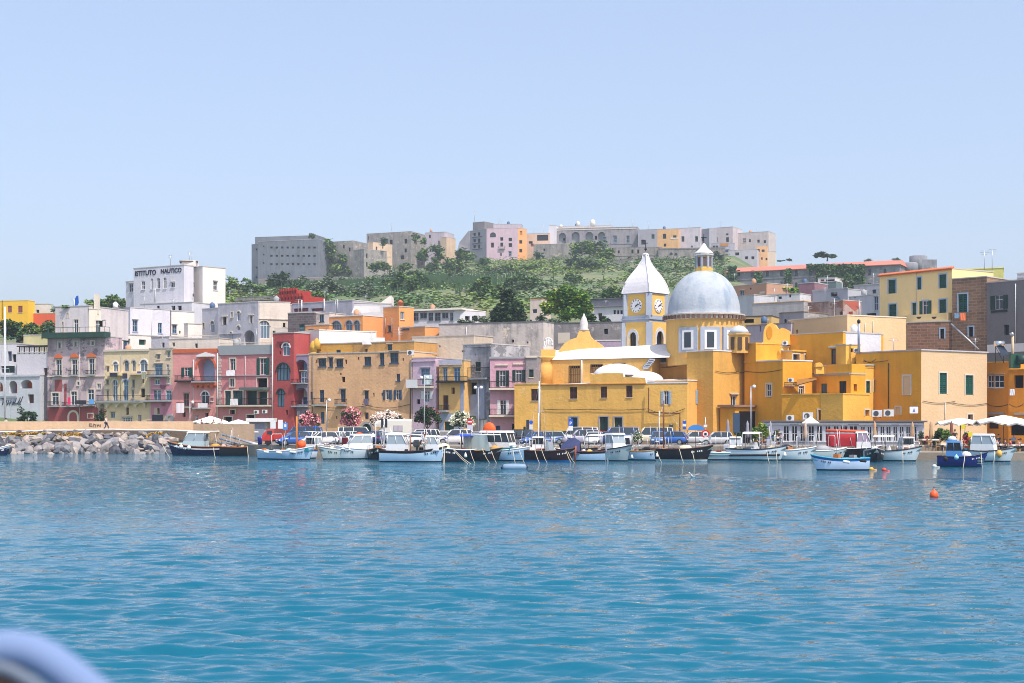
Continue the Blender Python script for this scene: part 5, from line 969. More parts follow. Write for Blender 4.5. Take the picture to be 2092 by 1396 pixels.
hill = [(655, 700, [(672, 520, 18, 26), (690, 545, 34, 20), (668, 500, 14, 14), (712, 556, 22, 12), (700, 530, 18, 14)], 'ivy-green tree mass clinging to the right of the fortress', LG),
  (860, 640, [(862, 520, 20, 18), (890, 516, 22, 16), (880, 540, 26, 16)], 'dark leafy tree below the small lavender hilltop house', LG), (960, 640, [(952, 532, 28, 18), (920, 540, 24, 16), (985, 536, 24, 14), (940, 518, 16, 12)], 'broad dark tree below the tall grey skyline house', LG),
  (1210, 640, [(1205, 504, 36, 20), (1230, 520, 26, 16), (1190, 512, 26, 18), (1245, 526, 14, 8)], 'broad feathery green tree in front of the grey abbey', LG), (1180, 600, [(1182, 548, 26, 22), (1166, 556, 18, 16), (1196, 566, 16, 14)], 'pale green tree below the feathery abbey tree', LG + LGY), (1220, 600, [(1222, 552, 26, 26), (1248, 560, 18, 18)], 'grey-green bushy tree right of the pale green hill tree', LGY + LG),
  (1104, 660, [(1103, 523, 13, 11)], 'small round dark tree under the peach hilltop houses', LDK), (1470, 640, [(1470, 530, 16, 18), (1462, 545, 14, 14), (1484, 548, 10, 10)], 'dark green tree beside the dome lantern', LDK + LG[:1]),
  (630, 470, [(640, 590, 24, 14), (662, 594, 26, 14), (612, 584, 18, 10)], 'dark round bushes above the red folly', LG), (1085, 420, [(1070, 582, 30, 18), (1100, 590, 26, 18), (1056, 596, 24, 16)], 'grey-green thicket behind the dark round tree', LGY + LG), (790, 600, [(785, 540, 24, 12), (830, 548, 26, 10), (760, 548, 16, 12)], 'hedge-like green trees right of the sunlit ruin wing', LG),
  (1010, 590, [(1000, 550, 24, 10), (1040, 548, 30, 9), (1080, 546, 24, 8)], 'trimmed dark hedge row under the rose hilltop house', LG), (1300, 560, [(1290, 560, 18, 14), (1262, 572, 20, 16), (1330, 548, 14, 10)], 'green shrubs on the cliff left of the spire', LG), (1430, 580, [(1410, 552, 16, 12), (1440, 556, 16, 10), (1382, 546, 12, 9)], 'pale shrubs sprouting from the ruin wall between tower and dome', LGY + LG),
  (640, 712, [(637, 482, 9, 7)], 'little dark tree growing on the fortress roof', LDK), (850, 712, [(850, 487, 10, 10), (866, 494, 8, 10)], 'ivy bush on the end of the roofless ruin', LG), (760, 690, [(782, 495, 12, 10)], 'ivy hanging in the middle of the roofless ruin', LDK)]
for bx, Y, bl, lab, ms in hill:
    tree('hill_tree', lab, Y, (bl[0][0], bl[0][1] + bl[0][3] + 3), bl, 1.5 if Y > 500 else 1.6, Y * .0021, ms, trunk=.3, sub=8)
tree('umbrella_pine', 'double-crowned umbrella pine standing on the ridge above the convent roof', 540, (1690, 534), [(1672, 518, 13, 5.5), (1698, 523, 16, 5), (1682, 522, 14, 5), (1668, 523, 10, 4)], 7, .8, LDK, trunk=.35)
tree('hill_tree', 'tiny dark shrub peeking over the left part of the convent roof', 540, (1612, 535), [(1612, 531, 9, 4), (1596, 533, 10, 2)], 6, .7, LDK, trunk=.1); tree('hill_tree', 'thin wispy tree over the right end of the convent roof', 530, (1784, 535), [(1776, 532, 12, 3)], 5, .7, LGY, trunk=.1); tree('hill_tree', 'small bush between the convent end tower and round tower', 505, (1836, 546), [(1832, 532, 9, 6)], 5, .7, LGY, trunk=.1)
for i in range(26):                                            # single trees scattered over the terraces
    px = random.uniform(560, 1290); Y = random.uniform(360, 620)
    if any(a - 10 < px < b + 10 and w - 30 < Y < w + 3 for a, b, w in ((900, 1262, 562), (836, 1040, 440), (560, 700, 520), (700, 850, 570), (690, 800, 400), (1010, 1110, 500), (1120, 1345, 485))): Y += 34
    b = ground(px, Y); by = YH - (b - HC) * F / Y; r = random.uniform(2.2, 4.4) * F / Y
    tree('hill_tree', 'rounded green tree standing alone among the scrub of the terraced hillside', Y, (px, by), [(px, by - r * .8, r, r * .8), (px + r * .7, by - r * .5, r * .7, r * .55), (px - r * .7, by - r * .55, r * .65, r * .55)], 1.7, Y * .0021, random.choice((LDK, LG, LG, LGY)), trunk=.3, sub=8, group='lone trees of the terraced hillside')
ivy = MB(); f_ = None
for (x0, y0, x1, y1, n) in ((1668, 541, 1766, 580, 2600), (1488, 545, 1504, 580, 420), (1542, 556, 1556, 580, 300), (1604, 550, 1616, 585, 260), (1690, 572, 1760, 602, 1000), (1648, 541, 1680, 552, 260)):
    q = np.array([P(random.uniform(x0, x1), random.uniform(y0, y1), 0.1 + 520 + (random.uniform(x0, x1) - 1484) / 354 * -28 - 1.2) for _ in range(n)]); xs = q.copy()
    for i in range(n): px = random.uniform(x0, x1); q[i] = P(px, random.uniform(y0, y1), 518.4 - (px - 1484) / 354 * 28 - random.uniform(.2, 1.4))
    ivy.quads(rq(q, 1.2), LG[1] if n < 500 else LDK[0]); ivy.quads(rq(q[::3] - np.array([0, .5, 0]), 1.2), LG[0])
tag(ivy.build('ivy'), 'dark ivy curtain covering the middle of the long convent wall', 'ivy')
tree('bush', 'green bushes with small white huts below the convent windows', 300, (1590, 600), [(1575, 588, 14, 8), (1600, 592, 16, 8), (1630, 592, 16, 8), (1556, 594, 8, 6)], 3, .7, LBR, cat='bush', trunk=.1)
tree('bush', 'pale feathery bush in front of the ivy curtain', 330, (1730, 590), [(1726, 576, 11, 9), (1744, 582, 9, 8)], 3, .7, LGY, cat='bush', trunk=.1)
# ground cover of the hill: nobody could count it
sc_ = MB(); WALLS = [(560, 700, 520), (700, 850, 570), (690, 800, 400), (1010, 1110, 500), (1120, 1290, 470), (1250, 1345, 500), (480, 560, 380), (900, 1112, 560), (1112, 1262, 565), (836, 920, 450), (940, 1040, 430), (528, 700, 688)]
cl = {0: [], 1: [], 2: [], 3: []}
for _ in range(7000):
    px = random.uniform(450, 1490); Y = 318 + 372 * random.random() ** .8
    if px > 1290 and Y < 480: continue
    if any(a - 10 < px < b + 10 and w - 45 < Y < w + 3 for a, b, w in WALLS) and random.random() < .93: continue
    z = ground(px, Y); h = random.choice((.7, 1.0, 1.5, 2.4)); c = np.array([gx(px, Y), Y, z + h * .4])
    k = int(np.clip(2 + 2.2 * math.sin(px * .013 + Y * .02) + random.gauss(0, .9), 0, 3)); cl[k].append(blobpts(c, (h * 1.5, h * 1.2, h * .8), 11))
for k, m in enumerate((LG[0], LGY[0], leafmat((.12, .19, .08), (.17, .24, .11), 'fresh_scrub'), LG[2])):
    if cl[k]: sc_.quads(rq(np.concatenate(cl[k]), 1.25, .55), m)
tag(sc_.build('hillside_scrub'), 'green scrub, vines and brush covering the terraced hillside', 'scrub', kind='stuff')
rd = MB(); q = []
for _ in range(5200):
    px, Y = random.gauss(830, 95), random.gauss(500, 30)
    if 830 < px < 930 and Y < 460: continue
    z = ground(px, Y); x = gx(px, Y); w = .22; hh = random.uniform(1.6, 3.4); l = random.uniform(-.5, .5); q.append([(x - w, Y, z), (x + w, Y, z), (x + w * .6 + l, Y - .3, z + hh), (x - w * .6 + l, Y - .3, z + hh)])
q = np.array(q); rd.quads(q[::2], leafmat((.05, .10, .04), (.08, .135, .05), 'reed_light_green')); rd.quads(q[1::2], leafmat((.035, .085, .045), (.06, .12, .065), 'reed_green'))
tag(rd.build('reed_bed'), 'tall green reed terraces halfway up the hill', 'reeds', kind='stuff')
# flowering street trees along the quay
PK = [M(C(226, 140, 150), .8, name='pink_petals'), M(C(240, 184, 180), .8, name='pale_pink_petals'), M(C(190, 92, 112), .8, name='deep_pink_petals')]
WP = [M(C(236, 214, 204), .8, name='blush_petals'), M(C(240, 228, 216), .8, name='white_petals')]; CP = [M(C(234, 236, 200), .8, name='cream_petals'), M(C(246, 244, 226), .8, name='ivory_petals')]
grp = 'oleander trees along the quay'
tree('oleander', 'smaller pink oleander tree left of the white camper, by the red tower house', 176, (632, 902), [(632, 856, 18, 16), (645, 862, 10, 12), (620, 862, 9, 10)], 3.2, .30, LDK, group=grp, flowers=PK, fl_n=1.9, fl_size=.28, trunk=.12)
tree('oleander', 'taller pink oleander tree in front of the beige house', 174, (718, 902), [(717, 848, 19, 16), (725, 860, 13, 13), (706, 860, 11, 12)], 3.2, .30, LDK, group=grp, flowers=PK, fl_n=1.9, fl_size=.28, trunk=.12)
tree('oleander', 'wide blush-white oleander tree behind the white camper', 176, (792, 902), [(790, 852, 26, 14), (770, 860, 16, 12), (812, 860, 14, 12)], 3.0, .30, LDK, group=grp, flowers=WP, fl_n=1.9, fl_size=.28, trunk=.12)
tree('oleander', 'dark green oleander with few red flowers behind the tall lamp post', 172, (872, 902), [(874, 846, 24, 22), (858, 852, 14, 18), (892, 852, 13, 16)], 3.2, .30, LDK, group=grp, flowers=[PK[2]], fl_n=.12, fl_size=.25, trunk=.12)
tree('oleander', 'cream-white oleander tree beside the no-entry sign', 170, (944, 902), [(942, 856, 20, 16), (958, 864, 12, 12), (928, 862, 11, 10)], 3.0, .28, LDK, group=grp, flowers=CP, fl_n=1.8, fl_size=.27, trunk=.12)
tree('oleander', 'low pale-flowered oleander bush behind the boats at the yellow church wing', 160, (1302, 912), [(1302, 893, 13, 11)], 3.4, .26, LG, group=grp, flowers=CP, fl_n=.9, fl_size=.2, trunk=.06)
tree('garden_tree', 'dark bushy tree in front of the white wall with grey script', 200, (56, 880), [(54, 848, 16, 15), (66, 852, 11, 12), (44, 856, 9, 10)], 3.4, .34, LDK, trunk=.15)
tree('garden_tree', 'reddish-green bushy tree behind the walking man on the breakwater', 200, (208, 880), [(208, 848, 12, 14), (200, 858, 10, 10)], 3.4, .32, LDK + [leafmat((.09, .045, .03), (.12, .06, .04), 'reddish_foliage')], trunk=.12)
# ------------------------------------------------------------------ breakwater boulders
RK = [MW(C(140, 140, 144), .8, scol=C(52, 54, 60)), MW(C(158, 152, 150), .8, scol=C(72, 70, 72)), MW(C(98, 100, 108), .8, scol=C(38, 40, 46)), MW(C(176, 164, 154), .7, scol=C(92, 86, 84))]
import bmesh
rmesh = []
for i in range(12):
    bm = bmesh.new(); bmesh.ops.create_icosphere(bm, subdivisions=2, radius=1)
    pl = [Vector(RNG.normal(size=3)).normalized() for _ in range(9)]
    for v in bm.verts:
        d = v.co.normalized(); r = min([1.25] + [.62 / max(.12, d.dot(p)) for p in pl]); v.co = d * min(r, 1.2) * (1 + random.uniform(-.04, .04))
    me = bpy.data.meshes.new('boulder'); bm.to_mesh(me); bm.free(); me.materials.append(RK[i % 4]); rmesh.append(me)
n = 0
for row, (yy, YY, smin, smax, cnt) in enumerate(((890, 174.3, .3, .55, 46), (899, 173.4, .45, .85, 42), (909, 172.3, .55, 1.05, 38), (919, 171.2, .6, 1.15, 36), (927, 170.2, .45, .8, 36))):
    for i in range(cnt):
        px = -40 + (i + random.uniform(-.3, .3)) * 395 / cnt; o = bpy.data.objects.new('boulder', rmesh[random.randrange(12)]); COL.objects.link(o); s_ = random.uniform(smin, smax)
        Yb = YY + random.uniform(-.3, .3); o.location = P(px, yy + random.uniform(-3, 3), Yb); o.scale = (s_ * random.uniform(1, 1.5), s_, s_ * random.uniform(.65, 1)); o.rotation_euler = (random.uniform(-.5, .5), random.uniform(-.5, .5), random.uniform(0, 6.3))
        tag(o, 'rough grey or tan boulder piled in the breakwater below the tan parapet wall', 'boulder', 'boulders of the breakwater')
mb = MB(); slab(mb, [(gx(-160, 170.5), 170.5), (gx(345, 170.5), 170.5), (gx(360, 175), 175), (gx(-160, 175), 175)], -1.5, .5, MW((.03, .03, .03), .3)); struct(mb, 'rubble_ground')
gq = np.array([P(random.choice((random.gauss(30, 18), random.gauss(75, 10), random.gauss(150, 14), random.gauss(320, 12))), random.uniform(884, 893), 173.6 + random.uniform(0, .6)) for _ in range(700)])
mb = MB(); mb.quads(rq(gq, .35), M(C(176, 136, 60), .9, name='dry_grass')); mb.quads(rq(gq[::4], .35), LG[2]); tag(mb.build('dry_grass'), 'tufts of dry yellow grass at the top of the boulders', 'grass', kind='stuff')
# ------------------------------------------------------------------ cars
def paint(c, name='car_paint'): return M(c, .22, name=name, var=.03, spec=.5)
RED_L = M((.45, .02, .02), .2, name='red_lens'); LAMP = M((.75, .78, .8), .1, name='headlight_glass', spec=.8); PLATE = M((.75, .75, .72), .4, name='plate_white')
DUMMY = paint((.5, .5, .5)); TRIM = M((.02, .02, .022), .6, name='black_plastic')
CARKIND = {  # L, W, H, belt z, hood front z, hood rear x, windscreen top x, rear top x, rear belt x
 'hatch': (3.75, 1.66, 1.47, .90, .70, .95, .30, -1.45, -1.75), 'suv': (4.35, 1.80, 1.68, 1.02, .92, 1.05, .45, -1.80, -2.05), 'sedan': (4.40, 1.72, 1.42, .90, .72, .95, .30, -1.00, -1.60), 'van': (4.70, 1.85, 1.92, 1.05, .95, 1.55, .95, -2.20, -2.30), 'mini': (3.35, 1.58, 1.50, .88, .72, .85, .30, -1.35, -1.58)}
CMESH = {}
def car_meshes(kind):
    if kind in CMESH: return CMESH[kind]
    L, W, H, zb, zh, xh, xw, xr, xrb = CARKIND[kind]; h = L / 2; w = W / 2; out = []
    body = MB(); DUM = DUMMY
    def sec(x, k, z0, zt, crown=.03): return [(x, -w * k * .88, z0), (x, -w * k, z0 + .16), (x, -w * k, zt - .20), (x, -w * k * .93, zt - .02), (x, 0, zt + crown), (x, w * k * .93, zt - .02), (x, w * k, zt - .20), (x, w * k, z0 + .16), (x, w * k * .88, z0)]
    st = [(-h, .80, .42, zb * .72), (-h + .06, .92, .30, zb * .93), (-h + .35, .99, .22, zb), (-h * .3, 1.0, .20, zb), (xh - .1, 1.0, .20, zb), (xh + .3, .99, .20, zb - .04), (h - .4, .95, .22, zh + .04), (h - .08, .86, .28, zh - .10), (h, .74, .36, zh - .24)]
    body.loft([sec(*a) for a in st], DUM)
    zr = H; wr = w * .74; wb = w * .92
    B4 = {'wf': (xh, wb, zb), 'wt': (xw, wr, zr - .04), 'rt': (xr, wr, zr - .05), 'rb': (xrb, wb, zb)}
    body.loft([[(x, -wr * k, z), (x, -wr * k * .98, z + .05), (x, wr * k * .98, z + .05), (x, wr * k, z)] for x, k, z in ((xw + .05, .96, zr - .07), (xw - .2, 1.0, zr - .05), ((xw + xr) / 2, 1.02, zr - .03), (xr + .15, 1.0, zr - .05), (xr - .05, .95, zr - .09))], DUM)
    for s in (-1, 1):
        for a, b in (('wf', 'wt'), ('rb', 'rt')): body.tube([(B4[a][0], s * B4[a][1], B4[a][2] - .05), (B4[b][0], s * B4[b][1], B4[b][2])], .055, DUM, 5)
        xm = (xw + xr) / 2 + .15; body.tube([(xm, s * wb * 1.0, zb - .05), (xm, s * wr * 1.01, zr - .05)], .05, DUM, 5)
        if kind in ('suv', 'van', 'sedan'): xq = xr + .55; body.tube([(xq - .1, s * wb, zb - .05), (xq, s * wr * 1.01, zr - .05)], .06, DUM, 5)
        body.box((xh - .25, s * (w + .07), zb + .05), (.12, .16, .12), DUM)
    for x in (h * .63, -h * .62):
        for s in (-1, 1): body.lathe((0, 0, 0), [(0.01, 0)], TRIM, 3) if 0 else None
    body.box((0, 0, .22), (L * .9, W * .9, .12), TRIM); body.box((h - .06, 0, .40), (.10, W * .7, .16), TRIM); body.box((-h + .05, 0, .38), (.12, W * .75, .14), TRIM)
    out.append(('body', body.mesh('car_body'), None))
    def glass(name, pts): m = MB(); m.face(pts, GLASS); m.face(pts[::-1], GLASS) if 0 else None; out.append((name, m.mesh('car_glass'), None))
    glass('windscreen', [(xh, -wb * .93, zb - .01), (xh, wb * .93, zb - .01), (xw + .03, wr * .95, zr - .06), (xw + .03, -wr * .95, zr - .06)])
    glass('rear_window', [(xrb, wb * .93, zb - .01), (xrb, -wb * .93, zb - .01), (xr - .02, -wr * .95, zr - .07), (xr - .02, wr * .95, zr - .07)])
    for s in (-1, 1): glass('side_window', [(xh, s * wb, zb - .02), (xw, s * wr, zr - .05), (xr, s * wr, zr - .06), (xrb, s * wb, zb - .02)][::s])
    r = .31 if kind != 'suv' else .35; wm = MB(); n = 18
    def ring(rr, y): return [(rr * math.cos(2 * math.pi * i / n), y, rr * math.sin(2 * math.pi * i / n)) for i in range(n)]
    wm.loft([ring(r * .66, -.10), ring(r, -.09), ring(r, .09), ring(r * .66, .10)], TYRE, smooth=False); wmesh = wm.mesh('tyre')
    rm = MB(); rm.loft([ring(r * .64, -.105), ring(r * .60, -.085), ring(.05, -.10)], CHROME, smooth=False)
    for i in range(5): a = 2 * math.pi * i / 5; rm.box((r * .33 * math.cos(a), -.1, r * .33 * math.sin(a)), (.05, .02, .05), TRIM)
    rm.loft([ring(r * .64, .105), ring(r * .60, .085), ring(.05, .10)], CHROME, smooth=False); rmesh_ = rm.mesh('rim')
    for x in (h * .64, -h * .60):
        for s in (-1, 1): out.append(('wheel', wmesh, ((x, s * (w - .07), r), rmesh_)))
    def small(name, c, d, m): b = MB(); b.box(c, d, m); out.append((name, b.mesh(name), None))
    for s in (-1, 1): small('headlight', (h - .10, s * w * .66, zh - .12), (.16, .32, .15), LAMP); small('tail_light', (-h + .05, s * w * .80, zb * .80), (.10, .20, .24), RED_L)
    small('number_plate', (h + .01, 0, .42), (.02, .48, .11), PLATE); small('number_plate', (-h - .015, 0, .58), (.02, .48, .11), PLATE)
    CMESH[kind] = out; return out
def car(px, Y, hd, col, kind, label, z=G0, name='parked_car'):
    t = thing(name, label, 'car' if kind != 'van' else 'van', (gx(px, Y), Y, z), math.radians(hd), group='cars parked along the quay')
    for nm, me, w in car_meshes(kind):
        o = bpy.data.objects.new(nm, me); COL.objects.link(o); o.parent = t
        if nm == 'body': o.material_slots[0].link = 'OBJECT'; o.material_slots[0].material = paint(col)
        if w: o.location = w[0]; q = bpy.data.objects.new('rim', w[1]); COL.objects.link(q); q.parent = o
    return t
WHT, SIL, BLU, DBL, BLK, REDC, CRM, LBL, GRN = (.72, .72, .70), (.42, .43, .45), (.03, .11, .38), (.015, .04, .14), (.012, .013, .015), (.45, .03, .025), (.62, .56, .42), (.22, .34, .58), (.02, .09, .07)
for a in [(600, 155.5, -155, BLU, 'hatch', 'royal blue hatchback right of the red flatbed truck'), (617, 165, 180, (.02, .10, .34), 'van', 'blue people carrier parked behind the royal blue hatchback'),
  (632, 156.5, -112, WHT, 'mini', 'small white car nose-on between the blue hatchback and the big white one'), (656, 155.2, 200, WHT, 'hatch', 'white hatchback seen side-on with its front wheel above the pale blue open boat'),
  (684, 156.5, -100, (.55, .60, .68), 'hatch', 'pale silver-blue car facing the water beside the dark red boat cover'), (688, 164, 190, WHT, 'sedan', 'white saloon in the second row below the beige house balconies'),
  (712, 163.4, 185, (.60, .62, .62), 'sedan', 'light grey saloon in the second row left of the white boat cabin with orange lid'), (731, 168, 5, WHT, 'van', 'white van under the taller pink oleander'),
  (750, 162.4, 75, DBL, 'hatch', 'navy hatchback in front of the arched stone doorway'), (770, 164.5, 80, (.03, .08, .24), 'hatch', 'dark blue car with open view of its rear window by the white camper'),
  (861, 163.6, 170, WHT, 'suv', 'white off-roader right behind the camper by the lamp post'), (853, 156.2, -105, (.5, .52, .56), 'hatch', 'silver car nose-on behind the long blue boat boom'),
  (930, 158, 184, WHT, 'suv', 'white estate showing its rear wheel below the cream oleander'), (955, 161, 100, BLK, 'hatch', 'black car partly hidden behind the no-entry sign pole'),
  (975, 156, -95, (.40, .42, .52), 'hatch', 'grey-lilac car behind the clear plastic boat awning'), (1078, 161, 4, BLK, 'suv', 'black off-roader at the corner of the yellow church wing'),
  (1093, 155.4, -150, (.06, .14, .42), 'mini', 'bright blue small car left of the slim white mast'), (1122, 161, 178, (.36, .48, .56), 'hatch', 'light blue-grey hatchback right of the slim white mast'),
  (1150, 167, 180, BLK, 'sedan', 'dark saloon against the yellow wall under the parking sign'), (1180, 166, 182, WHT, 'van', 'white van roof against the yellow church wall'),
  (1188, 158, 182, (.40, .40, .50), 'suv', 'lilac-grey people carrier behind the navy boat tarpaulin'), (1220, 169, 180, REDC, 'sedan', 'red saloon whose roof shows below the church doors'),
  (1213, 155, -105, (.62, .64, .66), 'hatch', 'white car facing the water behind the grey outboard motor'), (1264, 165, 180, (.20, .27, .50), 'van', 'lavender-blue van behind the white boat wheelhouse'),
  (1240, 156, 170, DBL, 'hatch', 'navy car seen through the open white canopy boat'), (1333, 164, 178, CRM, 'van', 'cream van roof behind the pale oleander bush'),
  (1370, 159, 165, (.03, .13, .45), 'hatch', 'vivid blue hatchback behind the black boat'), (1345, 157, -100, (.05, .16, .40), 'mini', 'small blue car left of the brown mast'),
  (1417, 160, 182, (.5, .52, .54), 'hatch', 'silver hatchback under the small blue arch'), (1464, 155.3, 176, (.46, .47, .48), 'hatch', 'silver hatchback in front of the shrubs right of the round prohibition sign'),
  (1050, 168, 90, (.3, .3, .34), 'hatch', 'grey car in front of the pink house ground floor'), (905, 168, 100, (.55, .55, .55), 'hatch', 'light grey car by the dark green garage door')]: car(*a)
# red flatbed truck and white camper
t = thing('flatbed_truck', 'small red flatbed truck loaded with crates beside the orange post', 'truck', (gx(566, 157), 157, G0), math.radians(186)); RP = paint((.50, .035, .025))
mb = MB(); mb.loft([[(x, -w_, .5), (x, -w_, z - .5), (x, -w_ * .86, z), (x, w_ * .86, z), (x, w_, z - .5), (x, w_, .5)] for x, w_, z in ((.35, .78, 1.72), (1.0, .80, 1.75), (1.45, .78, 1.25), (1.62, .74, 1.0))], RP, smooth=False); mb.build('cab', t, local=True)
mb = MB(); mb.face([(1.06, -.62, 1.62), (1.06, .62, 1.62), (1.48, .68, 1.24), (1.48, -.68, 1.24)][::-1], GLASS); mb.build('windscreen', t, local=True)
for s in (-1, 1): mb = MB(); mb.box((.75, s * .80, 1.38), (.55, .02, .42), GLASS); mb.build('side_window', t, local=True)
mb = MB(); mb.box((-.75, 0, .72), (2.1, 1.6, .12), RP); [mb.box((-.75, s * .78, .98), (2.1, .05, .40), RP) for s in (-1, 1)]; mb.box((-1.78, 0, .98), (.05, 1.6, .40), RP); mb.box((-.2, 0, .5), (3.1, .9, .2), TRIM); mb.build('flatbed', t, local=True)
for me_ in [w for w in car_meshes('hatch') if w[0] == 'wheel']: o = bpy.data.objects.new('wheel', me_[1]); COL.objects.link(o); o.parent = t; o.location = (.95 if me_[2][0][0] > 0 else -1.1, .68 * (1 if me_[2][0][1] > 0 else -1), .31)
for s in (-1, 1): mb = MB(); mb.box((1.63, s * .55, .82), (.05, .22, .16), LAMP); mb.build('headlight', t, local=True)
for i, (x, z, c) in enumerate(((-.3, 1.0, GREEN), (-.9, 1.0, WOOD), (-1.4, 1.0, GREEN))):
    q = Vector((gx(566, 157), 157, G0 + z)) + Matrix.Rotation(math.radians(186), 3, 'Z') @ Vector((x, 0, 0)); mb = MB()
    mb.box((q.x, q.y, q.z + .02), (.5, .9, .04), c); [mb.box((q.x + dx, q.y + dy, q.z + .16), d, c) for dx, dy, d in ((0, .44, (.5, .04, .26)), (0, -.44, (.5, .04, .26)), (.23, 0, (.04, .9, .26)), (-.23, 0, (.04, .9, .26)))]
    tag(mb.build('crate'), ['green crate nearest the cab on the red flatbed truck', 'brown wooden crate in the middle of the red flatbed truck', 'green crate at the tail of the red flatbed truck'][i], 'crate', 'crates on the flatbed truck')
t = thing('camper_van', 'cream-white camper van with an over-cab bunk and curtained window', 'camper', (gx(804, 167), 167, G0), math.radians(180)); CW = paint((.66, .64, .56))
mb = MB(); mb.loft([[(x, -1.05, z0), (x, -1.08, z0 + .3), (x, -1.08, z1 - .2), (x, -.98, z1), (x, .98, z1), (x, 1.08, z1 - .2), (x, 1.08, z0 + .3), (x, 1.05, z0)] for x, z0, z1 in ((-2.2, .45, 2.75), (-2.1, .4, 2.85), (.9, .4, 2.85), (.95, 1.9, 2.85), (1.9, 1.95, 2.6), (2.15, 2.0, 2.35))], CW, smooth=False); mb.build('coachwork', t, local=True)
mb = MB(); mb.loft([[(x, -w_, .42), (x, -w_, z - .3), (x, -w_ * .9, z), (x, w_ * .9, z), (x, w_, z - .3), (x, w_, .42)] for x, w_, z in ((.9, .92, 1.85), (1.35, .92, 1.85), (1.9, .9, 1.25), (2.35, .85, 1.05), (2.45, .8, .85))], CW, smooth=False); mb.build('cab', t, local=True)
mb = MB(); mb.face([(1.42, -.78, 1.80), (1.42, .78, 1.80), (1.94, .8, 1.26), (1.94, -.8, 1.26)][::-1], GLASS); mb.build('windscreen', t, local=True)
for s in (-1, 1):
    mb = MB(); mb.box((-.6, s * 1.09, 1.75), (1.1, .03, .7), GREYF); [mb.box((-.6 + d, s * 1.11, 1.75), (.4, .02, .58), M(C(176, 166, 176), .8, name='curtain')) for d in (-.25, .25)]; mb.build('side_window', t, local=True)
    mb = MB(); mb.box((1.55, s * 1.03, 2.3), (.6, .02, .3), GLASSB); mb.build('bunk_window', t, local=True)
for me_ in [w for w in car_meshes('suv') if w[0] == 'wheel']: o = bpy.data.objects.new('wheel', me_[1]); COL.objects.link(o); o.parent = t; o.location = (1.8 if me_[2][0][0] > 0 else -1.3, .85 * (1 if me_[2][0][1] > 0 else -1), .35)
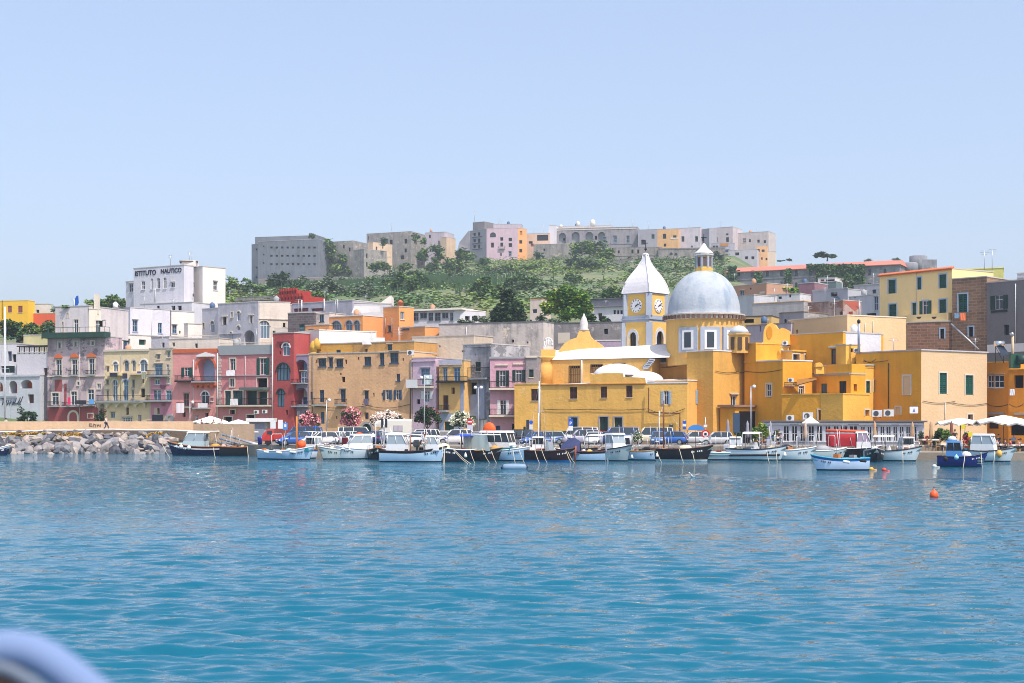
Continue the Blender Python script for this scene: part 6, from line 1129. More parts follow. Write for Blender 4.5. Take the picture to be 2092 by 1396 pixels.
# ------------------------------------------------------------------ boats
ANTI = M(C(26, 40, 58), .6, name='antifouling'); ANTR = M(C(70, 30, 28), .6, name='red_antifouling')
TEAK = M(C(176, 138, 92), .6, name='teak_deck'); CLR = M((.30, .36, .40), .05, name='cabin_glass', spec=.8)
def boat(label, px, wl, hd, L, B, fb, hull, stripe=None, gun=WOOD, deck=WHITE, boot=ANTI, rise=.45, name='moored_boat', transom=.8, inner=None):
    Y = dw(wl); t = thing(name, label, 'boat', (gx(px, Y), Y, 0), math.radians(hd), group='boats moored along the quay'); N = 14
    stripe = stripe or hull; inner = inner or M(C(196, 190, 178), .7, name='boat_inner_paint')
    def S(u): return fb + .10 * (1 - u) ** 2 + rise * max(0, (u - .35) / .65) ** 2
    def HB(u): return max(.035, B / 2 * (transom + (1 - transom) * math.sin(min(u / .45, 1) * math.pi / 2)) * (1 - max(0, (u - .42) / .58) ** 2.3))
    def row(u, f, zf):
        x = -L / 2 + L * u; s = S(u); z = zf(s); x -= max(0, (u - .6) / .4) ** 2 * (s - z) * .45; return x, HB(u) * f, z
    lv = [(1.0, lambda s: s), (.985, lambda s: s - .17), (.95, lambda s: s * .55 + .05), (.86, lambda s: .10), (.80, lambda s: .02), (.45, lambda s: -.32)]
    secs = []
    for i in range(N + 1):
        u = i / N; L_ = [row(u, f, z) for f, z in lv]; secs.append([(x, y, z) for x, y, z in L_] + [(x, -y, z) for x, y, z in L_[::-1]])
    ms = [stripe, hull, hull, boot, boot, boot, boot, boot, hull, hull, stripe]
    mb = MB(); mb.loft(secs, ms, closed=False, caps=False); q = secs[0]; mb.face(q[::-1], hull); mb.build('hull', t, local=True)
    mb = MB(); e = [[(-L / 2 + L * u, sg * HB(u), S(u) + .02) for u in [i / N for i in range(N + 1)]] for sg in (-1, 1)]
    for a in e: mb.tube(a, .055, gun, 6)
    mb.tube([e[0][0], e[1][0]], .055, gun, 6); mb.build('gunwale', t, local=True)
    mb = MB(); iw = [[(-L / 2 + .05 + (L - .1) * u, y * HB(u) * .93, S(u) - z) for y, z in ((1, .01), (.93, .34), (-.93, .34), (-1, .01))] for u in [i / N for i in range(N + 1)]]
    mb.loft(iw, [inner, deck, inner], closed=False, caps=False)
    fd = [(-L / 2 + L * u, HB(u) * .96, S(u) - .02) for u in (.68, .78, .88, .97)]; mb.face(fd + [(x, -y, z) for x, y, z in fd[::-1]], deck); mb.build('deck', t, local=True)
    t.scale = (1.0, 1.0, 1.14)
    g = MB(); cl = [WHITE, GREYF, TRIM, M(C(196, 120, 60), .8, name='orange_gear'), M(C(60, 110, 130), .8, name='blue_green_net'), M(C(206, 190, 150), .9, name='rope_heap'), M(C(120, 40, 40), .8, name='red_gear')]
    for _ in range(12):
        u = random.uniform(.06, .72); x = -L / 2 + L * u; y = HB(u) * random.uniform(-.75, .75); z = S(u) - .25; k = random.choice(cl); r = random.uniform(.10, .24)
        if random.random() < .5: g.box((x, y, z + r), (r * 2.2, r * 1.6, r * random.uniform(1.4, 3)), k, random.uniform(0, 3))
        else: g.lathe((x, y, z), [(r * .9, 0), (r, r * .5), (r * .7, r * 1.1), (r * .1, r * 1.4)], k, 7)
    for _ in range(3):
        u = random.uniform(.05, .6); x = -L / 2 + L * u; y = HB(u) * random.choice((-.9, .9)); g.tube([(x, y, S(u)), (x + random.uniform(-.3, .3), y * .9, S(u) + random.uniform(.9, 2.2))], .022, random.choice((WHITE, STEEL, IRON)), 4)
    for s in (-1, 1):
        for u in np.linspace(.1, .85, 6): x = -L / 2 + L * u; g.box((x, s * HB(u) * .97, S(u) + .05), (.16, .06, .07), random.choice((TRIM, STEEL)))
    g.build('deck_gear', t, local=True); lt = MB()
    for s in (-1, 1):
        for i in range(6):
            u = .70 + .028 * i
            if i != 2: x = -L / 2 + L * u; lt.box((x, s * (HB(u) * .985 + .012), S(u) - .30), (L * .016, .03, random.uniform(.10, .15)), TRIM if sum(hull.node_tree.nodes['Mix'].inputs[6].default_value[:3]) > .6 else WHITE, -s * .35 * (u - .6) * 3)
    lt.build('registration_marks', t, local=True); return t, S, HB, L
def bbox_part(t, name, x0, x1, w, z0, z1, mat, taper=.86, front=.25, back=.05):
    mb = MB(); mb.hexa([(x0, -w, z0), (x1, -w, z0), (x1, w, z0), (x0, w, z0), (x0 + back, -w * taper, z1), (x1 - front, -w * taper, z1), (x1 - front, w * taper, z1), (x0 + back, w * taper, z1)], mat); return mb.build(name, t, local=True)
def cabin(t, x0, x1, w, z0, h, mat=WHITE, taper=.88, front=.45, roof=None, glass=CLR, nwin=2, open_back=True):
    """wheelhouse: lower coaming, window band with posts, and roof, glass as window parts"""
    zc, zw = z0 + h * .42, z0 + h * .90; o = bbox_part(t, 'cabin', x0, x1 + .1, w, z0, zc, mat, .97, .12, 0)
    p = MB(); wt = w * taper; xa, xb = x0 + .05, x1; xf = x1 - front
    for s in (-1, 1):
        p.tube([(xb, s * w * .94, zc), (xf, s * wt, zw)], .05, mat, 5); p.tube([(xa, s * w * .94, zc), (xa + .05, s * wt, zw)], .05, mat, 5)
        for k in range(1, nwin): f = k / nwin; p.tube([(xa + (xb - xa) * f, s * w * .94, zc), (xa + .05 + (xf - xa - .05) * f, s * wt, zw)], .04, mat, 4)
    p.tube([(xb, 0, zc), (xf, 0, zw)], .035, mat, 4)
    p.hexa([(x0 - .1, -wt * 1.06, zw), (xf + .18, -wt * 1.06, zw), (xf + .18, wt * 1.06, zw), (x0 - .1, wt * 1.06, zw), (x0 - .05, -wt, zw + h * .10), (xf + .05, -wt * .96, zw + h * .10), (xf + .05, wt * .96, zw + h * .10), (x0 - .05, wt, zw + h * .10)], roof or mat)
    p.build('cabin_top', t, local=True)
    for s in (-1, 1): g = MB(); q = [(xa, s * w * .93, zc), (xb, s * w * .93, zc), (xf, s * wt * .985, zw), (xa + .05, s * wt * .985, zw)]; g.face(q[::s], glass); g.build('cabin_window', t, local=True)
    g = MB(); g.face([(xb, -w * .93, zc), (xb, w * .93, zc), (xf, wt * .98, zw), (xf, -wt * .98, zw)], glass); g.build('cabin_window', t, local=True)
def bimini(t, x0, x1, w, z0, z1, cloth=None, mat=CHROME, flat=True):
    for x in ((x0, x1) if cloth or flat else (x0,)):
        p = MB(); p.tube([(x, -w, z0), (x, -w, z1 - .15), (x, -w * .85, z1), (x, w * .85, z1), (x, w, z1 - .15), (x, w, z0)], .03, mat, 5); p.build('canopy_hoop', t, local=True)
    if cloth: c = MB(); c.loft([[(x, -w, z1 - .08), (x, -w * .5, z1 + .05), (x, 0, z1 + .08), (x, w * .5, z1 + .05), (x, w, z1 - .08)] for x in (x0, (x0 + x1) / 2, x1)], cloth, closed=False, caps=False); c.loft([[(x, -w, z1 - .10), (x, 0, z1 + .05), (x, w, z1 - .10)] for x in (x0, x1)], cloth, closed=False, caps=False); c.build('canopy', t, local=True)
def outboard(t, x, z, col=M((.05, .055, .06), .3, name='motor_cowl'), s=1.0):
    o = MB(); o.loft([[(x - .28 * s * a, .17 * s * b, z + zz * s), (x + .12 * s * a, .17 * s * b, z + zz * s), (x + .12 * s * a, -.17 * s * b, z + zz * s), (x - .28 * s * a, -.17 * s * b, z + zz * s)] for a, b, zz in ((.8, .8, .0), (1.1, 1, .12), (1.05, 1, .38), (.8, .8, .5))], col, smooth=False); o.box((x - .05, 0, z - .35 * s), (.16 * s, .10 * s, .8 * s), col); o.build('outboard_motor', t, local=True)
def rail(t, S, HB, L, u0, u1, h=.45, mat=CHROME):
    p = MB(); us = np.linspace(u0, u1, 6)
    for sg in (-1, 1):
        p.tube([(-L / 2 + L * u, sg * HB(u) * .95, S(u) + h) for u in us], .02, mat, 4)
        for u in us[::1]: p.tube([(-L / 2 + L * u, sg * HB(u) * .95, S(u)), (-L / 2 + L * u, sg * HB(u) * .95, S(u) + h)], .016, mat, 4)
    p.build('guard_rail', t, local=True)
def lump(t, name, x, y, z, r, mat, sx=1, sy=1): p = MB(); p.lathe((x, y, z), [(r * .8, 0), (r, r * .4), (r * .8, r * .9), (r * .3, r * 1.2)], mat, 8, sx=sx, sy=sy); p.build(name, t, local=True)
def bench(t, x, w, z): p = MB(); p.box((x, 0, z), (.32, w * 2, .06), TEAK); p.box((x, 0, z - .15), (.25, w * 1.9, .24), WHITE); p.build('bench', t, local=True)
def mast(t, x, z0, z1, r=.05, mat=WHITE, spreader=None):
    p = MB(); p.tube([(x, 0, z0), (x, 0, z1)], [r, r * .8], mat, 8); o = p.build('mast', t, local=True)
    if spreader: q = MB(); q.tube([(x, -.55, spreader), (x, .55, spreader)], .025, mat, 4); [q.tube([(x, sg * .55, spreader), (x, 0, z1 - .1)], .012, STEEL, 3) for sg in (-1, 1)]; [q.tube([(x, sg * .55, spreader), (x, sg * .8, z0)], .012, STEEL, 3) for sg in (-1, 1)]; q.build('spreader', o, local=True)
hN_ = M(C(22, 30, 66), .25, name='navy_hull'); hK_ = M(C(24, 22, 26), .3, name='black_hull'); hW_ = M(C(212, 222, 232), .3, name='white_hull'); hA_ = M(C(194, 208, 212), .3, name='aqua_white_hull'); hB_ = M(C(172, 200, 222), .3, name='pale_blue_hull'); hG_ = M(C(174, 188, 188), .35, name='grey_green_hull'); hM_ = M(C(44, 24, 28), .3, name='maroon_hull'); BLS = M(C(24, 92, 160), .4, name='blue_band'); BRW = M(C(74, 40, 34), .4, name='brown_band'); BKB = M(C(30, 28, 36), .4, name='black_band')
tarpN = M(C(44, 54, 92), .8, name='navy_tarpaulin'); redc = M(C(150, 22, 34), .8, name='red_canvas'); maroon = M(C(110, 20, 26), .8, name='dark_red_canvas'); bluec = M(C(22, 62, 170), .8, name='blue_canvas'); whc = M((.72, .72, .70), .8, name='white_canvas'); tealp = M(C(16, 120, 130), .5, name='teal_paint')
# 1 navy cruiser
t, S, HB, L = boat('navy motor cruiser with wooden trim and grey windscreen cabin below the tan wall', 412, 930.5, 176, 8.0, 2.6, .82, hN_, stripe=hN_, deck=TEAK, rise=.55)
cabin(t, -.6, 1.9, .95, .75, 1.65, M(C(170, 190, 196), .5, name='grey_cabin_paint'), front=.55, roof=M(C(226, 214, 190), .5, name='cream_roof')); bbox_part(t, 'foredeck_trunk', 1.9, 3.0, .75, .85, 1.25, M(C(190, 200, 206), .5, name='grey_cabin_paint2'), .85, .5, 0); bimini(t, -2.6, -.7, 1.0, .8, 2.2); lump(t, 'cushion', -1.6, 0, .7, .4, M(C(196, 150, 70), .8, name='ochre_cushion'), 1.6); lump(t, 'cushion', -2.6, .3, .7, .35, M(C(214, 160, 150), .8, name='pink_cushion'))
p = MB(); [p.tube([(-L / 2 + L * u, s * (HB(u) + .01) * .99, S(u) - d) for u in np.linspace(0.02, .93, 12)], .022, WHITE, 4) for s in (-1, 1) for d in (.20, .28)]; p.build('white_lines', t, local=True)
p = MB(); [p.tube([(-3.3, y, .9), (-3.3, y, -.2)], .03, CHROME, 5) for y in (1.15, 1.55)]; [p.tube([(-3.3, 1.15, z), (-3.3, 1.55, z)], .025, CHROME, 5) for z in (0, .25, .5, .75)]; p.build('boarding_ladder', t, local=True)
# 2 dark launch behind
t, S, HB, L = boat('black launch tucked behind the stern of the navy cruiser', 496, 931.5, 12, 5.2, 2.0, .8, hK_, deck=TEAK); bimini(t, -1.8, -.4, .8, .8, 1.7); bench(t, .2, .7, .75); lump(t, 'coiled_rope', 1.6, 0, .9, .25, CREAMC)
# 3 pale blue open boat
t, S, HB, L = boat('pale blue open fishing boat with a white hoop frame and an orange post', 588, 939, -28, 6.6, 2.3, .72, hB_, stripe=hW_, gun=WHITE, deck=TEAK, inner=WHITE, rise=.5); bimini(t, -1.4, -1.35, .9, .7, 2.3, mat=WHITE, flat=False); bench(t, -2.2, .8, .72); bench(t, -.6, .8, .74)
p = MB(); p.tube([(1.2, -.1, .5), (1.2, -.1, 3.9)], .09, M(C(206, 120, 40), .6, name='orange_post'), 8); p.build('post', t, local=True); lump(t, 'engine_box', .2, 0, .5, .45, M(C(170, 196, 206), .6, name='pale_box')); bbox_part(t, 'fore_locker', 2.0, 2.9, .5, .8, 1.05, tealp, .9, .1, .1)
p = MB(); c = (1.5, .35, 1.0); p.lathe(c, [(.15, 0), (.40, .18), (.45, .42), (.32, .68), (.08, .78)], M(C(240, 96, 36), .6, name='orange_float'), 12); p.build('float', t, local=True)
# 4-28
t, S, HB, L = boat('grey-green hulled boat with a dark red upright cover', 696, 938, -140, 5.4, 2.1, .78, hG_, gun=WHITE, deck=WHITE, rise=.4)
p = MB(); p.box((-.4, .2, 1.45), (.15, .95, 1.05), maroon); p.build('upright_cover', t, local=True); bbox_part(t, 'console', -1.2, -.6, .4, .6, 1.2, tealp); rail(t, S, HB, L, .62, .97, .4); lump(t, 'net_pile', 1.0, 0, .7, .4, CREAMC)
t, S, HB, L = boat('small white cabin cruiser with an orange lid on its roof', 738, 938, -158, 5.8, 2.2, .85, hA_, gun=WHITE, rise=.4, stripe=hW_); cabin(t, -1.0, 1.5, .85, .85, 1.45, WHITE, front=.6, nwin=2); bbox_part(t, 'foredeck_trunk', 1.4, 2.3, .6, .95, 1.35, WHITE, .8, .5, 0); outboard(t, -3.0, .7, s=1.2)
p = MB(); p.lathe((.2, 0, 2.28), [(.35, 0), (.33, .1), (.05, .16)], M(C(226, 96, 50), .5, name='orange_lid'), 12); p.build('roof_hatch', t, local=True)
t, S, HB, L = boat('long pale blue boat with black band, white wheelhouse and a long white boom', 846, 944, -9, 6.6, 2.2, .85, hB_, stripe=BKB, gun=BKB, deck=WHITE, rise=.5); cabin(t, -2.6, -.6, .85, .85, 1.6, WHITE, front=.4, glass=CLR); cabin(t, 1.1, 2.5, .7, 1.0, 1.25, WHITE, front=.3)
p = MB(); p.tube([(-3.1, .1, 2.55), (2.6, .1, 2.15)], .07, WHITE, 6); p.tube([(-.4, .1, .7), (-.4, .1, 2.45)], .06, WOOD, 6); p.tube([(2.3, .1, 1.2), (2.3, .1, 2.2)], .05, WHITE, 6); p.build('boom', t, local=True); outboard(t, .35, 1.25, s=1.3); bench(t, .4, .75, .85)
t, S, HB, L = boat('black-blue boat with heaped white rope on its rounded bow', 930, 943, -128, 6.2, 2.4, .95, M(C(26, 32, 48), .3, name='blue_black_hull'), gun=WHITE, deck=CREAMC, rise=.35); lump(t, 'rope_heap', 1.7, 0, 1.0, .5, CREAMC, 1.3, 1.2); bimini(t, -1.9, .2, .85, .9, 2.25, bluec, mat=WHITE)
t, S, HB, L = boat('dark brown boat with a clear plastic side curtain under a white beam', 978, 942, -32, 5.6, 2.1, .85, M(C(36, 28, 30), .3, name='dark_brown_hull'), gun=TEAK, deck=TEAK, rise=.35)
p = MB(); [p.tube([(-1.6, s * .8, .8), (-1.5, s * .8, 2.3)], .06, WOOD, 6) for s in (-1, 1)]; p.tube([(-1.8, -.85, 2.35), (2.2, -.6, 2.3)], .06, WHITE, 6); p.tube([(-1.8, .85, 2.35), (2.2, .6, 2.3)], .06, WHITE, 6); p.build('awning_frame', t, local=True)
p = MB(); film = M((.44, .52, .50), .1, name='plastic_film', spec=.8); p.loft([[(x, -.8 + .06 * math.sin(x * 7), z) for x in np.linspace(-1.3, 2.1 - z * .25, 9)] for z in np.linspace(.9, 2.3, 4)], film, closed=False, caps=False); p.build('side_curtain', t, local=True); lump(t, 'net_pile', 1.9, 0, .9, .4, M(C(206, 150, 80), .9, name='orange_net'), 1.2)
t, S, HB, L = boat('blue-white boat with a rounded white cabin with dark windows and an orange dome', 1022, 941.5, -22, 6.4, 2.3, .85, M(C(142, 176, 204), .3, name='sky_blue_hull'), stripe=hW_, gun=WHITE, rise=.4); cabin(t, -1.8, 1.3, .95, .9, 1.75, WHITE, front=.3, taper=.93, nwin=4, glass=GLASS)  # the dark marks on the cabin are glass windows
p = MB(); p.lathe((-1.2, 0, 2.65), [(.72, 0), (.66, .3), (.45, .6), (.1, .74)], M(C(222, 92, 30), .6, name='orange_dome'), 12, sy=.5); p.build('orange_dome', t, local=True); bbox_part(t, 'stripe_panel', -1.8, 1.42, .962, .92, 1.18, tealp, 1.0, 0, 0); rail(t, S, HB, L, .7, .97, .35)
t, S, HB, L = boat('small white boat with dark red top band, its bow pointing at the tyre-shaped fender', 1076, 941.5, -38, 4.8, 1.8, .75, hA_, stripe=M(C(84, 30, 34), .4, name='dark_red_band'), gun=WOOD, deck=WHITE, rise=.35); bench(t, -1.0, .6, .75); lump(t, 'folded_sheet', .6, 0, .75, .35, WHITE, 1.6)
t, S, HB, L = boat('maroon-black boat with an orange-brown stem post', 1126, 942.5, -24, 5.2, 2.0, .82, hM_, gun=BRW, deck=WHITE, boot=BLS, rise=.35); bimini(t, -2.0, -.3, .8, .8, 1.9, mat=WHITE); p = MB(); p.tube([(2.55, 0, -.1), (2.62, 0, 1.35)], .09, M(C(160, 76, 40), .5, name='orange_brown_wood'), 6); p.build('stem_post', t, local=True); bbox_part(t, 'windscreen_frame', -.4, .1, .7, .8, 1.7, CLR, .9, .2, .2)
t, S, HB, L = boat('white-blue boat draped with a navy tarpaulin', 1186, 942, 172, 5.0, 1.9, .75, hB_, stripe=BKB, gun=BRW, rise=.3)
p = MB(); p.loft([[(x, y, z) for x, y, z in ((a, -1.0, .55), (a + .1 * k, -.6, 1.3 + .2 * math.sin(a * 4)), (a, 0, 2.15 - .3 * abs(k - 1.5)), (a, .6, 1.3), (a, 1.0, .6))] for k, a in enumerate((.0, .5, 1.0, 1.5, 1.9))], tarpN, closed=False, caps=False); p.build('tarpaulin', t, local=True); outboard(t, -2.7, .75, M((.40, .42, .46), .3, name='grey_cowl'), 1.4); lump(t, 'white_bucket', -.3, -.3, .65, .3, WHITE); lump(t, 'crate_stack', -.9, 0, .6, .35, M(C(206, 170, 90), .8, name='straw_box'))
t, S, HB, L = boat('white-hulled boat with a dark rim, white canopy and square wheelhouse, bow towards us', 1246, 941.5, -52, 6.4, 2.5, .9, hG_, stripe=hG_, gun=BKB, rise=.5); cabin(t, .2, 1.4, .85, .95, 1.5, WHITE, front=.2, taper=.95); bimini(t, -2.4, -.1, .95, .9, 2.25, whc, mat=WHITE); lump(t, 'pale_cover', -1.0, -.2, .8, .45, M(C(226, 196, 180), .8, name='pink_white_sheet'))
t, S, HB, L = boat('small white boat with tan rim next to the black boat', 1316, 940.5, -26, 5.0, 1.9, .75, hB_, stripe=hW_, gun=TEAK, rise=.35); bench(t, -.8, .7, .75); rail(t, S, HB, L, .05, .5, .55); lump(t, 'dark_box', .3, 0, .6, .5, BKB, 1.4)
t, S, HB, L = boat('black sailing boat with a tall brown mast and white waterline', 1388, 941, -14, 6.8, 2.2, .95, hK_, gun=BRW, boot=WHITE, deck=TEAK, rise=.4); mast(t, -1.6, .7, 5.3, .09, M(C(112, 62, 40), .5, name='brown_mast')); lump(t, 'white_sheet', .6, 0, .85, .45, CREAMC, 1.6); rail(t, S, HB, L, .4, .97, .35)
p = MB(); [p.tube([(-1.6, 0, 5.0), (x, 0, .9)], .015, STEEL, 3) for x in (-3.2, 1.6)]; p.build('stays', t, local=True)
t, S, HB, L = boat('low teal and white speedboat with a dark side stripe', 1463, 940, -172, 6.0, 2.0, .62, hA_, stripe=M(C(120, 186, 194), .4, name='teal_band'), gun=WHITE, rise=.25); bench(t, -.5, .7, .6); lump(t, 'covered_motor', -2.6, 0, .5, .3, WHITE); p = MB(); [p.tube([(-L / 2 + L * u, s * HB(u) * .99, S(u) * .62) for u in np.linspace(.02, .9, 10)], .03, BKB, 4) for s in (-1, 1)]; p.build('side_stripe', t, local=True); lump(t, 'blue_cloth', 1.2, .3, .6, .3, tarpN, 1.5)
t, S, HB, L = boat('black-bottomed white boat with a tall T-top frame', 1546, 940.5, -20, 6.0, 2.2, .9, hA_, stripe=hW_, gun=BKB, rise=.4, boot=BKB); bimini(t, -1.3, .4, .75, .8, 2.45, whc, mat=WHITE); rail(t, S, HB, L, .35, .95, .5); outboard(t, -3.0, .85, M((.5, .52, .55), .3, name='silver_cowl'), 1.2); bbox_part(t, 'console', -.3, .3, .35, .8, 1.6, WHITE)
p = MB(); [p.tube([(-L / 2 + L * u, s * HB(u) * .95, .42 + .1 * u) for u in np.linspace(.02, .9, 10)], .09, BKB, 4) for s in (-1, 1)]; p.build('rubbing_strake', t, local=True)
t, S, HB, L = boat('aqua and white boat with a rounded hoop, left of the small white and blue boat', 1612, 940.5, -16, 5.4, 2.2, .85, hA_, stripe=hA_, gun=WHITE, rise=.35); bimini(t, -1.4, -1.35, .9, .85, 2.2, mat=WHITE, flat=False); bimini(t, .8, .85, .9, .85, 2.1, mat=WHITE, flat=False); lump(t, 'gear_pile', -.3, 0, .8, .5, BKB, 1.5); lump(t, 'net_pile', -1.9, .2, .8, .4, CREAMC)
t, S, HB, L = boat('grey-green boat with two white hoops behind the small white and blue boat', 1682, 940, 8, 5.0, 2.1, .8, hG_, gun=WHITE, rise=.3); bimini(t, -1.3, -1.25, .9, .8, 2.2, mat=WHITE, flat=False); bimini(t, .9, .95, .9, .8, 2.2, mat=WHITE, flat=False); lump(t, 'gear_pile', 0, 0, .7, .5, GREYF, 1.8)
t, S, HB, L = boat('black boat with a red canvas shelter, orange roll and white cabin', 1738, 939, -8, 6.2, 2.4, .95, hK_, stripe=hK_, gun=WHITE, deck=TEAK, rise=.3); cabin(t, .5, 1.9, .9, .95, 1.6, WHITE, front=.35, glass=M((.34, .26, .34), .1, name='violet_glass'))
p = MB(); p.loft([[(x, s * .95, z) for s, z in ((-1, 1.2), (-1.02, 1.9), (-.9, 2.3), (.9, 2.3), (1.02, 1.9), (1, 1.2))] for x in np.linspace(-2.4, .4, 6)], redc, closed=False, caps=True); p.build('canvas_shelter', t, local=True); p = MB(); p.tube([(-2.5, -.5, 2.62), (1.4, -.5, 2.55)], .13, M(C(214, 90, 54), .7, name='orange_roll'), 8); p.tube([(-2.6, -.5, 2.4), (1.5, -.5, 2.38)], .06, WHITE, 6); p.build('orange_roll', t, local=True)
t, S, HB, L = boat('aqua-hulled boat with a bimini frame, beside the restaurant flower tables', 1824, 942, -22, 5.6, 2.2, .85, hA_, stripe=hA_, gun=BKB, rise=.45); bimini(t, -1.8, .2, .85, .85, 2.2, whc); rail(t, S, HB, L, .6, .96, .35); bbox_part(t, 'console', -.6, -.1, .4, .7, 1.4, WHITE); lump(t, 'cushion', -1.4, 0, .7, .4, M(C(206, 150, 110), .8, name='tan_cushion'))
t, S, HB, L = boat('near-black launch hidden between the red canopy boat and the bimini boat', 1787, 942.5, -100, 5.0, 1.9, .85, hK_, gun=GREYF, rise=.3); lump(t, 'white_fender_pile', .3, 0, .8, .4, WHITE)
t, S, HB, L = boat('pale aqua boat with a white cabin and yellow float at the right end', 2020, 943, -30, 5.2, 2.1, .85, hA_, stripe=hA_, gun=BKB, rise=.4); cabin(t, -1.6, .6, .85, .85, 1.55, WHITE, front=.3); p = MB(); p.lathe((1.2, -1.0, .35), [(.02, 0), (.25, .15), (.3, .4), (.15, .65)], M(C(230, 170, 80), .5, name='amber_float'), 10); p.build('float', t, local=True)
for i, (px, wl, hd, Ln, hu, lab) in enumerate(((640, 936.5, 60, 4.6, hW_, 'small white boat squeezed between the pale blue open boat and the grey-green one'), (672, 935.5, 95, 4.6, hA_, 'small aqua boat end-on behind the dark red upright cover'), (768, 938.5, -80, 4.4, hK_, 'dark dinghy end-on left of the long pale blue boat'), (884, 937, 100, 5.0, hW_, 'white boat end-on behind the boom of the long pale blue boat'), (902, 937, 80, 4.8, hW_, 'white boat with blue canvas behind the blue-black boat'),
  (1058, 938, 95, 4.8, hW_, 'white boat end-on right of the dark-windowed cabin boat'), (1100, 937.5, 85, 4.6, hA_, 'aqua dinghy end-on behind the maroon-black boat'), (1148, 938, 100, 4.8, hW_, 'white boat end-on left of the navy tarpaulin'), (1212, 938, -85, 4.6, hB_, 'pale blue boat end-on beside the grey outboard motor'), (1278, 937, 80, 4.8, hW_, 'white boat end-on behind the square wheelhouse boat'),
  (1346, 937.5, 95, 4.6, hG_, 'grey-green dinghy end-on left of the black sailing boat'), (1436, 937.5, 85, 4.8, hW_, 'white boat end-on behind the bow of the black sailing boat'), (1502, 938, -95, 4.6, hB_, 'pale blue boat end-on between the teal speedboat and the T-top boat'), (1580, 938, 90, 4.8, hW_, 'white boat end-on right of the T-top boat'), (1646, 937, 85, 4.6, hW_, 'white boat end-on left of the red canvas shelter'), (1852, 938.5, 95, 4.4, hB_, 'pale blue dinghy at the left corner of the dark dock'))):
    t, S, HB, L = boat(lab, px, wl, hd, Ln, 1.85, .78, hu, stripe=random.choice((hu, BLS, BKB, BRW)), gun=random.choice((WHITE, TEAK, WOOD)), rise=.3)
    if i % 3 == 0: cabin(t, -.6, .9, .65, .8, 1.25, WHITE, front=.35)
    elif i % 3 == 1: bimini(t, -1.4, .1, .72, .75, 1.95, random.choice((whc, bluec, None)), mat=random.choice((WHITE, CHROME)))
    else: outboard(t, -Ln / 2 - .1, .65, random.choice((M((.05, .055, .06), .3, name='motor_cowl'), M((.5, .5, .5), .3, name='pale_cowl'))), 1.15); rail(t, S, HB, L, .5, .95, .4)
    if i % 4 == 2: mast(t, -.2, .6, random.uniform(3.2, 5.2), .045)
# nearer boats lying off the quay
t, S, HB, L = boat('small white and blue rowing-type boat lying alone in front of the red canopy boat', 1714, 961, 183, 4.7, 1.9, .78, M(C(196, 214, 236), .3, name='blue_white_hull'), stripe=BLS, gun=M(C(60, 160, 190), .4, name='turquoise_rim'), deck=hA_, inner=hA_, rise=.32); bench(t, -.6, .75, .72); bench(t, .7, .65, .75)
t, S, HB, L = boat('deep blue fishing boat with bright blue wheelhouse and flag poles lying off the restaurant', 1966, 953.5, -18, 5.9, 2.4, .95, M(C(20, 38, 104), .3, name='deep_blue_hull'), gun=hN_, deck=M(C(60, 110, 170), .5, name='blue_deck'), rise=.5, inner=M(C(40, 90, 160), .5, name='blue_inner')); UB = M(C(70, 130, 190), .5, name='bright_blue_paint'); t.scale = (.72, .76, .86)
cabin(t, -1.9, -.1, .8, .9, 1.75, UB, front=.15, taper=.95, roof=UB, glass=GLASSD); lump(t, 'roof_gear', -1.2, 0, 2.65, .4, WHITE, 1.4); lump(t, 'white_tarp', .4, 0, .9, .55, M((.6, .62, .66), .8, name='crumpled_tarp'), 1.3); p = MB(); [p.tube([(x, y, .9), (x + .35, y, 4.2)], .03, IRON, 5) for x, y in ((-.5, .2), (.0, -.3))]; p.build('flag_poles', t, local=True)
YEL = M(C(244, 214, 40), .8, name='yellow_cloth'); p = MB(); [p.box((x, y, z), (.5, .03, .45), YEL) for x, y, z in ((.12, .2, 4.1), (.95, -.3, 3.3))]; p.build('flags', t, local=True)
p = MB(); c = (2.05, -.86, .62); p.box(c, (.9, .03, .62), hA_, -.62); [p.box((c[0] + dx * .82, c[1] - .035 - dx * .58, c[2] + dz), (.16, .03, .16), M(C(20, 60, 50), .6, name='dark_registration_paint'), -.62) for dx in (-.34, -.12, .1, .32) for dz in (.14, -.14)]; p.build('registration_plate', t, local=True)
t, S, HB, L = boat('dark navy boat whose stern just enters the frame at the left edge', -14, 930.5, 0, 4.0, 1.7, .6, hN_, stripe=WHITE, gun=WHITE); outboard(t, -1.9, .5)
t, S, HB, L = boat('white sailing boat behind the breakwater at the left edge, only its mast in sight', 10, 914, 92, 7.5, 2.4, .9, hW_, gun=WHITE, name='sailing_boat'); t.location = (gx(10, 186), 186, G0 - 1.2); mast(t, 0, .8, 16.4, .13, M(C(196, 200, 206), .4, name='alloy_mast'), 9.3)
t, S, HB, L = boat('slim sailing boat with a leaning white mast in front of the church wall', 1100, 936, 100, 6.0, 1.9, .8, hW_, gun=WHITE, name='sailing_boat'); mast(t, 0, .8, 7.2, .08, M(C(206, 200, 196), .4, name='alloy_mast2'), 4.4); t.rotation_euler[1] = math.radians(-3)
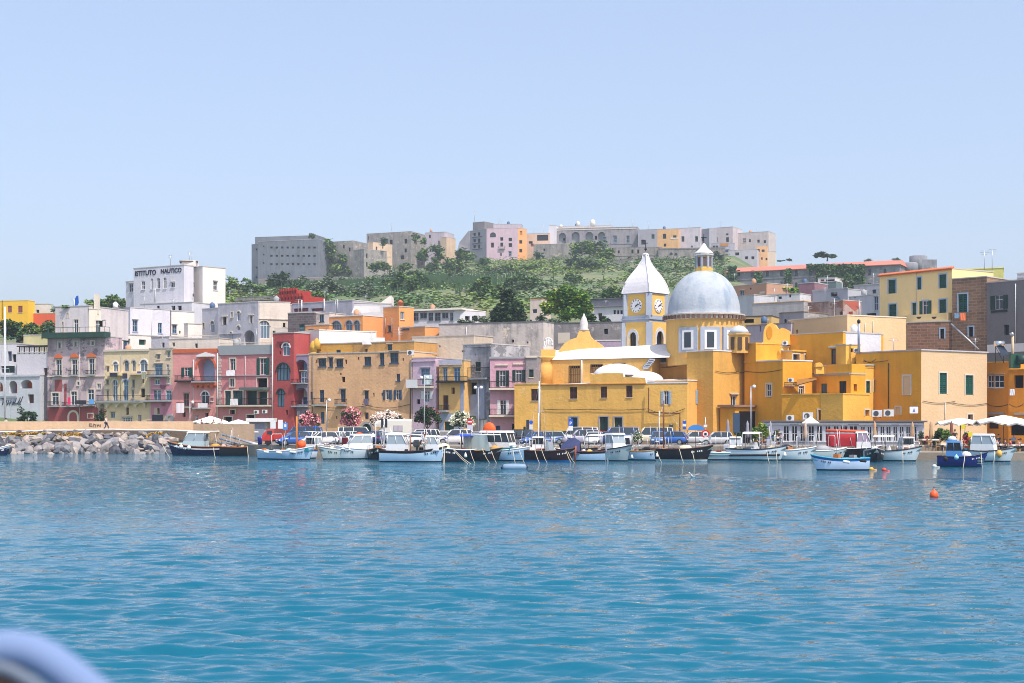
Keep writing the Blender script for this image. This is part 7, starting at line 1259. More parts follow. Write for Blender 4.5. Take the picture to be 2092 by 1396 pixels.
# mooring ropes
RP_ = M(C(206, 196, 170), .9, name='rope'); n = 0
for x0, y0, x1, y1, yy in ((330, 905, 348, 931, 934), (436, 915, 440, 934, 934), (505, 912, 508, 934, 934), (904, 914, 906, 945, 947), (908, 918, 908, 948, 948), (926, 919, 958, 943, 946), (928, 919, 964, 944, 946), (960, 919, 971, 943, 945), (985, 917, 1001, 942, 944), (1004, 922, 1015, 942, 944), (1048, 920, 1053, 943, 945), (1061, 920, 1072, 942, 944), (1092, 918, 1103, 942, 945), (1106, 918, 1119, 942, 945), (1156, 921, 1168, 942, 944), (1160, 923, 1175, 942, 944), (1342, 922, 1353, 942, 944), (1388, 918, 1397, 942, 944), (1414, 921, 1421, 942, 944), (1566, 920, 1572, 942, 944), (1586, 925, 1588, 940, 943), (1844, 922, 1845, 942, 944), (1972, 922, 1967, 952, 956), (2004, 924, 2007, 950, 954), (2032, 922, 2030, 942, 945)):
    Ya, Yb = dw(yy) - 1.0, dw(yy) - 2.2; a, b = P(x0, y0, Ya), Vector((gx(x1, Yb), Yb, -.1)); mb = MB(); mb.tube([a, a.lerp(b, .5) - Vector((0, 0, .12)), b], .028, RP_, 4)
    tag(mb.build('mooring_rope'), 'pale mooring rope running from a moored boat down into the water', 'rope', 'mooring ropes')
# fenders hanging on hulls
FW = M((.70, .70, .66), .5, name='fender_white'); FO = M(C(226, 150, 70), .5, name='fender_amber'); FB = M(C(150, 206, 214), .5, name='fender_aqua')
for x, y, wl, r, l, m, kind, lab in ((370, 913, 930.5, .24, 0, FW, 0, 'left white ball fender on the navy cruiser'), (386, 915, 930.5, .24, 0, FW, 0, 'right white ball fender on the navy cruiser'), (544, 924, 939, .12, .4, FW, 1, 'leftmost white sausage fender on the pale blue open boat'), (570, 925, 939, .13, .5, FW, 1, 'middle white sausage fender on the pale blue open boat'), (598, 924, 939, .13, .55, FW, 1, 'rightmost white sausage fender on the pale blue open boat'),
  (520, 928, 931.5, .22, 0, FW, 0, 'white ball fender at the end of the black launch'), (951, 930, 943, .17, .5, FW, 2, 'white teardrop fender on the blue-black boat'), (1003, 928, 941.5, .17, .6, FW, 2, 'white teardrop fender at the bow of the blue-white cabin boat'), (1603, 928, 940.5, .20, .5, FW, 2, 'white teardrop fender on the aqua hoop boat'), (1291, 933, 940.5, .16, .4, FW, 2, 'left white teardrop fender on the small tan-rimmed boat'), (1342, 930, 940.5, .14, .4, FW, 2, 'right white teardrop fender on the small tan-rimmed boat'),
  (1729, 944, 961, .12, .45, FW, 1, 'white sausage fender on the small white and blue boat'), (1763, 942, 961, .11, .45, TYRE, 1, 'black sausage fender on the small white and blue boat'), (1954, 935, 953.5, .20, .0, FB, 0, 'pale aqua ball fender on the deep blue fishing boat'), (1932, 938, 953.5, .2, 0, TYRE, 0, 'dark ball fender at the stern of the deep blue fishing boat')):
    Y = dw(wl) - 1.55; c = P(x, y, Y); mb = MB()
    if kind == 0: mb.lathe(c - Vector((0, 0, r)), [(.03, 0)] + [(r * math.sin(math.pi * i / 8), r - r * math.cos(math.pi * i / 8)) for i in range(1, 8)] + [(.05, 2 * r), (.05, 2 * r + .1)], m, 12)
    elif kind == 1: mb.tube([c + Vector((-l / 2 - .06, 0, .04)), c + Vector((-l / 2, 0, .03)), c + Vector((l / 2, 0, -.03)), c + Vector((l / 2 + .06, 0, -.04))], [r * .4, r, r, r * .4], m, 10)
    else: mb.lathe(c - Vector((0, 0, l / 2)), [(.03, 0), (r * .9, l * .12), (r, l * .3), (r * .6, l * .7), (.04, l)], m, 10)
    tag(mb.build('boat_fender'), lab, 'fender')
# ------------------------------------------------------------------ restaurant on the quay
RF = M(C(190, 194, 204), .6, name='grey_white_frame')
ops = ''.join('wW %d 870 %d 902;' % (x, x + 12) for x in range(1600, 1706, 17)) + 'wW 1716 870 1732 884;wW 1735 870 1752 884;' + ''.join('wW %.1f 871 %.1f 902;' % (x, x + 9.5) for x in np.arange(1758, 1876, 13.2)) + 'lW 1558 864 1886 868;'
h = House('restaurant_pavilion', 'low flat-roofed grey-white glazed restaurant pavilion on the quay', (1562, 160.5, 1886, 155.2), 863, G0, 3.2, RF, op=ops, fcol='W', gl='k', trim='', cat='pavilion', ref='b', roof=M(C(96, 98, 106), .7, name='grey_roof_felt'), over=.35, rz=.16)
def ac(px, py, Y, lab, s=.75):
    c = P(px, py, Y); t = thing('air_conditioner', lab, 'air conditioner', c - Vector((0, 0, s * .4))); mb = MB(); mb.box(c, (s * 1.15, .34, s * .8), M((.6, .6, .6), .5, name='ac_casing')); mb.build('casing', t)
    mb = MB(); mb.tube([c + Vector((-.12 * s, -.18, 0)), c + Vector((-.12 * s, -.20, 0))], s * .31, M((.05, .06, .07), .5, name='fan_grille'), 12); mb.build('fan', t); mb = MB(); [mb.box(c + Vector((d * s, .0, -s * .44)), (.06, .3, s * .1), IRON) for d in (-.4, .4)]; mb.build('foot', t)
for a in ((1614, 854, 160.5, 'smaller white air conditioner at the left end of the pavilion roof'), (1650, 850, 160, 'white air conditioner behind the small white canopy on the pavilion roof', 1.0), (1791, 845, 157.6, 'left one of two grey air conditioners below the corner building', .95), (1815, 844, 156.4, 'right one of two grey air conditioners below the corner building', .95),
  (1615, 777, 165.4, 'white air conditioner on the lit ledge of the orange house', .6), (1604, 701, 171, 'air conditioner on the roof next to the yellow bell-cote', .6), (839, 721, 186.5, 'air conditioner on the terrace at the right end of the beige house', .8), (524, 842, 197, 'left air conditioner on the ground floor of the faded red house', .6), (541, 841, 196.4, 'right air conditioner on the ground floor of the faded red house', .6), (1749, 716, 167.4, 'air conditioner on the orange rooftop shed', .55)): ac(*a)
mb = MB(); mb.lathe(P(1656, 865, 157.5), [(1.35, 0), (1.3, .05), (.05, .75)], whc, 4, a0=.6, smooth=False); tag(mb.build('canopy_top'), 'small white pointed canopy top on the pavilion roof', 'canopy')
def parasol(px, ybase, ytop, Y, r, lab, cloth, opened=True, tilt=0.0, hgt=.28, group=None):
    b = Vector((gx(px, Y), Y, gz(ybase, Y))); z1 = gz(ytop, Y); t = thing('parasol', lab, 'parasol', b, group=group); mb = MB(); mb.tube([b, (b.x, b.y, z1)], .045, WOOD if opened else GREYF, 6); mb.lathe(b, [(.3, 0), (.28, .1), (.05, .12)], GREYF, 10); mb.build('pole', t); mb = MB(); c = Vector((b.x, b.y, z1))
    if opened:
        n = 8; rim = [c + Vector((r * math.cos(2 * math.pi * i / n + .39), r * math.sin(2 * math.pi * i / n + .39), -hgt * r * 1.3)) for i in range(n)]
        for i in range(n):
            a, d = rim[i], rim[(i + 1) % n]; m = (a + d) / 2 + Vector((0, 0, .10 * r)); q = (c + m) / 2 - Vector((0, 0, .05 * r)); mb.face([c, a, m], cloth, True); mb.face([c, m, d], cloth, True)
            mb.face([a, a - Vector((0, 0, .16)), m - Vector((0, 0, .16)), m], cloth); mb.face([m, m - Vector((0, 0, .16)), d - Vector((0, 0, .16)), d], cloth)
        for i in range(n): mb.tube([c - Vector((0, 0, .12)), rim[i] - Vector((0, 0, .02))], .015, WOOD, 3)
    else:
        H_ = (z1 - b.z); mb.lathe(b, [(.10, H_ * .32), (.24, H_ * .36), (.22, H_ * .55), (.15, H_ * .8), (.16, H_ * .88), (.05, H_ * .98), (.03, H_)], cloth, 9, sx=1, sy=.8)
    mb.build('canopy', t); return t
CB = M(C(186, 150, 116), .9, name='beige_canvas'); CG = M(C(150, 150, 164), .9, name='grey_canvas'); WHC = M(C(238, 230, 218), .85, name='cream_white_canvas')
for i, (x, yb, yt, Y, cl, lab) in enumerate(((1487, 912, 857, 158, CG, 'folded grey parasol left of the tall dark board'), (1527, 912, 860, 158, CG, 'folded grey parasol in the green plants beside the lamp post'), (1574, 912, 861, 157.5, CG, 'folded grey parasol at the left corner of the pavilion'), (1645, 913, 862, 154.5, CB, 'folded beige parasol below the small white canopy'), (1787, 914, 861, 154, CB, 'folded beige parasol in the middle of the pavilion windows'), (1864, 915, 862, 153.6, CB, 'folded beige parasol at the right end of the pavilion'), (1902, 917, 861, 152.4, CB, 'folded beige parasol in front of the red flowers'), (1944, 916, 860, 153, M(C(140, 84, 76), .9, name='maroon_canvas'), 'folded maroon parasol behind the deep blue fishing boat'))):
    parasol(x, yb, yt, Y, 1, lab, cl, False, group='folded parasols on the quay')
parasol(1962, 918, 854, 155, 2.7, 'open cream parasol in front of the cream corner building', WHC, hgt=.20); parasol(2050, 920, 848, 151.5, 3.1, 'large open cream parasol over the diners at the right edge', WHC, hgt=.22); parasol(2096, 920, 856, 149, 2.4, 'open cream parasol cut off by the right edge', WHC, hgt=.2)
parasol(430, 905, 850, 181, 2.4, 'cream pointed parasol behind the tan wall end', WHC, hgt=.30); parasol(487, 905, 857, 180, 2.0, 'greyish-white parasol left of the kiosk', M(C(206, 200, 204), .85, name='greyish_canvas'), hgt=.28)
t = thing('kiosk', 'small kiosk with white flat roof and grey roller shutter beside the red truck', 'kiosk', P(530, 908, 176)); mb = MB(); c = P(530, 884, 176.5); c.z = G0; mb.box((c.x, c.y, G0 + 1.25), (2.2, 1.8, 2.5), GREYF); mb.build('wall', t); mb = MB(); mb.box((c.x + .3, c.y - .1, G0 + 2.72), (3.4, 2.6, .44), WHITE); mb.build('roof', t); mb = MB(); mb.box((c.x - .1, c.y - .92, G0 + 1.25), (1.7, .06, 2.1), M(C(128, 136, 152), .6, name='roller_shutter')); mb.build('shutter', t)
# tables, chairs and flowers in front of the restaurant
def plant(px, py, Y, w, hpx, label, mats, fl=None, pot=True, name='potted_plant'):
    b = P(px, py, Y); t = thing(name, label, 'plant', b)
    if pot: mb = MB(); mb.lathe(b, [(.22, 0), (.30, .42), (.32, .45), (.25, .46)], M(C(150, 84, 56), .8, name='terracotta_pot'), 10); mb.build('pot', t)
    mb = MB(); crown(mb, Y, [(px, py - hpx * .55, w, hpx * .5)], 4.5, .26, mats, None, 5); mb.build('leaves', t)
    if fl: mb = MB(); c = P(px, py - hpx * .6, Y - .1); mb.quads(rq(blobpts(c, np.array((w / F * Y, .4, hpx * .45 / F * Y)), int(w * hpx * .3)), .22), fl); mb.build('flowers', t)
RDF = M(C(206, 30, 66), .8, name='crimson_petals')
for a in ((1508, 910, 157, 12, 34, 'leafy bush at the foot of the tall dark board', LG), (1540, 910, 156.5, 14, 40, 'bright green bush between two folded grey parasols', LBR), (1561, 910, 157.5, 10, 46, 'climbing green plant by the pavilion corner', LBR), (1588, 911, 156, 11, 34, 'grey-leaved tree in a pot at the pavilion corner', LGY), (1460, 908, 160, 22, 18, 'low green hedge right of the round prohibition sign', LG), (1884, 916, 153, 9, 34, 'grey olive plant at the right end of the pavilion', LGY), (1912, 917, 152, 12, 36, 'dark leafy plant behind the terrace tables', LDK), (1930, 918, 151.5, 16, 44, 'big dark green shrub left of the deep blue boat', LG), (1893, 917, 152.4, 8, 28, 'red-flowering plant beside the beige parasol', LG, RDF), (1976, 920, 148, 10, 34, 'crimson flowers above the deep blue fishing boat', LG, RDF), (1990, 920, 148.5, 10, 30, 'yellow-green shrub right of the crimson flowers', LBR)): plant(*a)
cs = thing('bistro_chair', 'x', 'chair', (0, 0, 0)); mb = MB(); mb.box((0, 0, .45), (.42, .42, .04), TEAK); mb.build('seat', cs, local=True); mb = MB(); mb.box((0, .2, .72), (.40, .04, .34), TEAK); mb.build('backrest', cs, local=True)
for sx in (-1, 1):
    for sy in (-1, 1): mb = MB(); mb.box((sx * .18, sy * .18, .22), (.04, .04, .44), TEAK); mb.build('leg', cs, local=True)
ts_ = thing('bistro_table', 'x', 'table', (0, 0, 0)); mb = MB(); mb.box((0, 0, .73), (.8, .8, .04), M((.66, .64, .6), .6, name='table_cloth')); mb.box((0, 0, .66), (.82, .82, .1), M((.66, .64, .6), .6, name='table_cloth')); mb.build('tabletop', ts_, local=True); mb = MB(); mb.tube([(0, 0, 0), (0, 0, .7)], .05, IRON, 6); mb.lathe((0, 0, 0), [(.25, 0), (.05, .06)], IRON, 8); mb.build('leg', ts_, local=True)
first = [True, True]
def put(o, k, x, Y, z, rz, lab, grp):
    c = o if first[k] else copy_tree(o); first[k] = False; c.location = (gx(x, Y), Y, z); c.rotation_euler = (0, 0, rz); c['label'] = lab; c['group'] = grp
for x, Y in ((1888, 151), (1908, 150.6), (1925, 150.2), (2024, 146.2), (2046, 147.5), (2072, 145.6), (2088, 147.5)):
    zt_ = .82 if Y < 150.6 else G0; put(ts_, 1, x, Y, zt_, .2, 'small cloth-covered restaurant table on the terrace at the right', 'terrace tables'); put(cs, 0, x - 9, Y - .2, zt_, 1.5, 'small wooden chair at the restaurant tables', 'terrace chairs'); put(cs, 0, x + 8, Y + .3, zt_, -1.6, 'small wooden chair at the restaurant tables', 'terrace chairs')
# ------------------------------------------------------------------ people
def skinmesh(name, J, E, mat, root=0, sub=1):
    me = bpy.data.meshes.new(name); me.from_pydata([j[:3] for j in J], E, []); o = bpy.data.objects.new(name, me); COL.objects.link(o)
    m = o.modifiers.new('skin', 'SKIN'); m.use_smooth_shade = True; m.branch_smoothing = .5
    for i, j in enumerate(J): r = j[3]; me.skin_vertices[0].data[i].radius = (r, r) if not isinstance(r, tuple) else r
    me.skin_vertices[0].data[root].use_root = True
    s = o.modifiers.new('sub', 'SUBSURF'); s.levels = sub; s.render_levels = sub
    out = bpy.data.meshes.new_from_object(o.evaluated_get(bpy.context.evaluated_depsgraph_get())); bpy.data.objects.remove(o); bpy.data.meshes.remove(me); out.name = name; out.materials.clear(); out.materials.append(mat); return out
SKINM = M(C(206, 150, 118), .6, name='skin'); HAIRM = M(C(44, 32, 26), .8, name='dark_hair'); DCL = M((.3, .3, .3), .8, name='cloth')
def pose(kind):
    """joints of a 1.74 m figure facing -y"""
    p = {'pelvis': (0, 0, .94), 'spine': (0, .01, 1.14), 'chest': (0, .0, 1.34), 'neck': (0, .01, 1.48), 'chin': (0, -.02, 1.555), 'head': (0, -.02, 1.66)}
    if kind == 'walk': L = {'hip': (.09, 0, .90), 'knee': (.10, -.20, .50), 'ank': (.10, -.27, .10), 'toe': (.11, -.46, .05)}; R = {'hip': (-.09, 0, .90), 'knee': (-.10, .02, .48), 'ank': (-.10, .30, .16), 'toe': (-.10, .16, .03)}; a = [(.24, .14, 1.12), (.25, .06, .88)], [(-.24, -.08, 1.12), (-.24, -.26, .94)]
    elif kind == 'sit': p = {k: (x, y, z - .44) for k, (x, y, z) in p.items()}; L = {'hip': (.09, 0, .47), 'knee': (.12, -.44, .50), 'ank': (.12, -.42, .08), 'toe': (.12, -.60, .04)}; R = {'hip': (-.09, 0, .47), 'knee': (-.12, -.44, .50), 'ank': (-.12, -.40, .08), 'toe': (-.12, -.58, .04)}; a = [(.24, -.10, .72), (.16, -.34, .70)], [(-.24, -.10, .72), (-.16, -.36, .74)]
    else: L = {'hip': (.09, 0, .90), 'knee': (.10, -.02, .50), 'ank': (.11, .02, .08), 'toe': (.13, -.16, .04)}; R = {'hip': (-.09, 0, .90), 'knee': (-.10, -.02, .50), 'ank': (-.11, .02, .08), 'toe': (-.13, -.16, .04)}; a = [(.25, .02, 1.12), (.25, -.10, .90)], [(-.25, .02, 1.12), (-.22, -.16, .98)]
    return p, L, R, a
PM = {}
def person_meshes(kind):
    if kind in PM: return PM[kind]
    p, L, R, arms = pose(kind); J = []; E = []
    def add(q, r, par=None): J.append((*q, r)); (E.append((par, len(J) - 1)) if par is not None else None); return len(J) - 1
    pe = add(p['pelvis'], (.15, .11)); sp = add(p['spine'], (.13, .10), pe); ch = add(p['chest'], (.155, .11), sp); ne = add(p['neck'], .055, ch); cn = add(p['chin'], (.07, .075), ne); hd = add(p['head'], (.078, .095), cn); add((p['head'][0], p['head'][1] + .01, p['head'][2] + .06), (.05, .06), hd)
    for leg in (L, R): a = add(leg['hip'], .085, pe); b = add(leg['knee'], .06, a); c = add(leg['ank'], .042, b); add(leg['toe'], .035, c)
    for s, (el, wr) in zip((1, -1), arms):
        z = p['chest'][2] + .06; sh = add((s * .18, 0, z), .055, ch); e = add(el, .042, sh); w = add(wr, .028, e); d = (Vector(wr) - Vector(el)).normalized(); pm = add(tuple(Vector(wr) + d * .06), (.035, .022), w); sd = Vector((0, 1, 0)) if abs(d.y) < .7 else Vector((1, 0, 0))
        for k in range(4): f0 = Vector(wr) + d * .10 + sd * (.022 * (k - 1.5)); f1 = add(tuple(f0), .010, pm); add(tuple(f0 + d * (.05 + .012 * (1 - abs(k - 1.4))) + Vector((-s * .02, 0, -.01))), .008, f1)
        t1 = add(tuple(Vector(wr) + d * .05 - sd * .045), .011, pm); add(tuple(Vector(wr) + d * .09 - sd * .06), .009, t1)
    out = {'body': skinmesh('person_body', J, E, SKINM)}
    J = []; E = []; pe = add(tuple(Vector(p['pelvis']) + Vector((0, 0, .02))), (.165, .125)); sp = add(p['spine'], (.15, .12), pe); ch = add(p['chest'], (.172, .125), sp); add(tuple(Vector(p['neck']) - Vector((0, 0, .05))), .085, ch)
    for s, (el, wr) in zip((1, -1), arms): sh = add((s * .19, 0, p['chest'][2] + .06), .072, ch); add(tuple(Vector((s * .19, 0, p['chest'][2] + .06)).lerp(Vector(el), .75)), .064, sh)
    out['shirt'] = skinmesh('shirt', J, E, DCL); J = []; E = []; pe = add(p['pelvis'], (.17, .13))
    for leg in (L, R): a = add(leg['hip'], .105, pe); b = add(leg['knee'], .078, a); add(tuple(Vector(leg['knee']).lerp(Vector(leg['ank']), .9)), .062, b)
    out['trousers'] = skinmesh('trousers', J, E, DCL); sh = MB()
    for leg in (L, R): sh.tube([Vector(leg['ank']) + Vector((0, .05, -.01)), Vector(leg['ank']).lerp(Vector(leg['toe']), .5), Vector(leg['toe'])], [.05, .055, .04], TRIM, 6)
    out['shoes'] = sh.mesh('shoes'); hm = MB(); c = Vector(p['head']) + Vector((0, .022, .01)); hm.lathe(c, [(.088, -.03), (.098, .02), (.092, .07), (.06, .105), (.01, .118)], HAIRM, 10, sy=1.1); out['hair'] = hm.mesh('hair'); PM[kind] = out
    fm = MB(); c = Vector(p['head']); fm.box(c + Vector((0, -.105, -.02)), (.022, .03, .04), SKINM); [fm.box(c + Vector((sx * .033, -.093, .012)), (.022, .012, .012), DARK) for sx in (-1, 1)]; fm.box(c + Vector((0, -.088, -.062)), (.05, .014, .012), M(C(150, 80, 70), .6, name='lips')); [fm.box(c + Vector((sx * .08, 0, -.01)), (.02, .03, .05), SKINM) for sx in (-1, 1)]; out['face'] = fm.mesh('face')
    return out
def person(px, Y, z, hd, kind, shirt, trou, label, group=None, hair=None, k=1.0):
    t = thing('person', label, 'person', (gx(px, Y), Y, z), math.radians(hd), group); t.scale = (k, k, k)
    for nm, me in person_meshes(kind).items():
        o = bpy.data.objects.new(nm, me); COL.objects.link(o); o.parent = t; c = shirt if nm == 'shirt' else trou if nm == 'trousers' else hair if nm == 'hair' else None
        if c: o.material_slots[0].link = 'OBJECT'; o.material_slots[0].material = M(c, .8, name='cloth')
WS, DK, NVY = (.72, .70, .70), (.03, .035, .05), (.05, .07, .13)
person(217, 176.2, 2.72, 78, 'walk', (.74, .68, .70), NVY, 'man in white shirt and dark trousers walking along the breakwater', hair=(.2, .18, .16), k=1.03); person(12, 181, 2.5, 160, 'stand', WS, DK, 'person in white top standing behind the parapet at the left edge')
person(412, 178.8, 2.3, -40, 'stand', (.06, .06, .08), DK, 'dark-clothed person under the cream parasol left of the kiosk'); person(436, 178.9, 2.3, 30, 'stand', (.05, .05, .06), DK, 'second dark-clothed person between the two white parasols'); person(452, 179.2, 2.3, -20, 'stand', WS, NVY, 'person in white shirt near the greyish-white parasol')
person(868, 138, .95, -40, 'stand', (.74, .74, .72), (.6, .58, .55), 'person in white standing aboard the long pale blue boat', k=1.0); person(1552, 144.5, .9, 20, 'stand', (.10, .12, .16), DK, 'person in dark top standing aboard the T-top boat'); person(1592, 152, G0, 0, 'stand', (.05, .06, .07), DK, 'person in black standing on the quay behind the hoop boat')
for x, Y, hd, kd, sh, lab in ((2016, 146.4, 90, 'sit', (.5, .5, .52), 'diner in grey at the leftmost table under the big parasol'), (2031, 146, -90, 'sit', (.04, .04, .05), 'diner in black facing left at the leftmost table'), (2037, 147.6, 90, 'sit', (.62, .60, .58), 'diner in pale top at the second table'), (2054, 147.2, -95, 'sit', (.06, .07, .12), 'diner in navy at the second table'), (2064, 145.8, 90, 'sit', (.5, .08, .10), 'diner in red top in front of the turquoise box'), (2081, 145.4, -80, 'sit', (.64, .30, .22), 'diner in salmon top right of the turquoise box'), (2040, 149.4, 10, 'stand', (.05, .05, .06), 'waiter in black standing behind the tables'), (2071, 149.6, -15, 'stand', (.34, .48, .72), 'person in light blue shirt standing between the tables'), (2085, 148.2, 60, 'sit', (.56, .6, .66), 'diner in pale blue at the far right table'), (1951, 151.2, -20, 'stand', (.05, .05, .06), 'person in black by the maroon parasol')):
    person(x, Y, .82 if Y < 150.6 else G0, hd, kd, sh, DK, lab, group='people at the restaurant')
mb = MB(); c = P(2068, 923, 145); c.z = .82; mb.box((c.x, c.y, c.z + .24), (.62, .42, .48), tealp); mb.box((c.x, c.y, c.z + .50), (.66, .46, .05), WHITE); tag(mb.build('cool_box'), 'turquoise box standing by the tables at the right', 'box')
# ------------------------------------------------------------------ street furniture
def lamp(px, yt, Y, lab, arms=1, r=.07):
    b = Vector((gx(px, Y), Y, G0)); z1 = gz(yt, Y); t = thing('street_lamp', lab, 'street lamp', b); mb = MB(); mb.tube([b, (b.x, b.y, z1)], [r * 1.3, r * .8], STEEL if arms != 2 else GREYF, 8); mb.lathe(b, [(r * 2, 0), (r * 1.9, .5), (r * 1.2, .6)], GREYF, 8); mb.build('post', t)
    for s in ([1] if arms == 1 else [-1, 1]): mb = MB(); mb.tube([(b.x, b.y, z1 - .1), (b.x + s * .35, b.y, z1 + .1)], .035, GREYF, 5); mb.lathe((b.x + s * .35, b.y, z1 - .18), [(.10, 0), (.2, .1), (.16, .32), (.04, .38)], WHITE, 10); mb.build('lamp_head', t)
lamp(1534, 790, 156, 'tall grey lamp post in front of the deep orange wall'); lamp(867, 772, 170, 'tall pale lamp post in front of the dark red-flowered oleander', 2); lamp(977, 792, 168, 'pale lamp post left of the pink house with green shutters', 2); lamp(388, 822, 181, 'thin dark lamp post behind the tan wall', 1, .05); lamp(667, 818, 172, 'thin grey lamp post between the two pink oleanders', 1, .05)
def sign(px, yb, yt, Y, lab, builder, pole=.035):
    b = Vector((gx(px, Y), Y, G0)); t = thing('road_sign', lab, 'sign', b); mb = MB(); mb.tube([b, (b.x, b.y, gz(yt, Y))], pole, STEEL, 6); mb.build('pole', t); builder(t, Vector((b.x, Y - .06, 0)), Y); return t
def plate(t, c, Y, y0, y1, wpx, mat, name='sign_plate', d=0.0): w = wpx / F * Y; z0, z1 = gz(y1, Y), gz(y0, Y); mb = MB(); mb.box((c.x, c.y - d, (z0 + z1) / 2), (w, .03, z1 - z0), mat); return mb.build(name, t)
def disc(t, c, Y, yc, rpx, mat, name='sign_disc', d=0.0): r = rpx / F * Y; mb = MB(); q = Vector((c.x, c.y - d, gz(yc, Y))); mb.tube([q, q - Vector((0, .03, 0))], r, mat, 20, smooth=False); return mb.build(name, t)
SB, SR = M(C(28, 86, 190), .5, name='sign_blue'), M(C(190, 26, 34), .5, name='sign_red')
def b1(t, c, Y): disc(t, c, Y, 862, 6.2, SR); plate(t, c, Y, 860.6, 863.4, 9, WHITE, 'white_bar', .04); plate(t, c, Y, 868, 880, 12, M(C(186, 190, 206), .5, name='sign_grey')); plate(t, c, Y, 882, 897, 5, DGREEN, 'dark_box')
sign(960, 905, 858, 164, 'red round no-entry sign above a pale grey panel', b1)
def b2(t, c, Y):
    o = plate(t, c, Y, 856, 870, 9, SB); plate(t, c, Y, 870.5, 880, 9, WHITE, 'lower_panel'); text('P', Fac((c.x - 1, c.y - .016), (c.x + 1, c.y - .016), 0, 1), 1163.8, 1168.2, 868.3, t, WHITE, 'letter', .005, .004)
sign(1166, 905, 854, 164, 'blue parking sign with white letter P and white panel', b2)
def b3(t, c, Y): plate(t, c, Y, 858, 882, 6, M(C(40, 52, 62), .5, name='sign_back')); plate(t, c + Vector((-.35, 0, 0)), Y, 872, 881, 5, M(C(30, 36, 44), .5, name='sign_back_small'))
sign(1078, 905, 858, 162, 'back of a dark narrow sign on a pole at the yellow church wing', b3)
def b4(t, c, Y): disc(t, c, Y, 863, 4, SB); plate(t, c, Y, 868, 884, 7, M(C(200, 204, 214), .5, name='sign_pale'))
sign(1085, 905, 858, 166, 'small round blue sign over a pale text panel', b4)
def b5(t, c, Y): disc(t, c, Y, 887, 8.5, SR); disc(t, c, Y, 887, 5.5, WHITE, 'sign_face', .012); plate(t, c, Y, 884.5, 889.5, 5, IRON, 'black_mark', .05); plate(t, c, Y, 868, 873, 7, WHITE, 'upper_plate')
sign(1441, 910, 852, 157, 'round red and white prohibition sign behind the silver hatchback', b5)
def b6(t, c, Y): plate(t, c, Y, 860, 866, 7, SB); plate(t, c, Y, 867, 871, 7, WHITE, 'white_panel'); plate(t, c, Y, 872, 877, 7, SB, 'lower_plate')
sign(1398, 906, 858, 163, 'narrow stack of blue and white signs left of the blue arch', b6)
def b7(t, c, Y): plate(t, c, Y, 868, 880, 8, M(C(34, 56, 60), .5, name='sign_back2'))
sign(1371, 906, 866, 164, 'back of a dark square sign right of the brown mast', b7)
def b8(t, c, Y): plate(t, c, Y, 864, 878, 9, M(C(60, 140, 206), .5, name='sign_sky_blue')); plate(t, c, Y, 867, 873, 4, WHITE, 'symbol', .02)
sign(583, 905, 862, 166, 'light blue square sign behind the red flatbed truck', b8)
def b9(t, c, Y): plate(t, c, Y, 871, 880, 9, SB); plate(t, c, Y, 876, 878, 7, WHITE, 'white_line', .02)
sign(645, 905, 870, 172, 'small blue sign under the smaller pink oleander', b9)
def b10(t, c, Y): [plate(t, c + Vector((d, 0, 0)), Y, 856, 874, 5, M(C(28, 36, 44), .5, name='sign_back3')) for d in (-.22, .22)]
sign(785, 905, 854, 163, 'pair of dark sign backs in front of the white camper', b10)
def b11(t, c, Y): plate(t, c, Y, 844, 884, 14, M(C(48, 70, 96), .6, name='dark_board'))
sign(1504, 912, 844, 156.5, 'tall dark blue board between the folded grey parasols', b11, .05)
def b12(t, c, Y): plate(t, c, Y, 859, 876, 11, M(C(206, 214, 214), .5, name='poster_board'), 'notice'); plate(t, c + Vector((.9, 0, 0)), Y, 858, 876, 10, WHITE, 'notice')
sign(558, 906, 858, 172, 'white notice boards between kiosk and red truck', b12)
t = thing('blue_arch', 'small blue arched gateway banner right of the stacked blue signs', 'arch', (gx(1422, 163), 163, G0)); mb = MB(); c = Vector((gx(1422, 163), 163, 0))
for s in (-1, 1): mb.tube([(c.x + s * .95, 163, G0), (c.x + s * .95, 163, gz(879, 163))], .05, M(C(90, 80, 84), .6, name='arch_post'), 6)
mb.build('post', t); mb = MB(); N = 10; ar = [(c.x + .95 * math.cos(math.pi * i / N), gz(879, 163) + .62 * math.sin(math.pi * i / N)) for i in range(N + 1)]; mb.face([(x, 162.95, z) for x, z in ar], M(C(60, 130, 200), .6, name='banner_blue')); mb.face([(x, 163.0, z) for x, z in ar[::-1]], M(C(60, 130, 200), .6, name='banner_blue')); mb.build('banner', t)
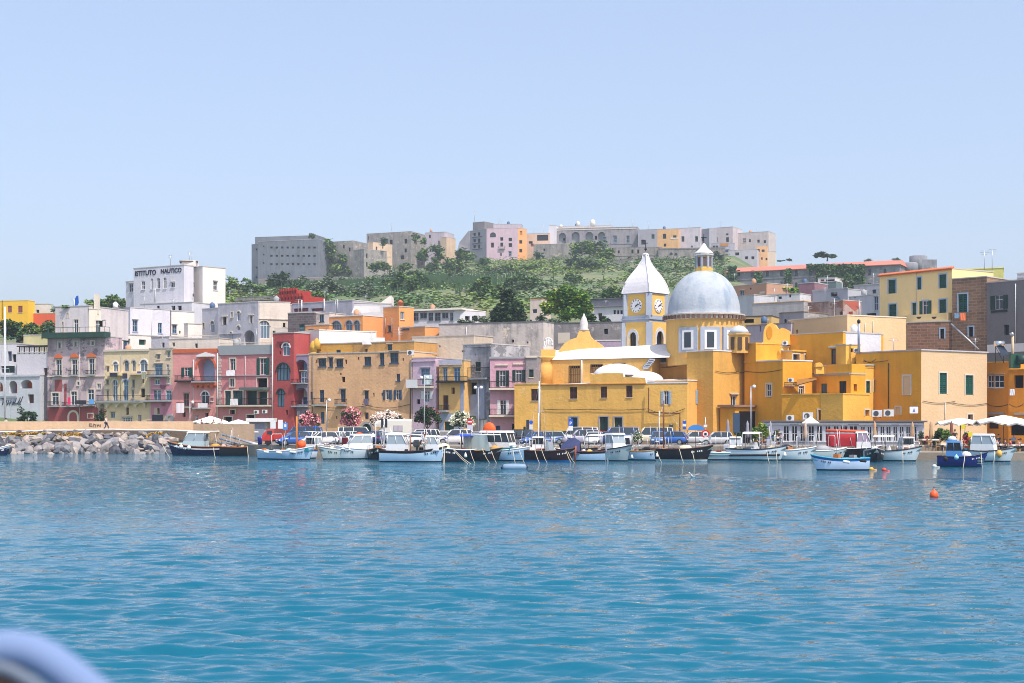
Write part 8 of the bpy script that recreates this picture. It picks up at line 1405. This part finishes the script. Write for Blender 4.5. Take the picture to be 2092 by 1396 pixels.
# painted boat sign, solar tank, chimneys and roof furniture
t = thing('hanging_sign', 'small white hanging sign with a blue sail drawing on the orange wall', 'sign', P(1867, 838, 159.6)); mb = MB(); c = P(1867, 838, 159.4); mb.box(c, (.95, .04, .75), WHITE); mb.build('sign_plate', t); mb = MB(); mb.face([c + Vector(v) for v in ((-.15, -.03, -.22), (.15, -.03, -.22), (.02, -.03, .26))], M(C(96, 110, 180), .6, name='sail_blue')); mb.build('sail_mark', t); mb = MB(); mb.tube([P(1858, 831, 159.6), P(1877, 831, 159.6)], .03, IRON, 5); mb.build('bracket', t)
t = thing('solar_heater', 'silver solar water heater tank with dark panel on the orange restaurant roof', 'water heater', P(2044, 742, 167)); mb = MB(); mb.tube([P(2032, 703, 166.6), P(2051, 702, 166.6)], .34, CHROME, 12); mb.build('tank', t); mb = MB(); mb.face([P(2036, 708, 166.4), P(2050, 706, 166.8), P(2062, 724, 165.6), P(2048, 728, 165.2)], M((.02, .03, .05), .2, name='solar_panel')); mb.build('panel', t); mb = MB(); [mb.tube([P(x, 742, 166.8), P(x, 706, 166.8)], .04, IRON, 5) for x in (2034, 2050)]; mb.tube([P(2034, 709, 166.8), P(2050, 740, 166.8)], .03, IRON, 5); mb.build('frame', t)
t = thing('flue_pipe', 'tan flue pipe with a hood above the orange restaurant', 'flue', P(2068, 742, 166)); mb = MB(); mb.tube([P(2069, 744, 165.5), P(2069, 686, 165.5)], .16, M(C(196, 172, 140), .5, name='tan_metal'), 8); mb.build('pipe', t); mb = MB(); mb.tube([P(2069, 686, 165.5), P(2066, 680, 165.5)], .22, STEEL, 8); mb.build('hood', t)
t = thing('water_tank', 'dark green water tank unit on the orange restaurant roof', 'tank', P(2085, 757, 164.5)); mb = MB(); mb.tube([P(2078, 735, 164), P(2102, 735, 164)], .55, M(C(26, 62, 52), .5, name='tank_green'), 14); mb.build('tank', t); mb = MB(); mb.box(P(2073, 738, 164.6), (1.1, .8, 1.7), M(C(40, 84, 66), .5, name='cabinet_green')); mb.build('cabinet', t)
t = thing('flue_pipe', 'grey metal flue with black cap in front of the white orange-house side wall', 'flue', P(1755, 718, 167)); mb = MB(); mb.tube([P(1754.5, 722, 167.2), P(1754.5, 660, 167.2)], .15, M(C(150, 156, 170), .4, metal=.5, name='grey_metal'), 8); mb.build('pipe', t); mb = MB(); mb.lathe(P(1754.5, 660, 167.2), [(.2, 0), (.2, .3), (.05, .42)], IRON, 8); mb.build('cap', t)
t = thing('solar_heater', 'little dark rooftop water heater on the light grey box house', 'water heater', P(1706, 608, 262)); mb = MB(); mb.tube([P(1698, 602, 262), P(1710, 601, 262)], .4, IRON, 10); mb.build('tank', t); mb = MB(); mb.face([P(1702, 606, 261.5), P(1712, 605, 261.5), P(1718, 613, 260.5), P(1708, 614, 260.5)], M((.02, .03, .05), .2, name='solar_panel')); mb.build('panel', t)
def antenna(px, yb, yt, Y, lab): t = thing('tv_antenna', lab, 'antenna', P(px, yb, Y)); mb = MB(); mb.tube([P(px, yb, Y), P(px, yt, Y)], .04, STEEL, 5); [mb.tube([P(px - w, yt + d, Y), P(px + w, yt + d, Y)], .025, STEEL, 4) for d, w in ((1, 7), (4, 9), (8, 6))]; mb.build('mast', t)
for a in ((2011, 552, 512, 200, 'left tall television antenna above the pale yellow house'), (2027, 552, 509, 200, 'right tall television antenna above the pale yellow house'), (1247, 466, 444, 700, 'thin antenna mast on the abbey roof'), (1025, 459, 446, 700, 'thin antenna on the rose hilltop house'), (1110, 478, 458, 700, 'antenna on the peach hilltop houses'), (1774, 690, 652, 184, 'wire antenna on the pale apricot terrace'), (1060, 730, 704, 180, 'antenna on the pink house beside the church'), (815, 700, 676, 190, 'antenna behind the beige house terrace')): antenna(*a)
spots = [(x, y, Y) for x, y, Y in ((150, 626, 216), (196, 630, 214), (240, 628, 240), (300, 632, 236), (356, 635, 239), (430, 629, 240), (470, 615, 236), (515, 616, 234), (560, 616, 235), (610, 638, 230), (690, 643, 224), (730, 644, 222), (660, 612, 258), (752, 619, 254), (880, 632, 264), (1240, 625, 290), (1500, 578, 302), (1540, 578, 302), (1580, 615, 238), (1610, 599, 268), (1648, 579, 278), (1690, 590, 268), (1720, 590, 266), (1760, 602, 252), (1780, 583, 300), (1690, 613, 232), (1560, 660, 197), (1650, 652, 190), (1700, 648, 187), (1740, 679, 173), (1820, 715, 168), (1990, 715, 168), (660, 703, 198), (760, 697, 196), (820, 697, 193), (480, 706, 204), (530, 706, 203), (400, 711, 208), (260, 717, 212), (330, 712, 210), (800, 472, 728), (886, 473, 724), (1016, 458, 704), (1090, 477, 704), (1180, 462, 712), (1290, 467, 704), (1330, 469, 694), (1362, 468, 694), (1410, 466, 694), (1470, 466, 692), (1530, 476, 690), (1550, 477, 690), (975, 452, 704), (1040, 458, 700))]
for i, (x, y, Y) in enumerate(spots):
    x += random.uniform(-6, 6); b = P(x, y + 1, Y); h_ = random.uniform(1.2, 2.8) * (1 if Y < 400 else 1.8); k_ = i % 3
    if k_ < 2:
        t = thing('roof_antenna', 'thin television antenna standing on one of the flat roofs of the town', 'antenna', b, group='antennas on the town roofs'); mb = MB(); mb.tube([b, b + Vector((0, 0, h_))], .035 if Y < 400 else .08, STEEL, 4); [mb.tube([b + Vector((-w_, 0, h_ * f)), b + Vector((w_, 0, h_ * f))], .022 if Y < 400 else .05, STEEL, 3) for w_, f in ((.45, .98), (.6, .85), (.35, .72))]; mb.build('mast', t)
    else:
        t = thing('roof_tank', 'small pale water tank on one of the flat roofs of the town', 'water tank', b, group='water tanks on the town roofs'); mb = MB(); s_ = 1 if Y < 400 else 1.6; mb.lathe(b, [(.42 * s_, 0), (.45 * s_, .3), (.45 * s_, .75 * s_), (.2 * s_, .9 * s_), (.15 * s_, 1.0 * s_)], random.choice((WHITE, GREYF, M(C(70, 96, 130), .6, name='blue_tank'), MW(C(196, 150, 116), .3))), 10); mb.build('tank', t); mb = MB(); mb.tube([b + Vector((.6, 0, 0)), b + Vector((.6, 0, .5)), b + Vector((.3, 0, .6))], .04, STEEL, 4); mb.build('feed_pipe', t)
# laundry and small balcony things
def cloth(px0, py0, px1, py1, Y, col, lab):
    mb = MB(); n = 7; m = M(col, .9, name='laundry_cloth'); a = [[P(px0 + (px1 - px0) * i / n, py, Y + .05 * math.sin(i * 1.9 + py)) for i in range(n + 1)] for py in np.linspace(py0, py1, 4)]
    mb.loft(a, m, closed=False, caps=False); mb.loft([[q + Vector((0, .03, 0)) for q in r] for r in a[::-1]], m, closed=False, caps=False); tag(mb.build('laundry'), lab, 'laundry')
for a in ((224, 762, 240, 770, 205.2, (.02, .025, .05), 'dark cloth over the left upper ledge of the cream arched house'), (250, 763, 260, 774, 204.8, (.03, .03, .06), 'black cloth beside the rain pipe of the cream arched house'), (280, 759, 288, 763, 204, (.05, .09, .30), 'blue cloth on the upper ledge of the cream arched house'), (289, 760, 298, 775, 204, (.25, .27, .2), 'grey-green towel on the upper ledge of the cream arched house'), (360, 824, 376, 844, 201.5, (.68, .62, .68), 'large pale sheet hanging from the pink house balcony'), (404, 824, 424, 833, 200.6, (.62, .6, .64), 'white washing on the arched pink house balcony'), (462, 757, 480, 768, 200.5, (.7, .68, .72), 'white towel below the upper window of the faded red house'), (470, 815, 486, 828, 199, (.6, .6, .62), 'pale washing on the long red-house balcony'), (744, 815, 753, 828, 190.5, (.10, .09, .16), 'dark clothes below a window of the beige house'), (1962, 640, 1973, 655, 188, (.72, .18, .08), 'orange towel under the brick house shutter'), (1950, 640, 1960, 650, 188, (.16, .28, .42), 'blue cloth under the brick house shutter'), (2063, 795, 2073, 808, 164.6, (.66, .66, .72), 'white cloth below the dark opening of the orange restaurant'), (138, 812, 144, 827, 209.4, (.6, .03, .12), 'small red garment on the grey palazzo balcony'), (182, 816, 192, 826, 208.4, (.10, .3, .62), 'blue washing on the lower right palazzo balcony'), (155, 818, 176, 826, 209, (.02, .02, .03), 'black washing on the lower palazzo balcony'), (866, 766, 882, 786, 186.2, (.5, .62, .66), 'pale striped cloth on the small pink house balcony'), (252, 700, 262, 716, 222, (.3, .4, .62), 'blue striped laundry on the white terrace'), (740, 690, 786, 704, 192, (.74, .73, .72), 'white sheet awning in front of the apricot villa')): cloth(*a)
t = thing('display_stand', 'blue-framed screen and counter at the foot of the cream and pink house', 'stand', P(323, 866, 203)); mb = MB(); mb.box(P(322, 854, 203.4), (1.5, .3, .9), NAVY); mb.build('screen', t); mb = MB(); mb.box(P(322, 863, 203.2), (3.0, .5, .5), M(C(40, 50, 90), .6, name='counter_blue')); mb.build('counter', t)
# gangways and clutter on the quay beyond the navy cruiser
for i, (x0, y0, x1, y1, yy) in enumerate(((452, 888, 540, 912, 166), (448, 896, 520, 916, 165), (470, 892, 545, 916, 164), (440, 902, 500, 921, 163.5))):
    mb = MB(); a, b = P(x0, y0, yy), P(x1, y1, yy - 2); mb.tube([a, b], .10, STEEL, 5); mb.tube([a + Vector((0, .6, 0)), b + Vector((0, .6, 0))], .10, STEEL, 5); [mb.tube([a.lerp(b, f), a.lerp(b, f) + Vector((0, .6, 0))], .05, STEEL, 4) for f in np.linspace(0, 1, 8)]; tag(mb.build('gangway'), 'folded silver gangway ladder propped on the quay behind the navy cruiser', 'gangway', 'gangways stacked behind the navy cruiser')
mb = MB(); q = P(531, 906, 159); q.z = G0; mb.lathe(q, [(.25, 0), (.28, .75), (.3, .8), (.1, .9)], M(C(36, 50, 150), .5, name='bin_blue'), 10); tag(mb.build('litter_bin'), 'blue litter bin left of the red flatbed truck', 'bin')
slabp = [(gx(432, 168), 168), (gx(525, 160), 160), (gx(535, 158.2), 158.2), (gx(420, 166), 166)]
mb = MB(); slab(mb, [(gx(400, 172), 172), (gx(478, 163.5), 163.5), (gx(520, 159.5), 159.5), (gx(545, 163), 163), (gx(470, 176), 176)], -1, 1.0, MW(C(150, 128, 112), .6)); struct(mb, 'quay_ramp')
# ------------------------------------------------------------------ on the water
t = thing('float_buoy', 'orange pear-shaped mooring buoy floating in the open water at right', 'buoy', (gx(1908, dw(1017)), dw(1017), 0)); mb = MB(); mb.lathe((gx(1908, dw(1017)), dw(1017), -.08), [(.05, 0), (.2, .06), (.235, .2), (.20, .36), (.10, .46), (.05, .5), (.045, .55), (.01, .56)], M(C(240, 92, 40), .45, name='orange_plastic'), 20); mb.build('float', t); mb = MB(); c = Vector((gx(1908, dw(1017)), dw(1017), .52)); mb.tube([c + Vector((.035 * math.cos(a), 0, .03 + .035 * math.sin(a))) for a in np.linspace(0, 6.28, 9)], .012, IRON, 4); mb.build('ring', t)
for x, y, m, lab in ((1780, 960.5, M(C(232, 170, 60), .5, name='amber_plastic'), 'small amber float beside the stern of the small white and blue boat'), (1806, 962, M(C(224, 70, 50), .5, name='red_plastic'), 'small red float right of the amber float'), (1909, 954.5, FW, 'white float left of the deep blue fishing boat'), (1419, 975, None, '')):
    if m is None: continue
    Y = dw(y); mb = MB(); mb.lathe((gx(x, Y), Y, -.1), [(.03, 0), (.17, .08), (.2, .2), (.12, .31), (.03, .34)], m, 14); mb.tube([(gx(x, Y) + .15, Y, .02), (gx(x, Y) + .45, Y - .1, 0.0)], .04, m, 5); tag(mb.build('small_buoy'), lab, 'buoy')
Y = dw(958.5); xx = gx(1051, Y); t = thing('tyre_fender', 'big grey cylindrical fender with dark ends floating in front of the boats', 'fender', (xx, Y, 0)); mb = MB(); prf = [(.10, -1.02), (.22, -.98), (.29, -.8), (.32, -.4), (.32, .4), (.29, .8), (.22, .98), (.10, 1.02)]; n = 14
mb.loft([[(xx + z, Y + r * math.cos(2 * math.pi * i / n), .14 + r * math.sin(2 * math.pi * i / n)) for i in range(n)] for r, z in prf], M(C(120, 146, 170), .5, name='grey_rubber')); mb.build('cylinder', t)
for s in (-1, 1): mb = MB(); mb.tube([(xx + s * .95, Y, .12 + .2), (xx + s * 1.1, Y, .12), (xx + s * .95, Y, -.1)], .09, TYRE, 6); mb.build('end_collar', t)
# swimming gull
Y = dw(975); t = thing('gull', 'white gull with dark wing tip swimming left of centre on the calm water', 'gull', (gx(1416, Y), Y, 0), math.radians(200)); GW = M((.75, .75, .74), .7, name='white_feathers')
mb = MB(); mb.loft([[(x, r * math.cos(2 * math.pi * i / 10), z + r * .8 * math.sin(2 * math.pi * i / 10)) for i in range(10)] for x, r, z in ((-.38, .02, .16), (-.26, .08, .11), (-.05, .14, .07), (.12, .13, .08), (.20, .08, .16), (.24, .055, .26), (.28, .06, .32), (.34, .035, .32), (.36, .012, .31))], GW); mb.build('body', t, local=True)
mb = MB(); mb.tube([(.35, 0, .31), (.43, 0, .295)], [.018, .006], M(C(226, 170, 50), .5, name='beak_yellow'), 6); mb.build('beak', t, local=True)
for s in (-1, 1): mb = MB(); mb.loft([[(x, s * (w + .01), z), (x, s * (w + .03), z + .05), (x, s * w * .5, z + .11)] for x, w, z in ((.10, .11, .07), (-.12, .13, .08), (-.35, .05, .13), (-.52, .02, .15))], M((.22, .24, .26), .7, name='grey_feathers'), closed=True); mb.build('wing', t, local=True)
# padded rail of the viewer's own boat, out of focus
t = thing('boat_rail', 'out-of-focus pale blue padded rail arching into the lower left corner', 'boat rail', (gx(30, 1.7), 1.7, gz(1480, 1.7) - .3)); k = 1.7 / F; c = P(32, 1492, 1.7); n = 16
PB = M(C(112, 132, 168), .9, name='pale_blue_padding'); PG = M(C(96, 108, 124), .6, name='grey_piping'); RB = M(C(150, 96, 74), .7, name='russet_wood')
def arc(pts, r, dy, mat, nm): mb = MB(); mb.tube([P(x, y, 1.7 + dy) for x, y in pts], r * k, mat, n); mb.build(nm, t)
arc([(-120, 1352), (-60, 1334), (-20, 1327), (20, 1324), (60, 1330), (95, 1346), (130, 1370), (170, 1401), (215, 1440), (270, 1495)], 38, 0, PB, 'padding'); arc([(-120, 1372), (-60, 1358), (-20, 1358), (25, 1372), (62, 1393), (98, 1420), (140, 1458)], 14, -.02, PG, 'piping')
mb = MB(); q = [(-120, 1375), (-60, 1362), (-20, 1362), (25, 1376), (62, 1397), (98, 1424), (140, 1462), (150, 1560), (-120, 1560)]; slab_ = [P(x, y, 1.69) for x, y in q]; bk_ = [v + Vector((0, .03, 0)) for v in slab_]; mb.face(slab_[::-1], RB); mb.face(bk_, RB); mb.build('inner_panel', t)
mb = MB(); mb.box(c + Vector((0, .05, -.75)), (.22, .06, 1.3), RB); mb.build('support', t)
# ------------------------------------------------------------------ sea haze
HZ = .00017
if HZ:
    hb = MB(); hb.box((0, 480, 62.5), (1900, 1180, 130), WHITE); o = hb.build('haze'); tag(o, kind='stuff'); m = bpy.data.materials.new('sea_haze'); m.use_nodes = True; nt = m.node_tree; nt.nodes.clear(); out = nt.nodes.new('ShaderNodeOutputMaterial'); v = nt.nodes.new('ShaderNodeVolumePrincipled'); v.inputs['Color'].default_value = (.78, .87, 1, 1); v.inputs['Density'].default_value = HZ; v.inputs['Anisotropy'].default_value = 0.0; nt.links.new(v.outputs[0], out.inputs['Volume']); o.data.materials.clear(); o.data.materials.append(m)
